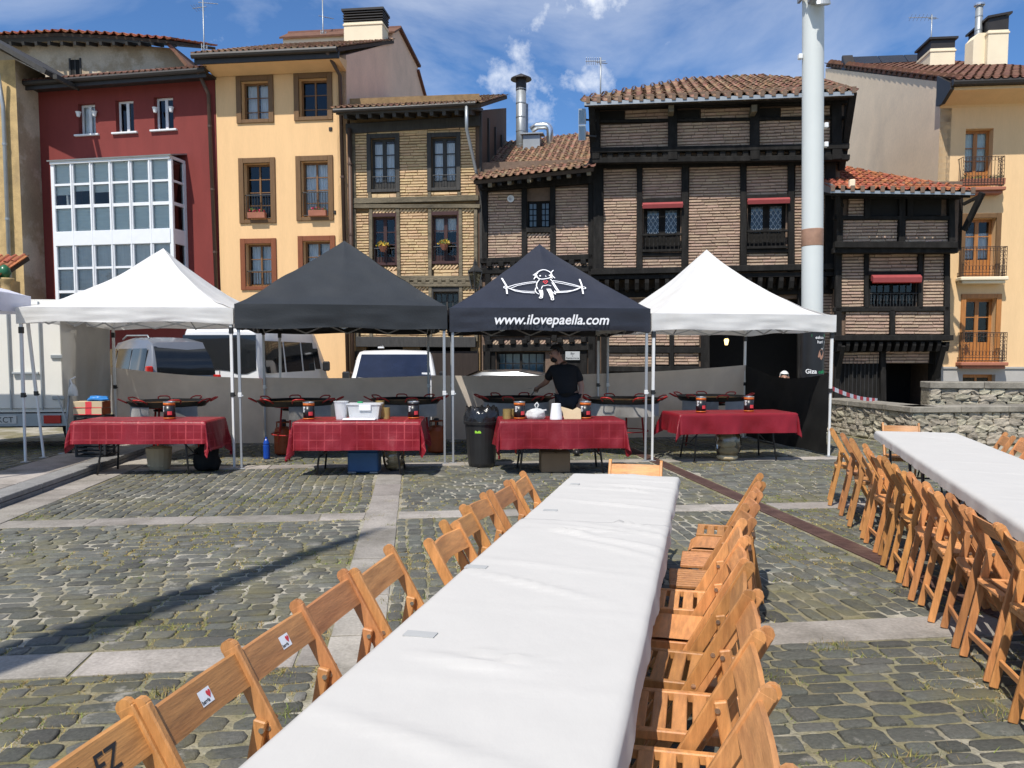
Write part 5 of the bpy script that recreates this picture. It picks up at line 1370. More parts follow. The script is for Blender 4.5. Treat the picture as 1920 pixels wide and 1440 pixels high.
# ground floor shop front: dark boarded doors with small panes
a = f.rect(676, 652, 890, 780)
for k, (x0, x1) in enumerate(((700, 755), (762, 812), (818, 880))):
    r = f.rect(x0, 668, x1, 775)
    window(rt_, (r[0], max(.05, r[1]), r[2], r[3]), dep=-.01, rec=.02, cols=4, rows=4, panel=.35, frame='deepdoor', gl='glassdark', fw=.09, name='door')
m = MB(); m.box(.05, W-.05, -.004, .05, .02, f.uv(770, 655)[1]-.05); m.build('shop_boarding', M_['deepdoor'], rt_)
u_, v_ = f.uv(727, 650, -.06); m = MB(); m.rbox(u_-.28, u_-.1, -.12, -.02, v_-.05, v_+.05, .01); m.build('notice', M_['print_white'], rt_)
# eave, roof and right side
ov = .85
m = MB(); m.slab([(-.1, -ov, zE), (W+.1, -ov, zE), (W+.1, .1, zE+.22), (-.1, .1, zE+.22)], (0, -.2, 1), .08); m.build('soffit_boards', M_['timber_dark'], rt_)
m = MB()
for k in range(11):
    u_ = .15 + (W-.3)*k/10; m.beam((u_, -ov+.05, zE-.12), (u_, .05, zE+.08), .10, .13)
m.build('rafter_ends', M_['timber_dark'], rt_)
m = MB(); m.tube([(-.15, -ov-.06, zE+.0), (W+.05, -ov-.06, zE+.06)], .06, 8); m.build('gutter', M_['gutter'], rt_)
tiled_roof(rt_, (-.15, -ov-.05, zE+.06), (W+.35, 0, 0), (0, 5.6, 1.95), 25, 16, 'tile', nobj=150)
sp = [f.side(px, py, W) for px, py in ((893, 208), (968, 200), (975, 330))]
m = MB(); m.prismx([(0, 2.5), (D, 2.5), (D, zE+2.0), (0, zE+.14)], W-.1, W+.01); m.build('side_wall', M_['brown_plank'], rt_)
for k in range(5):
    m = MB(); y = .05 + (D-.1)*k/4; m.box(W+.005, W+.07, y-.07, y+.07, 2.6, zE+.2+.15*k); m.build('timber_post', M_['timber_dark'], rt_)
a = f.uv(884, 215, -.1); b = f.uv(893, 300, -.1)
m = MB(); m.tube([(a[0], -ov-.05, zE), (a[0], -ov-.05, zE-.6), (b[0]-.02, -.10, zE-1.5), (b[0]+.05, -.1, zE-1.9)], .045, 8); m.build('downpipe', M_['zinc'], rt_, smooth=True)
pipe(rt_, [(.06, -.16, ve), (.06, -.14, .1)], .06)

# ------------------------------------------------------------------ low dark timbered house
f = Fac('low_timbered_house', 'low dark timbered brick house between the ochre house and the jettied inn', 902, 23.0, 1114, 22.55); rt_ = f.root; W = f.W
D = 6.5; ov = .75; zL, zR = f.uv(905, 342, -ov)[1], f.uv(1108, 318, -ov)[1]; zE = (zL+zR)/2
bp, mp_ = 'brick_p', 'shaded_mortar_p'
RW = f.rect(988, 376, 1032, 428)
RG = f.rect(930, 660, 1022, 715)
wall(rt_, 'core_wall', 0, 0, W, zE+.6, [RW, RG], 'shaded_mortar_p', dep=.06); shell(rt_, 0, W, D, zE+.3, 'shaded_mortar_p'); floors(rt_, 0, W, D, [2.3, 4.6])
px_panels(f, [(915, 360, 980, 486), (1040, 352, 1104, 480), (988, 446, 1032, 486), (920, 525, 985, 610), (992, 525, 1034, 610), (1045, 522, 1102, 610)], bp, mp_, bl=.26)
px_panels(f, [(988, 436, 1032, 447), (915, 493, 1104, 501), (920, 514, 1100, 526), (925, 637, 1090, 648), (910, 612, 1100, 622)], bp, mp_, diag=True)
for (x, y0, y1) in ((910, 345, 492), (983, 345, 490), (1037, 345, 488), (989, 514, 640), (1039, 514, 640), (915, 514, 740), (1109, 330, 770)): vb(f, x, y0, y1, .15 if x < 1100 else .2, 'timber')
hb(f, 900, 1112, 489, .15, 'timber', yc2=482); hb(f, 900, 1112, 508, .17, 'timber', yc2=504); hb(f, 980, 1040, 432, .14, 'timber'); hb(f, 900, 1114, 347, .35, 'timber', yc2=333, t_=.25); hb(f, 905, 1112, 628, .13, 'timber', yc2=622); hb(f, 905, 1112, 654, .20, 'timber', yc2=650)
for yc in (496, 642):
    for k in range(9):
        u_, v_ = f.uv(918+k*22, yc-k*.6, -.06); m = MB(); m.rbox(u_-.075, u_+.075, -.16, 0, v_-.07, v_+.07, .015); m.build('joist_end', M_['timber'], rt_)
wd = window(rt_, RW, rec=.12, cols=4, rows=4, frame='timber', gl='glassblue', fw=.06, mull=.16, curtain='blind2', curd=.10)
u_, v_ = f.uv(958, 373, 0); m = MB(); m.lathe([(.10, 0), (.10, .02), (.055, .02), (.05, .0)], 14); m.v = [(p[0]+u_, -.03-p[2], p[1]+v_) for p in m.v]; m.build('vent', M_['whiteplastic'], rt_)
window(rt_, RG, rec=.10, cols=6, rows=2, split=[0, .62, 1], frame='timber', gl='glassblue', fw=.06, mull=.06, curtain='blind', cur_bot=.1, curd=.3)
m = MB(); r = f.rect(1040, 652, 1100, 770); m.box(r[0], r[2], -.02, .05, .02, r[3]); m.box(.05, RG[0]-.03, -.01, .05, .02, RG[3]); m.box(RG[0]-.03, RG[2]+.03, -.01, .05, .02, RG[1]-.03); m.build('shop_boarding', M_['timber'], rt_)
r = f.rect(1060, 659, 1087, 675, -.10)
th = thing('wall_sign', 'small grey sign board lettered Bar y Restaurante on the dark house', 'sign', f.O + f.e*((r[0]+r[2])/2) + f.n*(-.05) + V((0, 0, r[1])), f.rz)
m = MB(); m.rbox(-(r[2]-r[0])/2, (r[2]-r[0])/2, -.03, 0, 0, r[3]-r[1], .004); m.build('board', M_['sign'], th)
for (s, z, sz) in (('Bar', .155, .085), ('y', .10, .06), ('Restaurante', .03, .075)):
    o = obj('lettering', text_mesh(s, sz, M_['print_black'], fn=lambda x, y, z_: (x, -.034, y+z)), th)
tiled_roof(rt_, (-.05, -ov-.1, zL+.03), (W+.05, 0, zR-zL), (0, 6.6, 2.72), 16, 20, 'tile', nobj=240)
m = MB(); m.slab([(0, -ov, zL), (W, -ov, zR), (W, .1, zR+.3), (0, .1, zL+.3)], (0, -.2, 1), .07); m.build('soffit_boards', M_['timber'], rt_)
for k in range(12):
    u_ = .12 + (W-.24)*k/11; zz_ = zL + (zR-zL)*k/11; m = MB(); m.beam((u_, -ov-.02, zz_-.10), (u_, .05, zz_+.12), .10, .13); m.rbox(u_-.055, u_+.055, -ov-.035, -ov-.02, zz_-.15, zz_-.03, .004); m.build('rafter_end', M_['timber_grey' if k % 2 else 'timber'], rt_)
# lantern on a bracket at the corner
c = at_y(891, 540, 22.6); th = thing('street_lantern', 'black four sided street lantern on a bracket at the ochre house corner', 'lantern', c, f.rz)
m = MB(); m.lathe([(.10, 0), (.19, .42), (.20, .44)], 4); m.v = [(p[0]*.92-p[1]*.0, p[1], p[2]) for p in m.v]; m.build('lamp_glass', M_['glassdark'], th)
m = MB()
for k in range(4):
    a = k*math.pi/2; m.beam((.10*math.cos(a), .10*math.sin(a), 0), (.195*math.cos(a), .195*math.sin(a), .44), .022, .022)
m.lathe([(.11, -.03), (.11, 0)], 4); m.lathe([(.21, .44), (.21, .47), (.06, .62), (.05, .72), (.02, .76), (.0, .85)], 4); m.build('lamp_frame', M_['iron'], th)
m = MB(); m.tube([(0, 0, -.03), (0, .05, -.14), (.05, .38, -.14)], .02, 8); m.tube([(0, 0, -.03), (.02, .2, -.35), (.05, .4, -.45)], .014, 8); m.build('bracket', M_['iron'], th)
# ducts and chimney pipe standing on the low roof
def roofpipe(label, px, py0, py1, Y, r, mat_, cone=True, name='flue_pipe'):
    a, b = at_y(px, py1, Y), at_y(px, py0, Y); th = thing(name, label, 'flue', a, 0, 'roof flues'); H = b.z-a.z
    m = MB(); m.tube([(0, 0, -1.0), (0, 0, H - (.35 if cone else 0))], r, 16); m.build('pipe', M_[mat_], th, smooth=True)
    for k in range(int(H/.45)): m = MB(); m.tube([(0, 0, .2+k*.45), (0, 0, .23+k*.45)], r*1.06, 16); m.build('seam_ring', M_[mat_], th)
    if cone:
        m = MB(); m.lathe([(r*1.05, H-.55), (r*1.05, H-.20), (r*2.1, H-.20), (r*2.05, H-.16), (.02, H)], 18); m.build('cowl', M_['gutter'], th)
    return th
roofpipe('tall grey round flue pipe with dark conical cowl', 977, 138, 285, 27.0, .165, 'zinc')
roofpipe('thin grey flue pipe behind the tall cowled flue', 987, 195, 262, 27.6, .06, 'zinc', cone=False)
c = at_y(998, 283, 26.6); th = thing('duct_box', 'grey sheet metal duct box on the low tiled roof', 'duct', (c.x, c.y, c.z-.1), f.rz)
m = MB(); m.rbox(-.28, .28, -.25, .25, -.2, .55, .01); m.build('housing', M_['zinc'], th); m = MB(); m.slab([(-.36, -.34, .60), (.38, -.34, .60), (.38, .3, .66), (-.36, .3, .66)], (0, 0, 1), .04); m.build('lid', M_['zinc'], th)
c = at_y(1031, 282, 26.8); th = thing('bent_duct', 'shiny bent steel ventilation duct on the low tiled roof', 'duct', c, f.rz)
m = MB(); pts = [(0, 0, -.2), (0, 0, .62)] + [(-.18*(1-math.cos(R(a))), 0, .62+.18*math.sin(R(a))) for a in range(15, 91, 15)] + [(-.42, 0, .80), (-.62, .02, .68)]
m.tube(pts, .115, 14); m.build('duct', M_['steel'], th, smooth=True); m = MB(); m.lathe([(.2, -.2), (.2, -.03), (.12, .0)], 14); m.build('flashing', M_['zinc'], th)

# ------------------------------------------------------------------ the jettied inn
f = Fac('jettied_inn', 'large dark jettied timber and brick inn with red window awnings', 1114, 22.5, 1574, 21.5); rt_ = f.root; W = f.W
D = 7.5; ov = 1.05; dT = -.45                     # the top storey overhangs
zE = (f.uv(1105, 190, dT-.6)[1] + f.uv(1590, 172, dT-.6)[1])/2
WN = [f.rect(1207, 386, 1276, 472), f.rect(1402, 378, 1474, 466)]
zj = f.uv(1330, 506)[1]; zt0 = f.uv(1330, 300, dT)[1]
wall(rt_, 'core_wall', 0, zj-.1, W, zE+.4, WN, 'shaded_mortar_p', dep=.06); shell(rt_, 0, W, D, zE+.3, 'shaded_mortar_p', low=0); floors(rt_, 0, W, D, [zj-.05, zt0])
px_panels(f, [(1131, 312, 1194, 503), (1204, 312, 1278, 372), (1204, 480, 1278, 503), (1291, 312, 1388, 500), (1399, 308, 1477, 366), (1399, 475, 1477, 498), (1489, 308, 1546, 498)], bp, mp_, bl=.3, gap=.030)
for (x, w_) in ((1122, .27), (1199, .15), (1284, .18), (1393, .16), (1483, .16), (1556, .26)): vb(f, x, 305, 510, w_, 'timber', t_=.18)
hb(f, 1112, 1572, 312, .16, 'timber', yc2=303); hb(f, 1108, 1576, 511, .16, 'timber', yc2=500, dep=-.10, t_=.24)
hb(f, 1204, 1278, 378, .12, 'timber', yc2=376); hb(f, 1399, 1477, 370, .12, 'timber', yc2=368); hb(f, 1204, 1278, 477, .10, 'timber'); hb(f, 1399, 1477, 471, .10, 'timber')
for k, r in enumerate(WN):
    zb = r[1] + (r[3]-r[1])*.36
    wd = window(rt_, r, rec=.14, cols=2, rows=1, panel=.34, frame='timber', gl='glassblue', fw=.10, mull=.18, curtain='curtain', cur_bot=.80, curd=.06)
    m = MB(); xs_ = [(r[0]+.10, (r[0]+r[2])/2-.09), ((r[0]+r[2])/2+.09, r[2]-.10)]
    for (x0, x1) in xs_:                               # leaded diamonds
        z0, z1 = zb, r[3]-.10; st = .095; hh = z1-z0; ww = x1-x0; sl = 1.55
        for s in (-1, 1):
            c = -ww*sl
            while c < hh + ww*sl:
                pts = []
                for t_ in range(25):
                    x = ww*t_/24; z = c + (s*sl*x if s > 0 else sl*(ww-x)) if True else 0
                    if 0 <= z <= hh: pts.append((x0+x, .148, z0+z))
                if len(pts) > 1: m.beam(pts[0], pts[-1], .014, .010, (0, 1, 0))
                c += st*2
    m.build('lead_lattice', M_['zinc'], wd)
    for i in range(9):
        x = r[0]+.05+(r[2]-r[0]-.1)*i/8; m = MB(); h0, h1 = r[1]+.05, zb-.02; hh = h1-h0
        m.lathe([(.016, 0), (.016, hh*.12), (.028, hh*.3), (.012, hh*.5), (.022, hh*.7), (.014, hh*.85), (.016, hh)], 6, (x, -.10, h0)); m.build('baluster', M_['timber'], wd)
    m = MB(); m.rbox(r[0]-.03, r[2]+.03, -.15, -.05, zb-.03, zb+.03, .008); m.rbox(r[0]-.03, r[2]+.03, -.15, -.02, r[1]-.02, r[1]+.05, .008); m.build('balustrade_rail', M_['timber'], wd)
    th = thing('rolled_awning', ['rolled dusty red awning over the left inn window', 'rolled dusty red awning over the right inn window'][k], 'awning', f.O + f.e*((r[0]+r[2])/2) + f.n*-.14 + V((0, 0, r[3])), f.rz, 'rolled red awnings')
    hw_ = (r[2]-r[0])/2+.04; m = MB(); m.prismx([(-.10, -.10), (-.13, .0), (-.06, .06), (.04, .08), (.04, -.06)], -hw_, hw_); m.build('cassette', M_['awning'], th); m = MB(); m.tube([(-hw_-.01, -.06, -.02), (hw_+.01, -.06, -.02)], .03, 8); m.build('roller', M_['redpaint'], th)
# ground floor, set back, with the deep entrance
dG = .35
r = f.rect(1226, 560, 1318, 700, dG); ent = f.rect(1330, 560, 1500, 775, dG)
wall(rt_, 'ground_wall', 0, 0, W, zj-.1, [(ent[0], .02, ent[2], ent[3])], 'shaded_mortar_p', dep=dG+.06)
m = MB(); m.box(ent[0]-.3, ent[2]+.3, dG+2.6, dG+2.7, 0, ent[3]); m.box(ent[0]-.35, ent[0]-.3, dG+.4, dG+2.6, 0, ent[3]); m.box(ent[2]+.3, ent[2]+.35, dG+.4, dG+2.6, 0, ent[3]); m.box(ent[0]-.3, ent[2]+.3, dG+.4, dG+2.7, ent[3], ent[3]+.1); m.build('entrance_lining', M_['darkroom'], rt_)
px_panels(f, [(1140, 622, 1224, 648), (1226, 560, 1312, 648), (1140, 662, 1224, 690), (1226, 662, 1254, 684), (1264, 662, 1310, 684), (1130, 545, 1312, 560), (1505, 545, 1560, 700)], bp, mp_, dep=dG)
for (x, w_) in ((1322, .24), (1259, .12), (1225, .10), (1504, .24), (1134, .2)): vb(f, x, 540, 775, w_, 'timber', dep=dG-.03, t_=.16)
hb(f, 1130, 1320, 656, .16, 'timber', dep=dG-.03); hb(f, 1130, 1320, 692, .16, 'timber', dep=dG-.03); hb(f, 1112, 1576, 552, .22, 'timber', dep=dG-.03, yc2=542)
m = MB(); q = f.rect(1130, 698, 1320, 775, dG-.01); m.box(q[0], q[2], dG-.02, dG+.05, .02, q[3]); m.build('ground_boarding', M_['timber'], rt_)
m = MB(); m.box(0, W, -.12, dG, zj-.22, zj-.12); m.build('jetty_floor', M_['timber'], rt_)
for k in range(24):
    u_ = .1 + (W-.2)*k/23; m = MB(); m.prismx([(-.17, zj-.24), (-.17, zj-.34), (-.10, zj-.52), (-.04, zj-.55), (dG, zj-.55), (dG, zj-.24)], u_-.055, u_+.055); m.build('jetty_corbel', M_['timber'], rt_)
# entrance lamp, lit
c = at_y(1362, 641, 22.9); th = thing('entrance_lamp', 'small lit yellow lamp inside the dark inn entrance', 'lamp', c)
em = bpy.data.materials.new('lit_lamp_glass'); em.use_nodes = True; t_ = em.node_tree; t_.nodes.clear(); oo = N(t_, 'ShaderNodeOutputMaterial'); ee = N(t_, 'ShaderNodeEmission'); ee.inputs[0].default_value = (1, .72, .3, 1); ee.inputs[1].default_value = 3.0; t_.links.new(ee.outputs[0], oo.inputs[0])
m = MB(); m.lathe([(.04, -.09), (.07, .05), (.05, .09)], 10); m.build('lamp_glass', em, th); m = MB(); m.lathe([(.09, .09), (.02, .17)], 10); m.beam((0, 0, .16), (0, .4, .25), .02, .02); m.build('lamp_hood', M_['iron'], th)
# top storey
u0, v0, u1, v1 = f.rect(1108, 192, 1590, 300, dT)
wall(rt_, 'top_wall', u0+.05, zt0+.1, u1-.05, zE+.35, [], 'shaded_mortar_p', dep=dT+.06, th=.25)
q = lambda l: px_panels(f, l, bp, mp_, dep=dT, bl=.26)
q([(1126, 232, 1254, 278), (1268, 228, 1407, 276), (1421, 224, 1556, 272), (1172, 205, 1256, 226), (1314, 203, 1406, 223), (1464, 200, 1556, 218)])
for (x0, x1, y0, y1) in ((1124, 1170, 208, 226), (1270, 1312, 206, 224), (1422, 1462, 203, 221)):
    m = MB(); a = f.rect(x0, y0, x1, y1, dT); m.box(a[0], a[2], dT-.004, dT+.04, a[1], a[3]); m.build('vent_dark_panel', M_['darkroom'], rt_)  # flat near-black panel on the wall, painted as a vent's shaded depth
for x in (1116, 1261, 1414, 1568): vb(f, x, 190, 300, .24, 'timber', dep=dT-.04, t_=.2)
hb(f, 1106, 1590, 228, .08, 'timber', dep=dT-.02, yc2=221); hb(f, 1106, 1592, 283, .14, 'timber', dep=dT-.05, yc2=276, t_=.2); hb(f, 1106, 1592, 303, .14, 'timber', dep=dT-.02, yc2=296, t_=.2); hb(f, 1104, 1592, 198, .24, 'timber', dep=dT-.05, yc2=186)
for k in range(22):
    u_ = .15 + (W-.3)*k/21; z = f.uv(1120+k*21, 293-k*.33, dT)[1]; m = MB(); m.rbox(u_-.08, u_+.08, dT-.10, .02, z-.11, z+.09, .02); m.build('joist_end', M_['timber'], rt_)
for (x, w_) in ((1256, .16), (1410, .16)):
    u_, v_ = f.uv(x+2, 208, dT-.3); m = MB(); m.rbox(u_-.07, u_+.07, dT-.55, dT, v_-.09, v_+.09, .01); m.build('beam_end', M_['timber_grey'], rt_)
for (u_, s) in ((u0+.05, -1), (u1-.05, 1)):       # raking side posts under the eaves
    m = MB(); m.beam((u_, dT-.6, zE-.05), (u_+.02, .05, zt0-.25), .16, .18); m.build('raking_brace', M_['timber'], rt_)
    m = MB(); m.box(u_-.04, u_+.04, dT+.05, 1.5, zt0, zE+.2); m.build('top_side_wall', M_['timber'], rt_)
a, b = f.uv(1103, 193, dT-.75), f.uv(1600, 174, dT-.75)
Ov = (a[0]-.1, dT-.75, a[1]); Uv = (b[0]-a[0]+.1, 0, b[1]-a[1])
tiled_roof(rt_, Ov, Uv, (0, 7.2, 2.85), 24, 14, 'tile', mask=[(0, 0), (1, 0), (1, .55), (.8, 1), (.45, 1), (0, .22)], nobj=240)
m = MB(); m.slab([(a[0], dT-.7, a[1]-.02), (b[0], dT-.7, b[1]-.02), (b[0], .2, b[1]+.25), (a[0], .2, a[1]+.25)], (0, -.2, 1), .08); m.build('soffit_boards', M_['timber'], rt_)
m = MB(); m.beam((a[0]-.1, dT-.80, a[1]-.03), (b[0], dT-.80, b[1]-.03), .03, .10, (0, 0, 1)); m.build('eave_flashing', M_['zinc'], rt_)
for k in range(25):
    t_ = k/24; u_ = a[0] + (b[0]-a[0])*t_; z = a[1] + (b[1]-a[1])*t_; m = MB(); m.rbox(u_-.05, u_+.05, dT-.84, dT-.82, z-.03, z+.13, .005); m.build('eave_block', M_['shaded_mortar_p'], rt_)
for k, py in enumerate((222, 252)):
    c = at_y(1092, py, 21.6); th = thing('floodlight', ['upper glazed floodlight on the left corner of the inn', 'lower glazed floodlight on the left corner of the inn'][k], 'floodlight', c, f.rz, 'floodlights on the inn')
    m = MB(); m.prismx([(-.18, -.2), (-.18, .2), (.12, .12), (.12, -.12)], -.09, .09); m.build('housing', M_['zinc'], th); m = MB(); m.box(-.08, .08, -.192, -.186, -.18, .18); m.build('lens', M_['glassclear'], th); m = MB(); m.beam((0, .1, 0), (.35, .25, 0), .04, .04); m.build('bracket', M_['iron'], th)

# ------------------------------------------------------------------ small jettied house at the right
f = Fac('small_jettied_house', 'small dark jettied house with orange tiles right of the pale post', 1578, 21.2, 1784, 20.95); rt_ = f.root; W = f.W
D = 6.0; dT = -.35; zE = f.uv(1690, 356, dT-.5)[1]
RW = f.rect(1630, 522, 1720, 575); zj = f.uv(1680, 634)[1]; zt0 = f.uv(1680, 470, dT)[1]
wall(rt_, 'core_wall', 0, zj-.05, W, zE+.3, [RW], 'shaded_mortar_p', dep=.06); shell(rt_, 0, W, D, zE+.2, 'shaded_mortar_p'); floors(rt_, 0, W, D, [zj, zt0])
px_panels(f, [(1577, 476, 1620, 576), (1629, 476, 1720, 509), (1731, 476, 1770, 576), (1585, 584, 1667, 627), (1678, 584, 1770, 627)], bp, mp_, bl=.34, gap=.034)
for (x, y0, y1, w_) in ((1571, 470, 640, .16), (1624, 474, 580, .11), (1725, 474, 580, .11), (1775, 470, 640, .14), (1672, 580, 632, .13)): vb(f, x, y0, y1, w_, 'timber')
hb(f, 1563, 1778, 580, .12, 'timber'); hb(f, 1624, 1725, 513, .09, 'timber'); hb(f, 1563, 1786, 633, .14, 'timber', dep=-.08, t_=.2)
window(rt_, RW, rec=.12, cols=6, rows=2, frame='timber', gl='glassdark', fw=.07, mull=.07)
m = MB()
for i in range(15): x = RW[0]+.04+(RW[2]-RW[0]-.08)*i/14; m.lathe([(.008, 0), (.008, .12), (.018, .16), (.008, .2), (.008, .34)], 6, (x, -.04, RW[1]))
m.tube([(RW[0], -.04, RW[1]+.34), (RW[2], -.04, RW[1]+.34)], .014, 6); m.build('balustrade', M_['iron'], rt_)
th = thing('rolled_awning', 'rolled dusty red awning on the small jettied house', 'awning', f.O + f.e*((RW[0]+RW[2])/2) + f.n*-.12 + V((0, 0, RW[3])), f.rz, 'rolled red awnings')
hw_ = (RW[2]-RW[0])/2; m = MB(); m.prismx([(-.14, -.12), (-.16, .0), (-.06, .07), (.04, .09), (.04, -.06)], -hw_, hw_); m.build('cassette', M_['awning'], th); m = MB(); m.tube([(-hw_, -.10, -.12), (hw_, -.10, -.12)], .022, 8); m.build('roller', M_['redpaint'], th)
wall(rt_, 'top_wall', -.12, zt0, W+.12, zE+.3, [], 'shaded_mortar_p', dep=dT+.06, th=.2)
px_panels(f, [(1580, 412, 1682, 454), (1697, 412, 1778, 454), (1590, 370, 1622, 408)], bp, mp_, dep=dT)
m = MB(); a = f.rect(1625, 372, 1765, 405, dT); m.box(a[0], a[2], dT-.003, dT+.05, a[1], a[3]); m.build('loggia_dark_panel', M_['darkroom'], rt_)  # no hole here: a near-black sheet stands for the shade inside
for (x, y0, y1) in ((1573, 360, 470), (1690, 362, 470), (1783, 360, 470), (1625, 366, 412), (1705, 366, 412)): vb(f, x, y0, y1, .15, 'timber', dep=dT-.03, t_=.16)
hb(f, 1563, 1790, 409, .10, 'timber', dep=dT-.03); hb(f, 1563, 1793, 460, .16, 'timber', dep=dT-.06, t_=.22); hb(f, 1560, 1793, 470, .14, 'timber', dep=dT+.02, t_=.22); hb(f, 1560, 1800, 366, .18, 'timber', dep=dT-.05)
for (u_, sg) in ((-.1, -1), (W+.1, 1)):
    m = MB(); m.box(u_-.05, u_+.05, dT+.06, 1.2, zt0, zE+.1); m.build('top_side_wall', M_['timber'], rt_)
    m = MB(); m.beam((u_+sg*.05, dT-.05, zE-.95), (u_+sg*.26, dT-.48, zE-.10), .10, .12); m.beam((u_, dT-.05, zE-.30), (u_+sg*.25, dT-.45, zE-.16), .07, .07); m.build('eave_bracket', M_['timber'], rt_)
for k in range(14):
    u_ = .02 + (W-.04)*k/13; m = MB(); m.prismx([(-.12, zj-.10), (-.12, zj-.20), (-.06, zj-.34), (.3, zj-.36), (.3, zj-.1)], u_-.045, u_+.045); m.build('jetty_corbel', M_['timber'], rt_)
dG = .4; q = f.rect(1566, 650, 1760, 760, dG)
wall(rt_, 'ground_wall', -.05, 0, W, zj-.05, [f.rect(1660, 682, 1748, 764, dG)], 'timber', dep=dG)
px_panels(f, [(1565, 660, 1648, 682), (1660, 658, 1742, 681)], bp, mp_, dep=dG-.03, diag=False)
for x in (1655, 1757, 1568): vb(f, x, 645, 765, .14, 'timber', dep=dG-.06)
m = MB(); m.beam((W-.1, -.1, zj-.2), (W-.1, dG, zj-1.2), .10, .12); m.beam((.1, -.1, zj-.2), (.1, dG, zj-1.2), .10, .12); m.build('eave_bracket', M_['timber'], rt_)
m = MB()
for k in range(12):
    u_, v_ = f.uv(1568+k*7.5, 735, dG-.05); m.tube([(u_, dG-.05, .3), (u_, dG-.05, 1.6)], .008, 6)
m.build('window_grille', M_['iron'], rt_)
a, b = f.uv(1560, 356, dT-.65), f.uv(1822, 360, dT-.65)
sl = (0, 4.6, 1.72); n_ = 17
tiled_roof(rt_, (a[0], dT-.65, a[1]+.02), (b[0]-a[0], 0, b[1]-a[1]), sl, n_, 14, 'tile_r', mask=[(0, 0), (1, 0), (.98, .12), (.80, .30), (.25, 1), (0, 1)], nobj=180)
m = MB(); m.slab([(a[0], dT-.6, a[1]-.05), (b[0], dT-.6, b[1]-.05), (b[0], .2, b[1]+.2), (a[0], .2, a[1]+.2)], (0, -.2, 1), .08); m.build('soffit_boards', M_['timber'], rt_)
m = MB(); m.beam((a[0]-.05, dT-.70, a[1]-.05), (b[0]+.05, dT-.70, b[1]-.05), .03, .07, (0, 0, 1)); m.beam((a[0]-.02, dT-.7, a[1]+.02), (a[0]-.02, .6, a[1]+.45), .04, .22, (0, 0, 1)); m.build('eave_flashing', M_['zinc'], rt_)
for k in range(15):
    t_ = k/14; u_ = a[0] + (b[0]-a[0])*t_; z = a[1] + (b[1]-a[1])*t_; m = MB(); m.rbox(u_-.05, u_+.05, dT-.74, dT-.72, z-.05, z+.10, .005); m.build('eave_block', M_['shaded_mortar_p'], rt_)
m = MB(); c = f.at(1597, 350, -.9); m.rbox(-.07, .07, -.07, .07, 0, .22, .02); m.v = [(p[0]+c.x, p[1]-.9, p[2]+c.z-.05) for p in m.v]; m.build('floodlight_cap', M_['cream'], rt_)

# ------------------------------------------------------------------ peach house at the right
f = Fac('peach_house', 'tall peach rendered house with wrought iron balconies at the right', 1756, 22.3, 2040, 21.9); rt_ = f.root; W = f.W
D = 12.5; ov = .85; zE = f.uv(1840, 160, -ov)[1]; ve = f.uv(1840, 176, 0)[1]
DR = [f.rect(1809, 241, 1861, 352), f.rect(1809, 409, 1866, 518), f.rect(1809, 560, 1866, 676)]
DX = [(r[0]+2.05, r[1], r[2]+2.05, r[3]) for r in DR]; LO = f.rect(1803, 702, 1864, 740)
LO = (LO[0], max(.25, LO[1]), LO[2], LO[3])
pz = f.uv(1840, 689)[1]
wall(rt_, 'front_wall', 0, pz, W, ve+.5, DR+DX, 'yellow_wall2'); wall(rt_, 'plinth', -.03, 0, W, pz-.01, [LO], 'stone_plinth', dep=-.05)
m = MB(); m.box(-.06, W, -.09, .0, pz-.03, pz+.02); m.build('plinth_moulding', M_['stone_plinth'], rt_)
sp = [f.side(px, py, 0) for px, py in ((1756, 160), (1548, 128))]
yb = sp[1][0]
m = MB(); m.prismx([(0, 0), (0, ve+.35), (yb, sp[1][1]), (yb, 0)], 0, .3); m.build('side_wall', M_['peach_side'], rt_)
shell(rt_, .3, W, yb, ve, 'yellow_wall2', ends=(0, 1)); floors(rt_, .3, W, yb, [pz, f.uv(1840, 520)[1], f.uv(1840, 357)[1]])
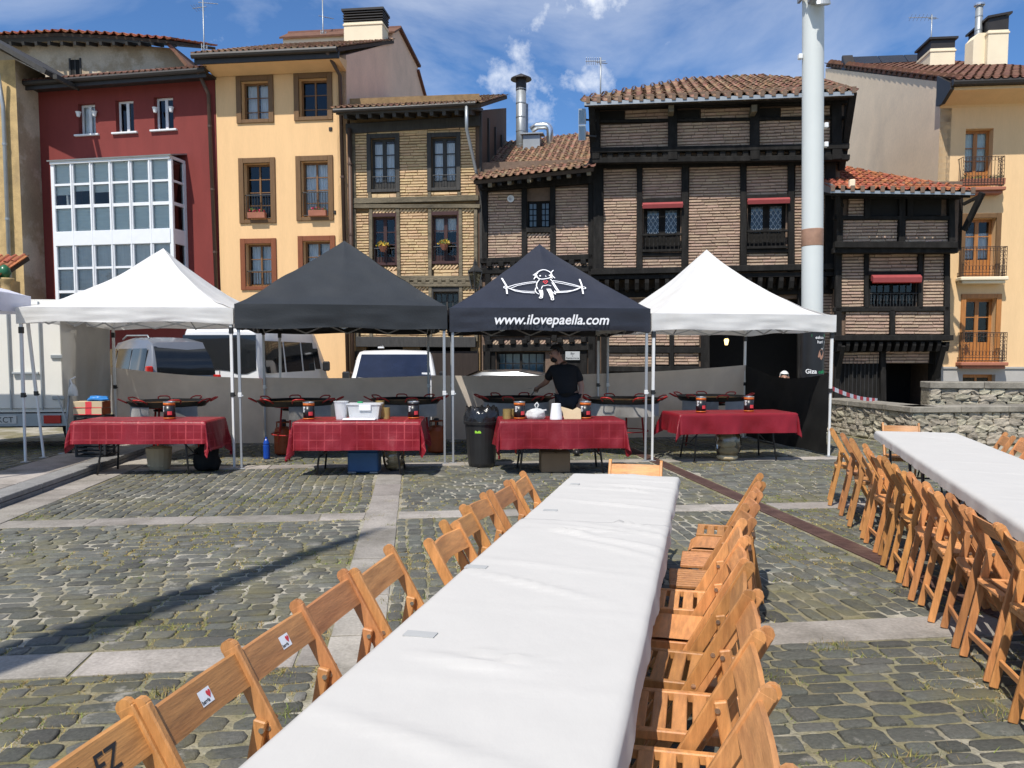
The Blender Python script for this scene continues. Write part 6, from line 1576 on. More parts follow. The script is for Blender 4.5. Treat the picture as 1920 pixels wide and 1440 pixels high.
for kk, rs in enumerate((DR, DX)):
    for k, r in enumerate(rs):
        wd = window(rt_, r, rec=.24, trim=1 if k else 0, trimw=.13, proud=.03, cols=2, split=[0, .28, .62, 1], panel=.30, frame='orange_wood', trimm='brown_trim' if k != 2 else 'orange_wood', gl='glassclear', curtain=('blind', 'curtain', None)[k], cur_top=(.98, .78, .8)[k], cur_bot=.3, fw=.075, mull=.10, name='balcony_door')
        zb = r[1]-.02
        m = MB(); m.rbox(r[0]-.22, r[2]+.22, -.36, 0, zb-.12, zb-.02, .02); m.rbox(r[0]-.17, r[2]+.17, -.30, 0, zb-.20, zb-.121, .02); m.build('balcony_slab', M_['terracotta' if k != 1 else 'cream'], wd)
        m = MB(); x0, x1, y0, h = r[0]-.17, r[2]+.17, -.31, .78
        for zq in (zb+.02, zb+.10, zb+h): 
            m.tube([(x0, 0, zq), (x0, y0, zq), (x1, y0, zq), (x1, 0, zq)], .011, 6)
        nb = 13
        for i in range(nb+1): x = x0 + (x1-x0)*i/nb; m.tube([(x, y0, zb), (x, y0, zb+h)], .007, 6)
        for yy in (-.1, -.2):
            for xx in (x0, x1): m.tube([(xx, yy, zb), (xx, yy, zb+h)], .007, 6)
        for i in range(nb):
            xc = x0 + (x1-x0)*(i+.5)/nb; rr = (x1-x0)/nb*.46
            m.tube([(xc+rr*math.cos(R(a)), y0, zb+h-.07+rr*math.sin(R(a))) for a in range(0, 361, 45)], .005, 5, cap=False)
            m.tube([(xc+rr*math.cos(R(a))*.9, y0, zb+.22+.07*math.sin(R(a))) for a in range(0, 361, 45)], .005, 5, cap=False)
            if i in (0, 1, nb-2, nb-1):
                for q in range(4): m.tube([(xc+rr*.8*math.cos(R(a)), y0, zb+.34+q*.10+rr*.8*math.sin(R(a))) for a in range(0, 271, 45)], .006, 5, cap=False)
        m.build('balcony_railing', M_['rustiron'], wd)
window(rt_, LO, dep=-.05, rec=.2, cols=2, rows=1, frame='orange_wood', gl='glassdark', fw=.09)
flower_box(f, 1842, 347, -.2, 1.1, 'low flower box behind the top balcony of the peach house', 'leaf', 60)
m = MB(); m.prismx([(-ov, zE-.10), (-ov, zE-.02), (0, ve+.4), (0, ve-.35), (-.06, ve-.30)], -.02, W); m.build('cornice', M_['yellow_wall2'], rt_)
m = MB(); m.prismx([(-ov-.03, zE-.08), (-ov-.03, zE+.08), (0, zE+.55), (0, ve-.3), (-.35, zE-.30)], -.12, -.025); m.build('eave_end', M_['gutter'], rt_)
m = MB(); m.tube([(-.1, -ov-.10, zE+.06), (W, -ov-.10, zE+.06)], .09, 8); m.build('gutter', M_['gutter'], rt_)
zr = sp[1][1]+.15
tiled_roof(rt_, (.02, -ov-.12, zE+.10), (W, 0, 0), (0, yb+ov+.12, zr-zE-.10), 17, 26, 'tile_b', nobj=200)
m = MB(); nn = 26
for k in range(nn):
    t_ = (k+.5)/nn; y = -ov-.1 + (yb+ov)*t_; z = zE+.10 + (zr-zE-.1)*t_
    m.tube([(.11, y-.12, z-.01), (.11, y+.22, z+.03)], [.14, .11], 10)
m.build('verge_tiles', M_['tile_b'], rt_)
# chimneys, flue and solar panels on the peach roof
def chim_px(label, x0, y0, x1, y1, Y, dpt, cap, **k):
    a, b = at_y(x0, y1, Y), at_y(x1, y0, Y); return chimney(label, ((a.x+b.x)/2, Y+dpt/2), b.x-a.x, dpt, a.z-.1, b.z, f.rz, cap=cap, **k)
chim_px('cream chimney with black hood behind the solar panels', 1748, 66, 1795, 128, 28.0, 1.2, .42, slats=0)
chim_px('tall cream chimney with slanted black hood at the right', 1856, 26, 1897, 132, 27.0, 1.5, .50, slats=0, shed=.12)
th = roofpipe('round metal flue on a cream stack between the chimneys', 1834, 14, 70, 27.5, .115, 'zinc', cone=False)
m = MB(); m.lathe([(.14, 1.0), (.17, 1.02), (.17, 1.08), (.12, 1.1)], 14); m.build('collar', M_['steel'], th); m = MB(); m.prism([(-.29, -1.2), (.29, -1.2), (.29, -.15), (.12, .05), (-.12, .05), (-.29, -.15)], -.25, .25); m.build('stack', M_['cream'], th)
a, b = at_y(1585, 120, 31.0), at_y(1748, 98, 31.0)
th = thing('solar_panels', 'dark row of solar panels on the peach house roof', 'solar panels', (a.x, a.y, a.z), f.rz); w_ = b.x-a.x; h = b.z-a.z
for k in range(3):
    m = MB(); x0, x1 = w_*(.12+.29*k), w_*(.12+.29*(k+1))-.03; m.slab([(x0, 0, 0), (x1, 0, 0), (x1, .5, h), (x0, .5, h)], (0, -.8, .6), .05); m.build('panel', M_['solar'], th)
m = MB(); m.prismx([(-.05, -.1), (.5, -.1), (.5, h), (.4, h+.03)], 0.0, w_*.12-.02); m.box(0, w_, -.1, .6, -.2, -.1); m.build('frame', M_['gutter'], th)

# ------------------------------------------------------------------ aerials
def aerial(label, px, py0, py1, Y, yagi, lattice=False):
    a, b = at_y(px, py1, Y), at_y(px, py0, Y); H = b.z-a.z; th = thing('roof_aerial', label, 'aerial', (a.x, a.y, a.z-.6), 0, 'roof aerials'); H += .6
    m = MB(); m.tube([(0, 0, 0), (0, 0, H)], .022, 8)
    if lattice:
        for k in range(3): an = k*2.094; m.tube([(.12*math.cos(an), .12*math.sin(an), 0), (.10*math.cos(an), .10*math.sin(an), H*.5)], .012, 6)
        for k in range(14):
            z = H*.5*k/14
            for q in range(3): a1, a2 = q*2.094, (q+1)*2.094; m.tube([(.115*math.cos(a1), .115*math.sin(a1), z), (.115*math.cos(a2), .115*math.sin(a2), z+H*.5/14)], .008, 5)
    m.build('mast', M_['zinc'], th, smooth=True)
    for (dz, ln, n, dr) in yagi:
        m = MB(); z = H-dz; d = V((math.cos(dr), math.sin(dr), .04)); s = V((-d.y, d.x, 0)); m.tube([V((0, 0, z))-d*.15, V((0, 0, z))+d*ln], .012, 6)
        for k in range(n): c = V((0, 0, z)) + d*(ln*(k+.5)/n); m.tube([c-s*.16-V((0,0,.05)), c+s*.16+V((0,0,.05))], .006, 5)
        m.build('antenna', M_['zinc'], th)
aerial('tall lattice aerial mast behind the red house', 384, -6, 140, 29.0, [(.2, .5, 4, .3), (.35, .45, 4, 2.8)], True)
aerial('lattice aerial mast behind the apricot house', 606, -2, 85, 29.0, [(.6, .4, 4, .6)], True)
aerial('aerial on the left end of the inn roof', 1126, 108, 165, 24.5, [(.1, .45, 7, 3.0), (.15, .2, 2, .4)])
aerial('small aerial on the chimney behind the solar panels', 1746, 28, 70, 28.3, [(.08, .75, 6, 3.0), (.12, .15, 3, .3)])
# ================================================================== TARPAULINS AND CURTAINS
def sheet(name, label, A, B, zt, zb, mat_, cat, group=None, sag=.05, seed=1, amp=.03, nu=50, nv=22, pinch=.0):
    A, B = V((*A, 0)), V((*B, 0)); d = B-A; n = V((-d.y, d.x, 0)).normalized(); m = MB()
    def fn(u, v):
        s = math.sin(u*math.pi); top = zt[0]+(zt[1]-zt[0])*u - sag*s; z = zb + (top-zb)*(1-v)
        rip = amp*(math.sin(u*17+seed+v*2)*.5 + noise.noise(V((u*6, v*3, seed))) + .6*noise.noise(V((u*15+v*5, v*2, seed+3))))*(.25+v*.75)
        rad_ = .02*math.sin((u*9 - v*4)+seed)*math.exp(-v*2)
        p = A + d*u + n*(rip+rad_); return (p.x, p.y, z)
    m.grid(nu, nv, fn); o = m.build(name, M_[mat_], None, smooth=True); return tag(o, label, cat, group)
gt = 'grey tarpaulins behind the stalls'
sheet('tarpaulin', 'grey tarpaulin tied behind the left white canopy', (-7.12, 14.22), (-4.45, 14.28), (1.40, 1.20), .04, 'greycloth', 'tarpaulin', gt, .04, 1)
sheet('tarpaulin', 'grey tarpaulin tied behind the plain black canopy', (-4.42, 14.20), (-1.50, 14.74), (1.22, 1.24), .04, 'greycloth', 'tarpaulin', gt, .03, 4)
sheet('tarpaulin', 'grey tarpaulin tied behind the canopy with web address', (-1.50, 14.86), (1.84, 15.12), (1.24, 1.27), .04, 'greycloth', 'tarpaulin', gt, .03, 7)
sheet('tarpaulin', 'pale grey tarpaulin behind the right white canopy, rising to the right', (1.84, 15.12), (4.54, 15.60), (1.27, 1.42), .04, 'greycloth', 'tarpaulin', gt, .02, 9)
sheet('black_sheet', 'sagging black cloth closing the right side of the right canopy', (4.56, 15.60), (5.05, 12.72), (1.42, 1.33), .03, 'blackcloth', 'cloth', None, .16, 12, .04)
sheet('side_curtain', 'grey white side curtain hanging at the left of the left canopy', (-6.98, 12.45), (-7.13, 14.22), (2.14, 2.14), .18, 'sidecloth', 'curtain', None, .0, 15, .03)

# ================================================================== PAELLA PANS ON STANDS
def pan(label, px, Y, dia, rice, shield, food='rice', group='large paella pans on stands'):
    x = (px-960)/F*Y; z = .90; th = thing('paella_pan', label, 'pan', (x, Y, z), U(0, 3), group); r = dia/2
    m = MB(); m.lathe([(0, -.075), (r*.86, -.075), (r*.98, .0), (r*1.0, .012), (r*.985, .012), (r*.965, -.005), (r*.85, -.062), (0, -.062)], 40); m.build('bowl', M_['panblack'], th, smooth=False)
    m = MB(); r2 = random.Random(px)
    m.grid(26, 26, lambda u, v: ((lambda a, q: (math.cos(a)*q*r*.92, math.sin(a)*q*r*.92, -.03 + .010*noise.noise(V((math.cos(a)*q*9, math.sin(a)*q*9, px)))*(1 if q < .97 else 0)))(u*2*math.pi, v)))
    m.build('food', M_[food], th, smooth=True)
    for k in range(8):
        a = k*math.pi/4; c, s = math.cos(a), math.sin(a); t = (-s, c); m = MB()
        P = lambda o, w_, h: (c*(r+o)+t[0]*w_, s*(r+o)+t[1]*w_, h)
        m.tube([P(-.02, -.09, -.012), P(.07, -.085, .035), P(.10, -.05, .05), P(.10, .05, .05), P(.07, .085, .035), P(-.02, .09, -.012)], .011, 8); m.build('handle', M_['redpaint'], th, smooth=True)
    st = thing('pan_stand', 'red tripod stand under ' + label, 'stand', (x, Y, 0), U(0, 2), 'tripod stands under the pans')
    for k in range(3):
        a = k*2.094+.5; m = MB(); m.tube([(r*.55*math.cos(a), r*.55*math.sin(a), z-.085), (r*.72*math.cos(a), r*.72*math.sin(a), .01)], .016, 8); m.build('leg', M_['redpaint'], st, smooth=True)
    m = MB(); m.tube([(r*.56*math.cos(R(a)), r*.56*math.sin(R(a)), z-.09) for a in range(0, 361, 15)], .012, 6, cap=False); m.tube([(r*.64*math.cos(R(a)), r*.64*math.sin(R(a)), .38) for a in range(0, 361, 15)], .010, 6, cap=False); m.build('ring', M_['redpaint'], st, smooth=True)
    m = MB(); m.tube([(r*.35*math.cos(R(a)), r*.35*math.sin(R(a)), z-.14) for a in range(0, 361, 15)], .014, 6, cap=False); m.tube([(-r*.4, 0, z-.14), (r*.4, 0, z-.14)], .012, 6); m.tube([(0, -r*.4, z-.14), (0, r*.4, z-.14)], .012, 6); m.build('burner', M_['blackmetal'], st)
    for (a0, a1) in shield:
        m = MB(); n = int((a1-a0)*1.6); q = r*.88
        m.grid(n, 1, lambda u, v: ((q + .012*(1 if int(u*n+.5) % 2 else -1))*math.cos(R(a0+(a1-a0)*u)), (q + .012*(1 if int(u*n+.5) % 2 else -1))*math.sin(R(a0+(a1-a0)*u)), z-.065-.20*v))
        o = m.build('wind_shield', M_['foil'], st)
    st.rotation_euler = (0, 0, 0); return th
pan('the pan behind the left check tablecloth', 316, 12.4, 1.22, 1, [(195, 262), (290, 340)])
pan('the pan left of centre under the plain black canopy', 556, 12.6, 1.24, 1, [(272, 352)])
pan('the empty looking pan at the right of the plain black canopy', 762, 13.0, 1.16, 1, [(200, 345)], 'panblack')
pan('the pan the cook stirs under the web address canopy', 968, 13.45, 1.24, 1, [(190, 350)], 'panblack')
pan('the pan of rice right of the cook', 1170, 13.1, 1.26, 1, [(190, 350)])
pan('the pan of rice under the right white canopy', 1335, 13.9, 1.26, 1, [(195, 268), (280, 350)])

# ================================================================== THINGS ON AND UNDER THE RED TABLES
def can(label, px, Y, top='canorange', group='dark catering tins'):
    x = (px-960)/F*Y; th = thing('tin_can', label, 'tin', (x, Y, .745), U(-.3, .3), group); r, H = .076, .235
    m = MB(); m.lathe([(r, .018), (r, H-.05)], 24); m.build('label_wrap', M_['canlabel'], th, smooth=True)
    m = MB(); m.lathe([(r+.001, H-.05), (r+.001, H-.012)], 24); m.build('top_band', M_[top], th, smooth=True); m = MB(); m.lathe([(r+.001, .004), (r+.001, .018)], 24); m.build('bottom_band', M_['canorange'], th, smooth=True)
    m = MB(); m.lathe([(r+.004, H-.012), (r+.004, H), (r-.004, H), (r-.006, H-.006), (0, H-.006)], 24); m.build('lid', M_['tinlid'], th)
    m = MB(); rr = r+.0015
    for (a0, a1, z0, z1) in ((-150, -120, .16, .172), (-150, -125, .145, .153), (-150, -130, .13, .138), (-150, -122, .115, .123), (-150, -128, .10, .108)):
        m.grid(5, 1, lambda u, v: (rr*math.cos(R(a0+(a1-a0)*u)), rr*math.sin(R(a0+(a1-a0)*u)), z0+(z1-z0)*v))
    m.build('small_print', M_['print_white'], th)
    m = MB(); m.grid(8, 4, lambda u, v: (rr*math.cos(R(-85+45*u)), rr*math.sin(R(-85+45*u)), .055+.05*v)); m.build('picture', M_['print_red'], th); return th
can('dark tin with orange band on the bright check tablecloth', 316, 10.95); can('dark tin at the left of the table under the plain black canopy', 578, 10.85); can('dark tin at the right of the table under the plain black canopy', 775, 11.0, 'canlabel')
can('dark tin beside the gold tin', 974, 10.95); can('dark tin at the right end of the table with the white bag', 1098, 11.0); can('left dark tin on the table under the right white canopy', 1315, 12.2); can('right dark tin on the table under the right white canopy', 1405, 12.35)
def lathing(name, label, cat, px, Y, z, prof, mat_, n=18, group=None, part='body'):
    th = thing(name, label, cat, ((px-960)/F*Y, Y, z), 0, group); m = MB(); m.lathe(prof, n); m.build(part, M_[mat_], th, smooth=False); return th
tin = [(.05, 0), (.05, .118), (.052, .12), (.048, .12), (.046, .112), (0, .112)]
g1 = 'gold tins'
lathing('gold_tin', 'gold tin left of the dark tin beside the bin', 'tin', 951, 10.95, .745, [(.062, 0), (.062, .13), (.064, .132), (.058, .132), (0, .126)], 'gold', group=g1); lathing('gold_tin', 'gold tin standing tight against the dark tin', 'tin', 961, 11.1, .745, tin, 'gold', group=g1)
lathing('gold_tin', 'gold tin behind the clear tub', 'tin', 712, 11.15, .745, [(.062, 0), (.062, .23), (.064, .235), (.058, .235), (0, .228)], 'gold', group=g1); lathing('gold_tin', 'shorter gold tin right of the clear tub', 'tin', 724, 10.95, .745, [(.05, 0), (.05, .15), (.046, .152), (0, .148)], 'gold', group=g1)
th = lathing('plastic_container', 'empty cloudy plastic container next to the lidded tub', 'container', 639, 10.85, .745, [(.07, 0), (.095, .235), (.102, .235), (.102, .245), (.09, .24), (.066, .012), (0, .012)], 'clearplastic', 20)
th = thing('lidded_tub', 'cloudy plastic tub with lid and green clip', 'tub', ((684-960)/F*10.95, 10.95, .745), R(2)); m = MB()
m.prism([(-.19, .0), (.19, 0), (.215, .19), (-.215, .19)], -.14, .14); m.build('tub', M_['clearplastic'], th); m = MB(); m.rbox(-.235, .235, -.155, .155, .19, .215, .008); m.build('lid', M_['clearplastic'], th)
m = MB(); m.rbox(-.06, .10, -.165, -.155, .12, .20, .006); m.build('handle', M_['whiteplastic'], th); m = MB(); m.rbox(-.10, -.03, -.05, .03, .215, .235, .006); m.build('clip', M_['print_green'], th)
th = thing('spare_lid', 'flat white plastic lid lying in front of the tub', 'lid', ((676-960)/F*10.70, 10.70, .746), R(1)); m = MB(); m.rbox(-.24, .20, -.07, .10, 0, .022, .008); m.build('lid', M_['whiteplastic'], th)
# tied white bag
def blob(mb, c, rx, ry, rz, n=18, am=.18, seed=0, flat=.0):
    vv = []; fs = []; 
    for j in range(n//2+1):
        for i in range(n):
            a, b = 2*math.pi*i/n, math.pi*j/(n//2) - math.pi/2; d = V((math.cos(a)*math.cos(b), math.sin(a)*math.cos(b), math.sin(b)))
            k = 1 + am*noise.noise(d*1.8+V((seed, 0, 0))) + am*.5*noise.noise(d*5+V((0, seed, 0)))
            p = V((c[0]+d.x*rx*k, c[1]+d.y*ry*k, max(c[2]+d.z*rz*k, flat))); vv.append(p)
    for j in range(n//2):
        for i in range(n): fs.append((j*n+i, j*n+(i+1) % n, (j+1)*n+(i+1) % n, (j+1)*n+i))
    mb.add(vv, fs); return mb
th = thing('plastic_bag', 'tied white plastic bag between the dark tin and paper stack', 'bag', ((1003-960)/F*10.95, 10.95, .745)); m = MB(); blob(m, (0, 0, .06), .145, .12, .08, 22, .3, 3); m.build('bag', M_['bagwhite'], th, smooth=True)
m = MB(); m.tube([(.02, 0, .12), (.05, 0, .19), (.03, 0, .22), (.0, 0, .19), (.02, 0, .13)], .012, 6); m.tube([(.03, 0, .11), (.12, .0, .11), (.16, 0, .12)], [.025, .015, .012], 6); m.build('knot', M_['bagwhite'], th, smooth=True)
th = thing('cup_stack', 'upturned white foam cup stack beside the bread', 'cups', ((1043-960)/F*10.85, 10.85, .745)); m = MB(); m.lathe([(.085, 0), (.085, .015), (.062, .21), (.058, .215), (0, .215)], 20); m.build('cups', M_['whiteplastic'], th, smooth=False)
th = thing('torn_cardboard', 'torn pale cardboard sheet leaning by the dark tin', 'cardboard', ((1072-960)/F*10.9, 10.9, .745)); m = MB(); m.prism([(-.10, 0), (.13, 0), (.13, .13), (.08, .155), (.02, .12), (-.05, .14), (-.14, .165), (-.16, .14), (-.12, .06)], -.006, .006); m.v = [(p[0], p[1]+p[2]*.4, p[2]) for p in m.v]; m.build('sheet', M_['cardpale'], th)
# under the tables
th = thing('bread_stack', 'stack of pale bread rolls in a basket under the bright check table', 'bread', ((294-960)/F*11.25, 11.25, .004)); m = MB(); m.lathe([(.13, 0), (.15, .05), (.175, .30), (.17, .31)], 16); m.build('basket', M_['cardpale'], th)
for k in range(4): m = MB(); blob(m, (U(-.02, .02), U(-.02, .02), .06+k*.075), .155, .15, .05, 14, .12, k); m.build('roll_layer', M_['bread'], th, smooth=True)
th = thing('black_bag', 'slumped black bag under the bright check table', 'bag', ((385-960)/F*11.15, 11.15, .0)); m = MB(); blob(m, (0, 0, .17), .19, .15, .24, 18, .35, 6, .002); m.build('bag', M_['blackcloth'], th, smooth=True)
th = thing('cool_box', 'dark blue cool box under the plain black canopy table', 'cool box', ((682-960)/F*11.0, 11.0, .0)); m = MB(); m.rbox(-.21, .21, -.15, .15, .01, .30, .02); m.build('body', M_['bluebox'], th); m = MB(); m.rbox(-.22, .22, -.16, .16, .30, .37, .02); m.build('lid', M_['bluebox'], th)
for s in (-1, 1): m = MB(); m.rbox(s*.15-.06, s*.15+.06, -.17, .1, 0, .025, .01); m.build('foot', M_['zinc'], th)
def breadbag(label, px, Y, s=1.0):
    th = thing('bread_bag', label, 'bread bag', ((px-960)/F*Y, Y, .003), 0, 'clear bags of bread'); 
    for k in range(4): m = MB(); blob(m, (U(-.02, .02), U(-.02, .02), .05+k*.085*s), .14*s*(1-.06*k), .12*s, .055*s, 16, .14, k+px); m.build('loaf', M_['bread'], th, smooth=True)
    m = MB(); blob(m, (0, 0, .22*s), .175*s, .15*s, .25*s, 20, .12, px, .001); m.build('bag', CLR, th, smooth=True); return th
CLR = glass('thin_clear_bag', (.86, .86, .85), .05, .15)
breadbag('clear bag of bread under the plain black canopy table', 736, 11.15, .85); breadbag('large clear bag of bread in front of the right red table', 1367, 12.25, 1.15)
th = thing('cardboard_box', 'brown cardboard box under the web address canopy table', 'box', ((1040-960)/F*11.1, 11.1, .0), R(4)); m = MB(); m.rbox(-.2, .2, -.16, .16, .002, .27, .008); m.build('body', M_['card'], th); m = MB(); m.rbox(-.2, -.01, -.17, .17, .275, .282, .002); m.rbox(.01, .2, -.17, .17, .275, .282, .002); m.build('flaps', M_['card'], th)
# waste bin
th = thing('waste_bin', 'black round waste bin with liner and green label beside the post', 'bin', ((903-960)/F*11.6, 11.6, .0)); m = MB(); m.lathe([(.185, .005), (.20, .05), (.245, .62), (.262, .62), (.268, .66), (.25, .67), (.22, .60), (.18, .02)], 28); m.build('tub', M_['blackplastic'], th, smooth=False)
m = MB(); m.grid(40, 8, lambda u, v: ((lambda a, k: ((.262-.16*v*v+.02*noise.noise(V((math.cos(a)*4, math.sin(a)*4, v*4))))*math.cos(a), (.262-.16*v*v)*math.sin(a), .62+.22*math.sin(v*2.6)*(1+.5*noise.noise(V((math.cos(a)*3, math.sin(a)*3, v*5))))))(u*2*math.pi, v))); m.build('liner', M_['bagblack'], th, smooth=True)
m = MB(); m.grid(6, 1, lambda u, v: (.237*math.cos(R(-112+22*u)), .237*math.sin(R(-112+22*u)), .50+.055*v)); m.build('label_patch', mat('lime_label', (.30, .62, .05), rough=.5, var=.03), th)
# gas bottles, blue bottle
def gasb(label, px, Y, mt='orange'):
    th = thing('gas_bottle', label, 'gas bottle', ((px-960)/F*Y, Y, 0), 0, 'gas bottles'); m = MB(); m.lathe([(.13, .01), (.15, .03), (.152, .05), (.152, .20), (.156, .205), (.152, .21), (.152, .37), (.13, .43), (.07, .455), (.04, .46)], 24); m.build('cylinder', M_[mt], th, smooth=False)
    m = MB(); m.tube([(.11*math.cos(R(a)), .11*math.sin(R(a)), .53) for a in range(0, 361, 20)], .011, 6, cap=False)
    for a in range(4): m.tube([(.11*math.cos(a*1.571), .11*math.sin(a*1.571), .43), (.11*math.cos(a*1.571), .11*math.sin(a*1.571), .53)], .011, 6)
    m.build('collar', M_[mt], th); m = MB(); m.lathe([(.03, .45), (.03, .52), (.045, .53), (.04, .57), (0, .58)], 10); m.build('valve', M_['blackmetal'], th); return th
gasb('orange gas bottle left of the plain black canopy table', 530, 12.95); gasb('dark orange gas bottle right of the plain black canopy table', 818, 13.2)
th = lathing('water_bottle', 'blue plastic bottle standing by the orange gas bottle', 'bottle', 497, 12.4, .003, [(.045, 0), (.05, .02), (.05, .2), (.045, .22), (.05, .24), (.03, .29), (.018, .31), (.018, .34), (0, .34)], 'blueplastic', 14)
# crates and boxes behind the left table
cx = at_y(177, 790, 11.9); th = None
for k in range(3):
    th = thing('black_crate', ['black plastic crate at the bottom of the stack by the left canopy', 'black plastic crate in the middle of the stack by the left canopy', 'black plastic crate on top of the crate stack'][k], 'crate', (cx.x, 11.9, .10+k*.21), U(-.04, .04), 'stacked black crates'); m = MB(); h = .205
    m.rbox(-.22, .22, -.15, .15, .004, .02, .003)
    for z in (.03, .085, .14, h-.01): 
        m.box(-.22, .22, -.15, -.138, z-.02, z+.006); m.box(-.22, .22, .138, .15, z-.02, z+.006); m.box(-.22, -.208, -.137, .137, z-.02, z+.006); m.box(.208, .22, -.137, .137, z-.02, z+.006)
    m.build('slats', M_['blackplastic'], th)
    for a in (-1, 1):
        for b in (-1, 1): m = MB(); m.rbox(a*.21-.016, a*.21+.016, b*.14-.016, b*.14+.016, .002, h, .003); m.build('corner', M_['blackplastic'], th)
for k in range(2):
    th = thing('food_box', ['lower red and cream box on the black crates', 'upper red and cream box on the black crates'][k], 'box', (cx.x-.01, 11.87, .735+k*.10), U(-.05, .05), 'red and cream boxes'); m = MB(); m.rbox(-.21, .21, -.14, .14, .002, .098, .004); m.build('body', M_['redpaint' if False else 'cardpale'], th)
    m = MB(); m.box(-.03, .06, -.1425, -.14, .003, .097); m.box(-.205, .205, -.1425, -.14, .003, .014); m.build('red_print', M_['print_red'], th); m = MB(); m.box(.2102, .2125, -.13, .13, .004, .096); m.build('end_print', M_['orange'], th)
th = thing('blue_bag', 'crumpled blue plastic bag on the boxes', 'bag', (cx.x+.08, 11.88, .936)); m = MB(); blob(m, (0, 0, .03), .15, .10, .05, 18, .45, 2); m.build('bag', M_['bluebag'], th, smooth=True)
c = at_y(137, 742, 12.35); th = thing('hanging_bag', 'clear white bag hanging beside the trailer door', 'bag', c); m = MB(); blob(m, (0, 0, .0), .075, .06, .17, 16, .25, 4); m.build('bag', M_['bagwhite'], th, smooth=True); m = MB(); m.tube([(0, 0, .14), (-.03, 0, .25), (.05, 0, .29)], .012, 6); m.build('hook', M_['whiteplastic'], th)
c = at_y(125, 800, 12.3); th = thing('hand_trolley', 'grey tube frame leaning beside the trailer', 'trolley', (c.x, c.y, .09)); m = MB(); m.tube([(0, 0, 0), (-.02, .05, .5), (.03, .1, 1.15)], .017, 8); m.tube([(-.12, .0, .9), (.0, .05, .4), (.0, .1, .02)], .014, 8); m.build('frame', M_['zinc'], th, smooth=True); m = MB(); m.rbox(-.1, .1, -.08, .1, .0, .02, .004); m.build('plate', M_['zinc'], th)

# ================================================================== VEHICLES
def vehicle(name, label, cat, loc, rz, L_, W_, prof, paint, tum=.10, zb=.95, z0=.25, wheels=(.8, -1.0), wr=.32):
    """prof: (y, roof height) from rear (-) to front (+)."""
    th = thing(name, label, cat, loc, rz)
    def hwid(y, z, top):
        e = 1 - .10*max(0, (abs(y)/(L_/2)-.72)/.28)**2
        k = max(0, (z-zb)/max(.2, 2.0-zb)); return W_/2*e*(1-tum*k)
    m = MB(); n = 0; ring = []
    for (y, top) in prof:
        r = .10; pts = []
        for z in (z0, z0+.12, .55, zb, (zb+top)/2 if top > zb else top*.97): pts.append((hwid(y, min(z, top-.02), top), min(z, top-.02)))
        w_ = hwid(y, top, top); pts += [(w_-.01, max(top-r, pts[-1][1])), (w_-.05, top-.03), (w_-.14, top), (0, top+.02)]
        ring.append([(x, y, z) for x, z in pts] + [(-x, y, z) for x, z in reversed(pts[:-1])])
    k = len(ring[0]); vv = [p for r in ring for p in r]; fs = []
    for i in range(len(ring)-1):
        for j in range(k-1): fs.append((i*k+j, i*k+j+1, (i+1)*k+j+1, (i+1)*k+j))
        fs.append((i*k+k-1, i*k, (i+1)*k, (i+1)*k+k-1))
    fs += [tuple(range(k)), tuple(range((len(ring)-1)*k, len(ring)*k))[::-1]]
    m.add(vv, fs); o = m.build('body', M_[paint], th, smooth=False)
    smooth = o.data; smooth.polygons.foreach_set('use_smooth', [True]*len(smooth.polygons)); smooth_angle(smooth, 35)
    for y in wheels:
        for s in (-1, 1):
            m = MB(); m.lathe([(.12, -.10), (wr-.03, -.10), (wr, -.07), (wr, .07), (wr-.03, .10), (.12, .10)], 20); m.v = [(s*(W_/2-.12)+p[2], y+p[0], wr+p[1]) for p in m.v]; wh = m.build('wheel', M_['rubber'], th)
            m = MB(); m.lathe([(0, .09), (wr*.6, .095), (wr*.6, .10), (0, .105)], 14); m.v = [(s*(W_/2-.12)+s*p[2], y+p[0], wr+p[1]) for p in m.v]; m.build('rim', M_['zinc'], wh)
    return th, hwid
def side_glass(th, hwid, s, y0, y1, z0, z1, top, lean=0.0, mt='carglass', name='side_window'):
    m = MB(); m.grid(6, 4, lambda u, v: (s*(hwid(y0+(y1-y0)*u, z0+(z1-z0)*v, top)+.006), y0+(y1-y0)*u + lean*v, z0+(z1-z0)*v)); return m.build(name, M_[mt], th, smooth=True)
# white minibus seen from its rear right corner
zg = .0
th, hw = vehicle('white_minibus', 'white minibus seen from behind with dark rear and side windows', 'van', (-6.05, 19.55, zg), R(-4), 5.0, 1.92,
    [(-2.5, 1.55), (-2.46, 2.10), (-2.36, 2.22), (-1.2, 2.27), (.8, 2.26), (1.35, 2.20), (1.95, 1.55), (2.05, 1.18), (2.45, .98), (2.5, .7)], 'carwhite', tum=.09, wheels=(1.55, -1.6), wr=.33)
m = MB(); m.grid(8, 4, lambda u, v: (-.80+1.60*u, -2.515+.035*v*v, 1.30 + .74*v + (-.10*math.sin((u-.6)/.4*math.pi)*(1-v) if u > .6 else 0))); m.build('rear_window', M_['carglass'], th, smooth=True)
m = MB(); m.rbox(-.006, .006, -2.512, -2.49, .5, 1.28, .001); m.build('door_seam', M_['blackplastic'], th)
m = MB(); m.rbox(.08, .26, -2.53, -2.49, .98, 1.04, .01); m.build('door_handle', M_['blackplastic'], th)
m = MB(); m.rbox(-.92, .92, -2.56, -2.45, .38, .58, .03); m.build('bumper', M_['cargrey'], th)
m = MB(); m.rbox(-.16, .02, -2.53, -2.49, 1.13, 1.20, .01); m.build('brake_light', M_['taillight'], th)
for s in (-1, 1):
    m = MB(); m.rbox(s*.86-.06, s*.86+.06, -2.53, -2.44, .75, 1.12, .02); m.build('tail_light', M_['taillight'], th)
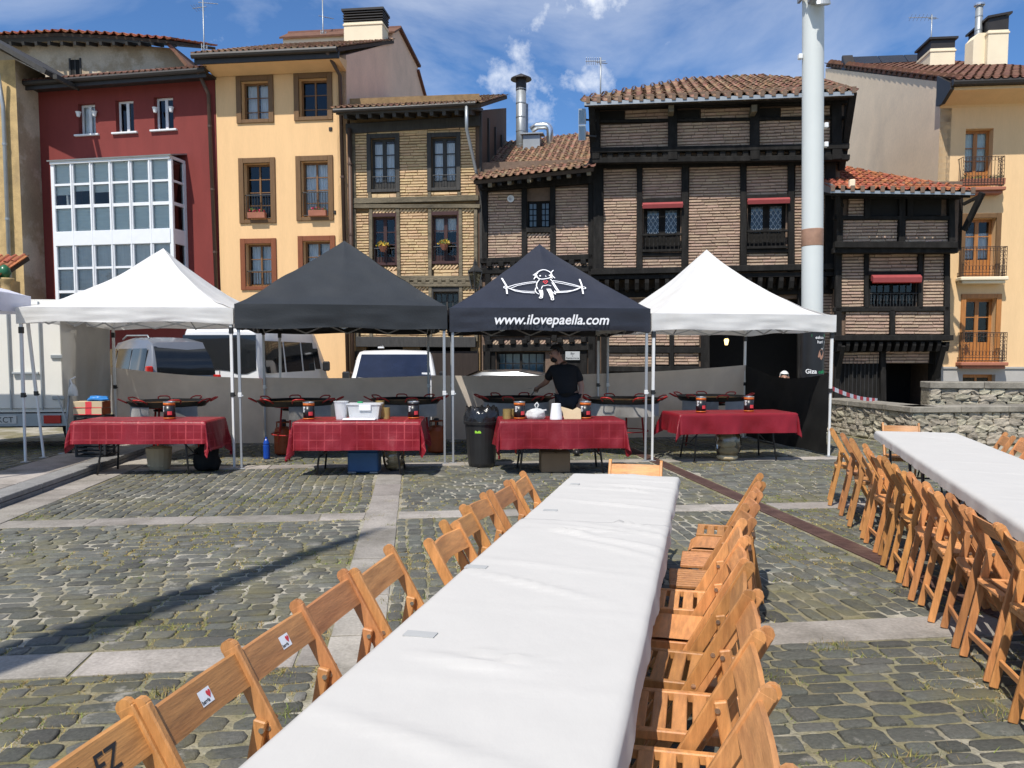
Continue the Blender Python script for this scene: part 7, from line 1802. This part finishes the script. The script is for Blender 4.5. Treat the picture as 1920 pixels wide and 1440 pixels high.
for (y0, y1) in ((-2.2, -1.15), (-1.05, .05), (.15, 1.0)):
    for s in (-1, 1): side_glass(th, hw, s, y0, y1, 1.22, 1.92, 2.2)
for s in (-1, 1): side_glass(th, hw, s, 1.08, 1.5, 1.25, 1.78, 2.1, -.12); m = MB(); m.rbox(s*1.12-.09, s*1.12+.09, 1.35, 1.45, 1.2, 1.45, .03); m.build('mirror', M_['blackplastic'], th)
m = MB(); m.grid(6, 4, lambda u, v: (-.7+1.4*u, 1.98-.55*v, 1.34+.72*v)); m.build('windscreen', M_['carglass'], th, smooth=True)
m = MB(); m.rbox(-1.25, -1.05, -2.25, -2.15, 1.60, 1.86, .02); m.build('grab_mirror', M_['blackplastic'], th)
# silver grey people carrier
th, hw = vehicle('grey_people_carrier', 'silver grey people carrier behind the left tarpaulin', 'car', (-8.15, 18.3, .09), R(42), 4.3, 1.78,
    [(-2.15, 1.0), (-2.10, 1.35), (-1.95, 1.78), (-1.7, 1.86), (-.6, 1.90), (.3, 1.82), (1.05, 1.15), (2.05, .95), (2.15, .7)], 'cargrey', tum=.20, zb=.95, wheels=(1.35, -1.35), wr=.31)
m = MB(); m.grid(6, 4, lambda u, v: (-.66+1.32*u, -2.145+.17*v*v, 1.10+.60*v)); m.build('rear_window', M_['carglass'], th, smooth=True)
for s in (-1, 1):
    m = MB(); m.rbox(s*.80-.06, s*.80+.06, -2.17, -2.02, .85, 1.30, .02); m.build('tail_light', M_['taillight'], th)
    for (y0, y1) in ((-1.85, -1.0), (-.92, .0), (.08, .62)): side_glass(th, hw, s, y0, y1, 1.08, 1.66, 1.9, -.03)
    m = MB(); m.tube([(s*.62, -1.6, 1.86), (s*.62, -1.5, 1.93), (s*.64, -.2, 1.95), (s*.64, .1, 1.87)], .018, 6); m.build('roof_rail', M_['zinc'], th, smooth=True)
m = MB(); m.grid(6, 3, lambda u, v: (-.62+1.24*u, 1.06-.70*v, 1.22+.56*v)); m.build('windscreen', M_['carglass'], th, smooth=True)
# white van facing the square, tinted windscreen
th, hw = vehicle('white_van', 'white van facing the square with a blue tinted windscreen', 'van', (-2.72, 18.9, -.0), R(186), 4.6, 1.88,
    [(-2.3, 1.4), (-2.25, 1.72), (-1.9, 1.78), (.8, 1.80), (1.05, 1.74), (1.75, 1.16), (1.85, 1.08), (2.2, .92), (2.3, .6)], 'carwhite', tum=.14, zb=1.0, wheels=(1.45, -1.4), wr=.32)
m = MB(); m.grid(8, 5, lambda u, v: ((-.80+1.60*u)*(1-.10*v), 1.80-.64*v + .0 + .05*math.cos((u-.5)*math.pi), 1.17+.545*v)); m.build('windscreen', M_['carglassblue'], th, smooth=True)
for s in (-1, 1):
    side_glass(th, hw, s, .2, 1.0, 1.1, 1.58, 1.8, -.02); side_glass(th, hw, s, -1.0, .1, 1.1, 1.6, 1.8)
    m = MB(); m.rbox(s*1.06-.08, s*1.06+.08, 1.15, 1.25, 1.1, 1.32, .03); m.build('mirror', M_['blackplastic'], th)
    m = MB(); m.rbox(s*.68-.16, s*.68+.16, 2.18, 2.3, .66, .84, .03); m.build('headlight', M_['glassclear'], th)
m = MB(); m.rbox(-.78, -.60, 1.60, 1.615, 1.24, 1.30, .002); m.v = [(p[0], p[1]+.09, p[2]) for p in m.v]; m.build('parking_ticket', M_['print_white'], th)
m = MB(); m.tube([(-.5, 1.92, 1.12), (.1, 1.90, 1.19)], .01, 6); m.tube([(.2, 1.92, 1.12), (.75, 1.87, 1.2)], .01, 6); m.build('wiper', M_['blackplastic'], th)
th.scale = (1, 1, .95)
# low dark car, only its roof clears the tarpaulin
th, hw = vehicle('dark_car', 'low dark car whose roof just shows over the tarpaulin', 'car', (-.35, 18.6, 0), R(80), 4.1, 1.7,
    [(-2.05, .9), (-1.9, 1.0), (-1.3, 1.16), (-.6, 1.27), (.2, 1.26), (.95, .98), (1.9, .82), (2.05, .6)], 'cardark', tum=.3, zb=.82, wheels=(1.25, -1.25), wr=.29)
m = MB(); m.grid(5, 3, lambda u, v: (-.58+1.16*u, .96-.62*v, 1.0+.255*v)); m.build('windscreen', M_['carglass'], th, smooth=True)
for s in (-1, 1): side_glass(th, hw, s, -1.1, .2, .90, 1.16, 1.27)
# box truck at the left edge
tx = -8.20; th = thing('box_trailer', 'white box trailer with closed rear doors at the left edge', 'trailer', (tx, 12.62, .09), R(6)); hwt = 1.10
m = MB(); m.box(-hwt, hwt, .0, 1.55, .62, 2.40); m.build('cargo_box', M_['truckwhite'], th)
for s in (-1, 1):
    m = MB(); x0, x1 = (0.01, hwt-.03) if s > 0 else (-hwt+.03, -.01); m.rbox(x0, x1, -.045, -.002, .68, 2.34, .008); dr = m.build('rear_door', M_['truckwhite'], th)
    for q in (.28, .72):
        xx = x0+(x1-x0)*q; m = MB(); m.tube([(xx, -.075, .66), (xx, -.075, 2.36)], .016, 8); m.build('lock_rod', M_['zinc'], dr)
    m = MB(); xx = x0+(x1-x0)*.5; m.rbox(xx-.2, xx+.2, -.10, -.06, 1.22, 1.26, .006); m.build('door_handle', M_['zinc'], dr)
    for z in (.85, 1.5, 2.15): m = MB(); q = hwt-.02 if s > 0 else -hwt+.02; m.rbox(q-.16, q+.03, -.075, -.046, z-.03, z+.03, .006); m.build('hinge', M_['zinc'], dr)
m = MB(); m.box(-hwt, hwt, -.03, .3, .40, .60); m.build('rear_bumper', M_['zinc'], th)
for s in (-1, 1): m = MB(); m.rbox(s*.90-.13, s*.90+.13, -.06, -.031, .44, .57, .006); m.build('tail_light', M_['taillight'], th)
m = MB(); m.rbox(-.25, .36, -.045, -.031, .44, .57, .004); pl = m.build('number_plate', M_['plate'], th)
obj('lettering', text_mesh('345 KCT', .125, M_['print_black'], fn=lambda x, y, z: (x+.08, -.049, .462+y)), pl)
m = MB(); m.box(-hwt+.2, hwt-.2, .3, 1.5, .35, .55); m.build('chassis', M_['blackmetal'], th)
m = MB(); m.tube([(-.5, 1.5, .45), (0, 2.3, .42)], .03, 8); m.tube([(.5, 1.5, .45), (0, 2.3, .42)], .03, 8); m.build('tow_bar', M_['zinc'], th)
for y in (.9,):
    for s in (-1, 1):
        m = MB(); m.lathe([(.1, -.11), (.36, -.11), (.39, -.07), (.39, .07), (.36, .11), (.1, .11)], 20); m.v = [(s*.9+p[2], y+p[0], .39+p[1]) for p in m.v]; m.build('wheel', M_['rubber'], th)
# ================================================================== TALL POST WITH BANNER, FLAG POLE OUT OF VIEW
def cyl_fn(r, zc):
    return lambda x, y, z: (r*math.sin(x/r), -r*math.cos(x/r), zc+y)
pY = 16.4; pX = (1519-960)/F*pY; th = thing('light_post', 'tall pale round light post with brown tape band', 'post', (pX+.06, pY, 0)); pr = .208; th.rotation_euler = (0, R(-1.3), 0)
m = MB(); m.lathe([(.30, 0), (.30, .03), (pr, .04), (pr, 14.0), (0, 14.0)], 40); m.build('shaft', M_['postwhite'], th, smooth=True)
smooth_angle([o for o in th.children][0].data, 30)
z0, z1 = at_y(1519, 462, pY).z, at_y(1519, 430, pY).z
m = MB(); m.lathe([(pr+.002, z0), (pr+.004, z0+.01), (pr+.004, z1-.01), (pr+.002, z1)], 40); m.build('tape_band', M_['tapebrown'], th, smooth=True)
zl = at_y(1519, 6, pY).z
m = MB(); m.rbox(-.20, .20, -.50, -.20, zl-.12, zl+.30, .03); m.build('spotlight_body', M_['zinc'], th); m = MB(); m.lathe([(.12, 0), (.14, .05), (.14, .10), (.10, .12)], 18); m.v = [(p[0], -.55+p[1]*.3-p[2]*.3+.05, zl-.14-p[2]+p[1]*.0) for p in m.v]; m.build('spotlight_lens', M_['zinc'], th)
m = MB(); m.beam((-.26, -.25, zl+.1), (-.26, .1, zl+.1), .05, .12); m.beam((.26, -.25, zl+.1), (.26, .1, zl+.1), .05, .12); m.beam((-.26, -.3, zl+.1), (.26, -.3, zl+.1), .04, .06); m.build('spotlight_bracket', M_['zinc'], th)
for (dx, py) in ((-.26, 106), (.26, 236), (.26, 272)):
    z = at_y(1519, py, pY).z; m = MB(); m.rbox(dx-.04, dx+.04, -.06, .04, z-.05, z+.05, .012); m.build('sensor_box', M_['whiteplastic'], th)
zb0, zb1 = at_y(1520, 716, pY-.2).z, at_y(1520, 622, pY-.2).z; br = .245
bn = thing('post_banner', 'black poster with hand picture wrapped round the post foot', 'poster', (pX+.02, pY, 0)); m = MB(); m.grid(20, 2, lambda u, v: (br*math.sin(R(-88+176*u)), -br*math.cos(R(-88+176*u)), zb0+(zb1-zb0)*v)); m.grid(20, 2, lambda u, v: ((br-.006)*math.sin(R(-88+176*u)), -(br-.006)*math.cos(R(-88+176*u)), zb0+(zb1-zb0)*v)); m.build('sheet', M_['canlabel'], bn, smooth=True)
Hb = zb1-zb0; rr = br+.003
obj('lettering', text_mesh('Giza', .125, M_['print_white'], fat=.002, fn=cyl_fn(rr, zb0+.17*Hb)), bn).rotation_euler = (0, 0, R(-22))
obj('lettering', text_mesh('cafés', .105, M_['print_green'], fat=.001, fn=cyl_fn(rr, zb0+.17*Hb)), bn).rotation_euler = (0, 0, R(36))
obj('lettering', text_mesh('eskua', .085, M_['print_white'], fat=.001, fn=cyl_fn(rr, zb0+.86*Hb)), bn).rotation_euler = (0, 0, R(16))
obj('lettering', text_mesh('hari', .085, M_['print_white'], fat=.001, fn=cyl_fn(rr, zb0+.77*Hb)), bn).rotation_euler = (0, 0, R(18))
m = MB(); fn = cyl_fn(rr, zb0); m.add([fn(x, y*Hb, 0) for x, y in ((-.10, .90), (.20, .90), (.20, .95), (-.10, .95))], [(0, 1, 2, 3)]); m.build('green_bar', M_['print_green'], bn)
m = MB(); m.add([fn(x, y*Hb, 0) for x, y in ((.03, .50), (.12, .44), (.17, .50), (.18, .60), (.12, .66), (.06, .62))], [(0, 1, 2, 3, 4, 5)]); m.build('hand_print', M_['skin'], bn)
m = MB(); m.add([fn(x, y*Hb, 0) for x, y in ((.10, .66), (.15, .64), (.23, .80), (.20, .82))], [(0, 1, 2, 3)]); m.build('sleeve_print', M_['tape'], bn)
# tapered flag pole behind the photographer's left shoulder; only its shadow lies in view
k = 1/math.tan(R(SUN_EL)); Hf = 12.0; tip = V((-1.24, 7.35, 0)); base = tip - V((math.sin(R(SUN_AZ)), math.cos(R(SUN_AZ)), 0))*Hf*k
th = thing('flag_pole', 'tapered flag pole outside the picture whose long shadow crosses the cobbles', 'pole', base); m = MB(); m.lathe([(.36, 0), (.36, .08), (.30, .10), (.26, 4), (.19, 7.2), (.07, 11.6), (0, 12.0)], 24); m.build('shaft', M_['postwhite'], th, smooth=True); m = MB(); m.lathe([(0, 11.98), (.03, 12.0), (.04, 12.05), (.03, 12.1), (0, 12.12)], 14); m.build('finial', M_['zinc'], th, smooth=True)

# ================================================================== STONE WALLS
def rubble_stone(k):
    r = random.Random(500+k); m = MB(); n = 3; idx = {}
    def vert(i, j, q):
        key = (i, j, q)
        if key not in idx:
            p = V((i/n-.5, j/n-.5, q/n-.5)); d = p.normalized() if p.length > 0 else V((0, 0, 1)); s = max(abs(p.x), abs(p.y), abs(p.z))
            p = p.lerp(d*.56*(s/.5), .45); p *= 1 + .28*noise.noise(p*3.2+V((k*7.1, 0, 0))) + .12*noise.noise(p*8+V((0, k*3.3, 0)))
            idx[key] = len(m.v); m.v.append(tuple(p))
        return idx[key]
    for a in range(n):
        for b in range(n):
            for q in ([(a, b, 0), (a, b+1, 0), (a+1, b+1, 0), (a+1, b, 0)], [(a, b, n), (a+1, b, n), (a+1, b+1, n), (a, b+1, n)], [(a, 0, b), (a+1, 0, b), (a+1, 0, b+1), (a, 0, b+1)],
                      [(a, n, b), (a, n, b+1), (a+1, n, b+1), (a+1, n, b)], [(0, a, b), (0, a, b+1), (0, a+1, b+1), (0, a+1, b)], [(n, a, b), (n, a+1, b), (n, a+1, b+1), (n, a, b+1)]):
                m.f.append(tuple(vert(*c) for c in q)); m.m.append(0)
    return m.mesh('stone', M_['rubble'], smooth=False)
RUB = [rubble_stone(k) for k in range(9)]
def stone_wall(name, label, pts, h, zb=0.0, thick=.45, cop=.10, ch=.115):
    A = V((*pts[0], 0)); th = thing(name, label, 'stone wall', (A.x, A.y, zb)); P = [V((*p, 0))-A for p in pts]
    m = MB()
    for a, b in zip(P[:-1], P[1:]):
        d = (b-a).normalized(); n = V((-d.y, d.x, 0)); m.slab([a+n*.05, b+n*.05, b+n*thick, a+n*thick], (0, 0, -1), -(h-cop) if False else -(h-cop-.0))
    core = MB()
    for a, b in zip(P[:-1], P[1:]):
        d = (b-a).normalized(); n = V((-d.y, d.x, 0)); q = [a+n*.05, b+n*.05, b+n*thick, a+n*thick]
        core.add([p for p in q] + [p+V((0, 0, h-cop)) for p in q], [(3, 2, 1, 0), (4, 5, 6, 7), (0, 1, 5, 4), (1, 2, 6, 5), (2, 3, 7, 6), (3, 0, 4, 7)])
    core.build('core', M_['rubblemortar'], th)
    for a, b in zip(P[:-1], P[1:]):
        d = (b-a); ln = d.length; d.normalize(); n = V((-d.y, d.x, 0)); rz = math.atan2(d.y, d.x); z = 0.0; rows = max(1, round((h-cop)/ch)); hh = (h-cop)/rows
        for k in range(rows):
            x = -U(0, .12)
            while x < ln-.02:
                w_ = U(.14, .34); x0, x1 = max(0, x), min(ln, x+w_)
                if x1-x0 > .05:
                    o = obj('stone', rnd.choice(RUB), th); o.location = a + d*((x0+x1)/2) + n*(.06+U(-.015, .02)) + V((0, 0, hh*(k+.5))); o.rotation_euler = (U(-.1, .1) + (math.pi if rnd.random() < .5 else 0), U(-.06, .06), rz); o.scale = ((x1-x0)*1.02, .20, hh*U(1.0, 1.22))
                x += w_
        m = MB(); x = -.02
        while x < ln+.05:
            w_ = min(U(.8, 1.2), ln+.06-x)
            if w_ < .1: break
            c = a + d*(x+w_/2) + n*(thick/2-.02); M4 = Matrix.Translation(c+V((0, 0, h-cop/2+.002))) @ Matrix.Rotation(rz, 4, 'Z'); m = MB(); m.cbox(M4, w_-.008, thick+.10, cop, .014); m.build('coping_stone', M_['coping'], th); x += w_
    return th
a, b, c = at_z(1548, 808), at_z(1708, 836), at_z(2060, 832)
stone_wall('low_stone_wall', 'low rubble stone wall with coping behind the right hand table', [(a.x, a.y), (b.x, b.y), (c.x, c.y)], .70, cop=.11)
a, c = at_y(1742, 765, 15.9), at_y(2070, 765, 15.5)
stone_wall('upper_stone_wall', 'higher rubble stone wall with grey coping in front of the peach house', [(a.x, a.y), (c.x, c.y)], 1.08, cop=.13)
th = thing('platform_edge', 'stone paved top between the two rubble walls', 'platform', (b.x, b.y, 0)); m = MB(); m.prism([(.45, 0), (3.5, 0), (3.5, .60), (.45, .60)], .48, 1.05); m.build('platform', M_['coping'], th)
# white bench lump and barrier tape
A, B = at_y(1557, 727, 12.72), at_y(1645, 750, 16.2); th = thing('barrier_tape', 'red and white barrier tape tied to the right canopy leg', 'tape', A); d = B-A
for k in range(14):
    p, q = d*(k/14), d*((k+1)/14); s = lambda t: V((0, 0, -.05*math.sin(t*math.pi))); p, q = p+s(k/14), q+s((k+1)/14); m = MB(); z = V((0, 0, .035)); y = V((.002, -.003, 0)); m.add([p-z, q-z, q+z, p+z, p-z+y, q-z+y, q+z+y, p+z+y], [(0, 1, 2, 3), (7, 6, 5, 4), (0, 4, 5, 1), (3, 2, 6, 7)]); m.build('stripe', M_['print_red' if k % 2 == 0 else 'print_white'], th)

# ================================================================== PEOPLE
def skin_mesh(name, verts, edges, radii, root, mat_, lvl=2, smooth=True):
    me = bpy.data.meshes.new(name); me.from_pydata(verts, edges, []); o = bpy.data.objects.new(name, me); COL.objects.link(o)
    sm = o.modifiers.new('skin', 'SKIN'); sm.use_smooth_shade = True
    if not me.skin_vertices:
        bpy.context.view_layer.objects.active = o
    lay = me.skin_vertices[0].data if me.skin_vertices else None
    for i, r in enumerate(radii):
        lay[i].radius = r if isinstance(r, tuple) else (r, r)
        lay[i].use_root = (i == root)
    ss = o.modifiers.new('sub', 'SUBSURF'); ss.levels = lvl; ss.render_levels = lvl
    bpy.context.view_layer.update()
    out = bpy.data.meshes.new_from_object(o.evaluated_get(bpy.context.evaluated_depsgraph_get()))
    bpy.data.objects.remove(o); out.materials.clear(); out.materials.append(mat_)
    out.polygons.foreach_set('use_smooth', [True]*len(out.polygons)); return out
def person(label, loc, rz, J, face, hair, shirt, trousers, skin='skin', beard=True, cat='person'):
    th = thing('person', label, cat, loc, rz); nm = list(J.keys()); ix = {k: i for i, k in enumerate(nm)}
    vs_ = [J[k][0] for k in nm]; rs = [J[k][1] for k in nm]
    E = [('pelvis', 'waist'), ('waist', 'chest'), ('chest', 'neck0'), ('neck0', 'neck1'), ('neck1', 'head0'), ('head0', 'head1'), ('head1', 'head2'), ('head1', 'nose')]
    for s in 'RL': E += [('chest', 'sh'+s), ('sh'+s, 'el'+s), ('el'+s, 'wr'+s), ('wr'+s, 'pa'+s), ('pelvis', 'hip'+s), ('hip'+s, 'kn'+s), ('kn'+s, 'an'+s), ('an'+s, 'to'+s)]
    eds = [(ix[a], ix[b]) for a, b in E if a in ix and b in ix]
    verts = list(vs_); radii = list(rs)
    for s in 'RL':                                        # five fingers on each palm
        wr, pa = V(J['wr'+s][0]), V(J['pa'+s][0]); d = (pa-wr).normalized(); sd_ = d.cross(V((0, 1, .2))).normalized()
        for k in range(5):
            off = (k-1.5)*.021 if k < 4 else -.045; ln = (.052, .062, .058, .045, .035)[k]
            base = pa + sd_*off*.9 + d*(.01 if k < 4 else -.03); i0 = len(verts); curl = V((0, .25, -.6))
            verts.append(tuple(base + d*.018)); verts.append(tuple(base + d*(.018+ln*.55) + curl*.010)); verts.append(tuple(base + d*(.018+ln) + curl*.030)); radii += [.011, .009, .007]; eds += [(ix['pa'+s], i0), (i0, i0+1), (i0+1, i0+2)]
    obj('body', skin_mesh('body', verts, eds, radii, ix['pelvis'], M_[skin]), th)
    def sub(keys, edges_, grow, name, mt, ends=()):
        kk = {k: i for i, k in enumerate(keys)}; vv, rr = [], []
        for k in keys:
            p, r = J[k] if k in J else ends[k]; vv.append(tuple(p)); g_ = grow; rr.append(tuple(q+g_ for q in r) if isinstance(r, tuple) else r+g_)
        obj(name, skin_mesh(name, vv, [(kk[a], kk[b]) for a, b in edges_], rr, 0, M_[mt]), th)
    ex = {}
    for s in 'RL': ex['sl'+s] = (V(J['sh'+s][0]).lerp(V(J['el'+s][0]), .78), J['el'+s][1]+.012)
    ex['hem'] = (V(J['pelvis'][0]) + V((0, 0, -.07)), (.19, .135)); ex['hip'] = (V(J['pelvis'][0]) + V((0, 0, .03)), (.185, .13))
    sub(['waist', 'hip', 'hem', 'chest', 'neck0', 'shR', 'shL', 'slR', 'slL'], [('hem', 'hip'), ('hip', 'waist'), ('waist', 'chest'), ('chest', 'neck0'), ('chest', 'shR'), ('chest', 'shL'), ('shR', 'slR'), ('shL', 'slL')], .014, 'shirt', shirt, ex)
    sub(['pelvis', 'hipR', 'hipL', 'knR', 'knL', 'anR', 'anL'], [('pelvis', 'hipR'), ('pelvis', 'hipL'), ('hipR', 'knR'), ('hipL', 'knL'), ('knR', 'anR'), ('knL', 'anL')], .018, 'trousers', trousers)
    for s in 'RL':
        a, t_ = V(J['an'+s][0]), V(J['to'+s][0]); d = (t_-a); d.z = 0; d.normalize(); m = MB(); blob(m, tuple(a + d*.06 + V((0, 0, -a.z+.045))), .055, .055, .05, 12, .05, 1, .004); m.v = [tuple(V(p) + d*((V(p)-a).dot(d)*.9)) for p in m.v]; m.build('shoe', M_['blackplastic'], th, smooth=True)
    h1, h2 = V(J['head1'][0]), V(J['head2'][0]); up = (h2-V(J['head0'][0])).normalized(); fd = (V(J['nose'][0])-h1).normalized()
    m = MB(); c = h1 + up*.035 - fd*.012; vv = []; fs = []; n = 20
    sdv = up.cross(fd).normalized(); fw_ = sdv.cross(up).normalized()
    for j in range(9):
        for i in range(n):
            a = 2*math.pi*i/n; b = math.pi/2*(1 - j/8*(1.38 if math.cos(a) < .2 else .72)); d = fw_*math.cos(a)*math.cos(b)*.112 + sdv*math.sin(a)*math.cos(b)*.092 + up*math.sin(b)*.105
            vv.append(c + d*(1+.04*noise.noise(d*30)))
    for j in range(8):
        for i in range(n): fs.append((j*n+i, j*n+(i+1) % n, (j+1)*n+(i+1) % n, (j+1)*n+i))
    m.add(vv, fs); m.build('hair', M_[hair], th, smooth=True)
    if beard:
        m = MB(); blob(m, tuple(h1 - up*.085 + fw_*.045), .062, .062, .05, 14, .08, 2); m.build('beard', M_[hair], th, smooth=True)
    for s in (-1, 1):
        m = MB(); blob(m, tuple(h1 + sdv*s*.088 - up*.005 - fw_*.01), .012, .022, .032, 8, .02, 1); m.build('ear', M_[skin], th, smooth=True)
        m = MB(); blob(m, tuple(h1 + sdv*s*.033 + fw_*.092 + up*.01), .010, .008, .008, 8, .0, 1); m.build('eye', M_['print_black'], th, smooth=True)
    m = MB(); m.tube([h1 - up*.05 + fw_*.093 - sdv*.025, h1 - up*.052 + fw_*.102, h1 - up*.05 + fw_*.093 + sdv*.025], .007, 6); m.build('mouth', M_['terracotta'], th, smooth=True)
    return th
J = {'pelvis': ((.02, 0, .90), (.165, .115)), 'waist': ((.0, .02, 1.02), (.155, .11)), 'chest': ((-.035, .03, 1.22), (.18, .12)), 'neck0': ((-.075, .0, 1.36), .075), 'neck1': ((-.11, -.02, 1.41), .058),
     'head0': ((-.135, -.03, 1.46), .078), 'head1': ((-.16, -.045, 1.545), (.098, .088)), 'head2': ((-.165, -.045, 1.62), (.07, .065)), 'nose': ((-.262, -.085, 1.515), .012),
     'shR': ((-.215, .04, 1.29), .068), 'elR': ((-.30, .18, 1.10), .047), 'wrR': ((-.40, .38, 1.02), .032), 'paR': ((-.43, .45, .985), (.036, .022)),
     'shL': ((.145, .02, 1.28), .068), 'elL': ((.235, -.01, 1.04), .047), 'wrL': ((.20, -.09, .84), .032), 'paL': ((.19, -.11, .76), (.036, .022)),
     'hipR': ((-.08, 0, .84), .095), 'knR': ((-.09, .0, .47), .062), 'anR': ((-.09, .03, .09), .045), 'toR': ((-.12, -.10, .04), .035),
     'hipL': ((.12, 0, .84), .095), 'knL': ((.13, .01, .47), .062), 'anL': ((.14, .04, .09), .045), 'toL': ((.15, -.10, .04), .035)}
person('bearded cook in black T-shirt stirring a pan with a lowered head', ((1062-960)/F*12.9, 12.9, .005), 0, J, None, 'hair', 'blackshirt', 'jeans').scale = (1.06, 1.06, 1.06)
hx = at_y(1012, 742, 12.7)
th = thing('stirring_spoon', 'long metal spoon held by the cook over the pan', 'spoon', (.877-.456, 12.9+.477, 1.045)); m = MB(); m.tube([(0, -.03, .06), (-.02, .02, .0), (-.10, .28, -.13)], .008, 8); m.build('handle', M_['zinc'], th, smooth=True); m = MB(); blob(m, (-.11, .32, -.145), .05, .06, .015, 12, .05, 1); m.build('bowl', M_['zinc'], th, smooth=True)
# seated person beyond the black cloth: only the top of a pale head shows
S = {'pelvis': ((0, 0, .48), (.16, .12)), 'waist': ((0, .0, .62), (.15, .11)), 'chest': ((0, -.02, .84), (.17, .12)), 'neck0': ((0, -.03, .99), .07), 'neck1': ((0, -.04, 1.03), .055), 'head0': ((0, -.05, 1.07), .075), 'head1': ((0, -.06, 1.15), (.09, .09)), 'head2': ((0, -.06, 1.215), (.066, .066)), 'nose': ((-.05, -.155, 1.13), .012),
     'shR': ((-.18, -.01, .92), .06), 'elR': ((-.24, -.06, .68), .045), 'wrR': ((-.16, -.28, .60), .032), 'paR': ((-.13, -.35, .59), (.034, .022)), 'shL': ((.18, -.01, .92), .06), 'elL': ((.24, -.06, .68), .045), 'wrL': ((.16, -.28, .60), .032), 'paL': ((.13, -.35, .59), (.034, .022)),
     'hipR': ((-.10, -.02, .48), .09), 'knR': ((-.12, -.44, .48), .06), 'anR': ((-.12, -.46, .09), .045), 'toR': ((-.12, -.58, .04), .035), 'hipL': ((.10, -.02, .48), .09), 'knL': ((.12, -.44, .48), .06), 'anL': ((.12, -.46, .09), .045), 'toL': ((.12, -.58, .04), .035)}
sx_ = (1467-960)/F*16.6
person('white haired person sitting behind the black cloth, only the head top showing', (sx_, 16.6, .0), R(15), S, None, 'hairwhite', 'blackshirt', 'jeans', beard=False)
th = thing('wooden_stool', 'wooden stool under the seated person behind the black cloth', 'stool', (sx_, 16.6, 0), R(15)); m = MB(); m.rbox(-.2, .2, -.17, .2, .33, .37, .01); m.build('seat', M_['deepdoor'], th)
for a in (-1, 1):
    for b in (-1, 1): m = MB(); m.beam((a*.15, b*.14+.02, .33), (a*.18, b*.17+.02, 0), .035, .035); m.build('leg', M_['deepdoor'], th)
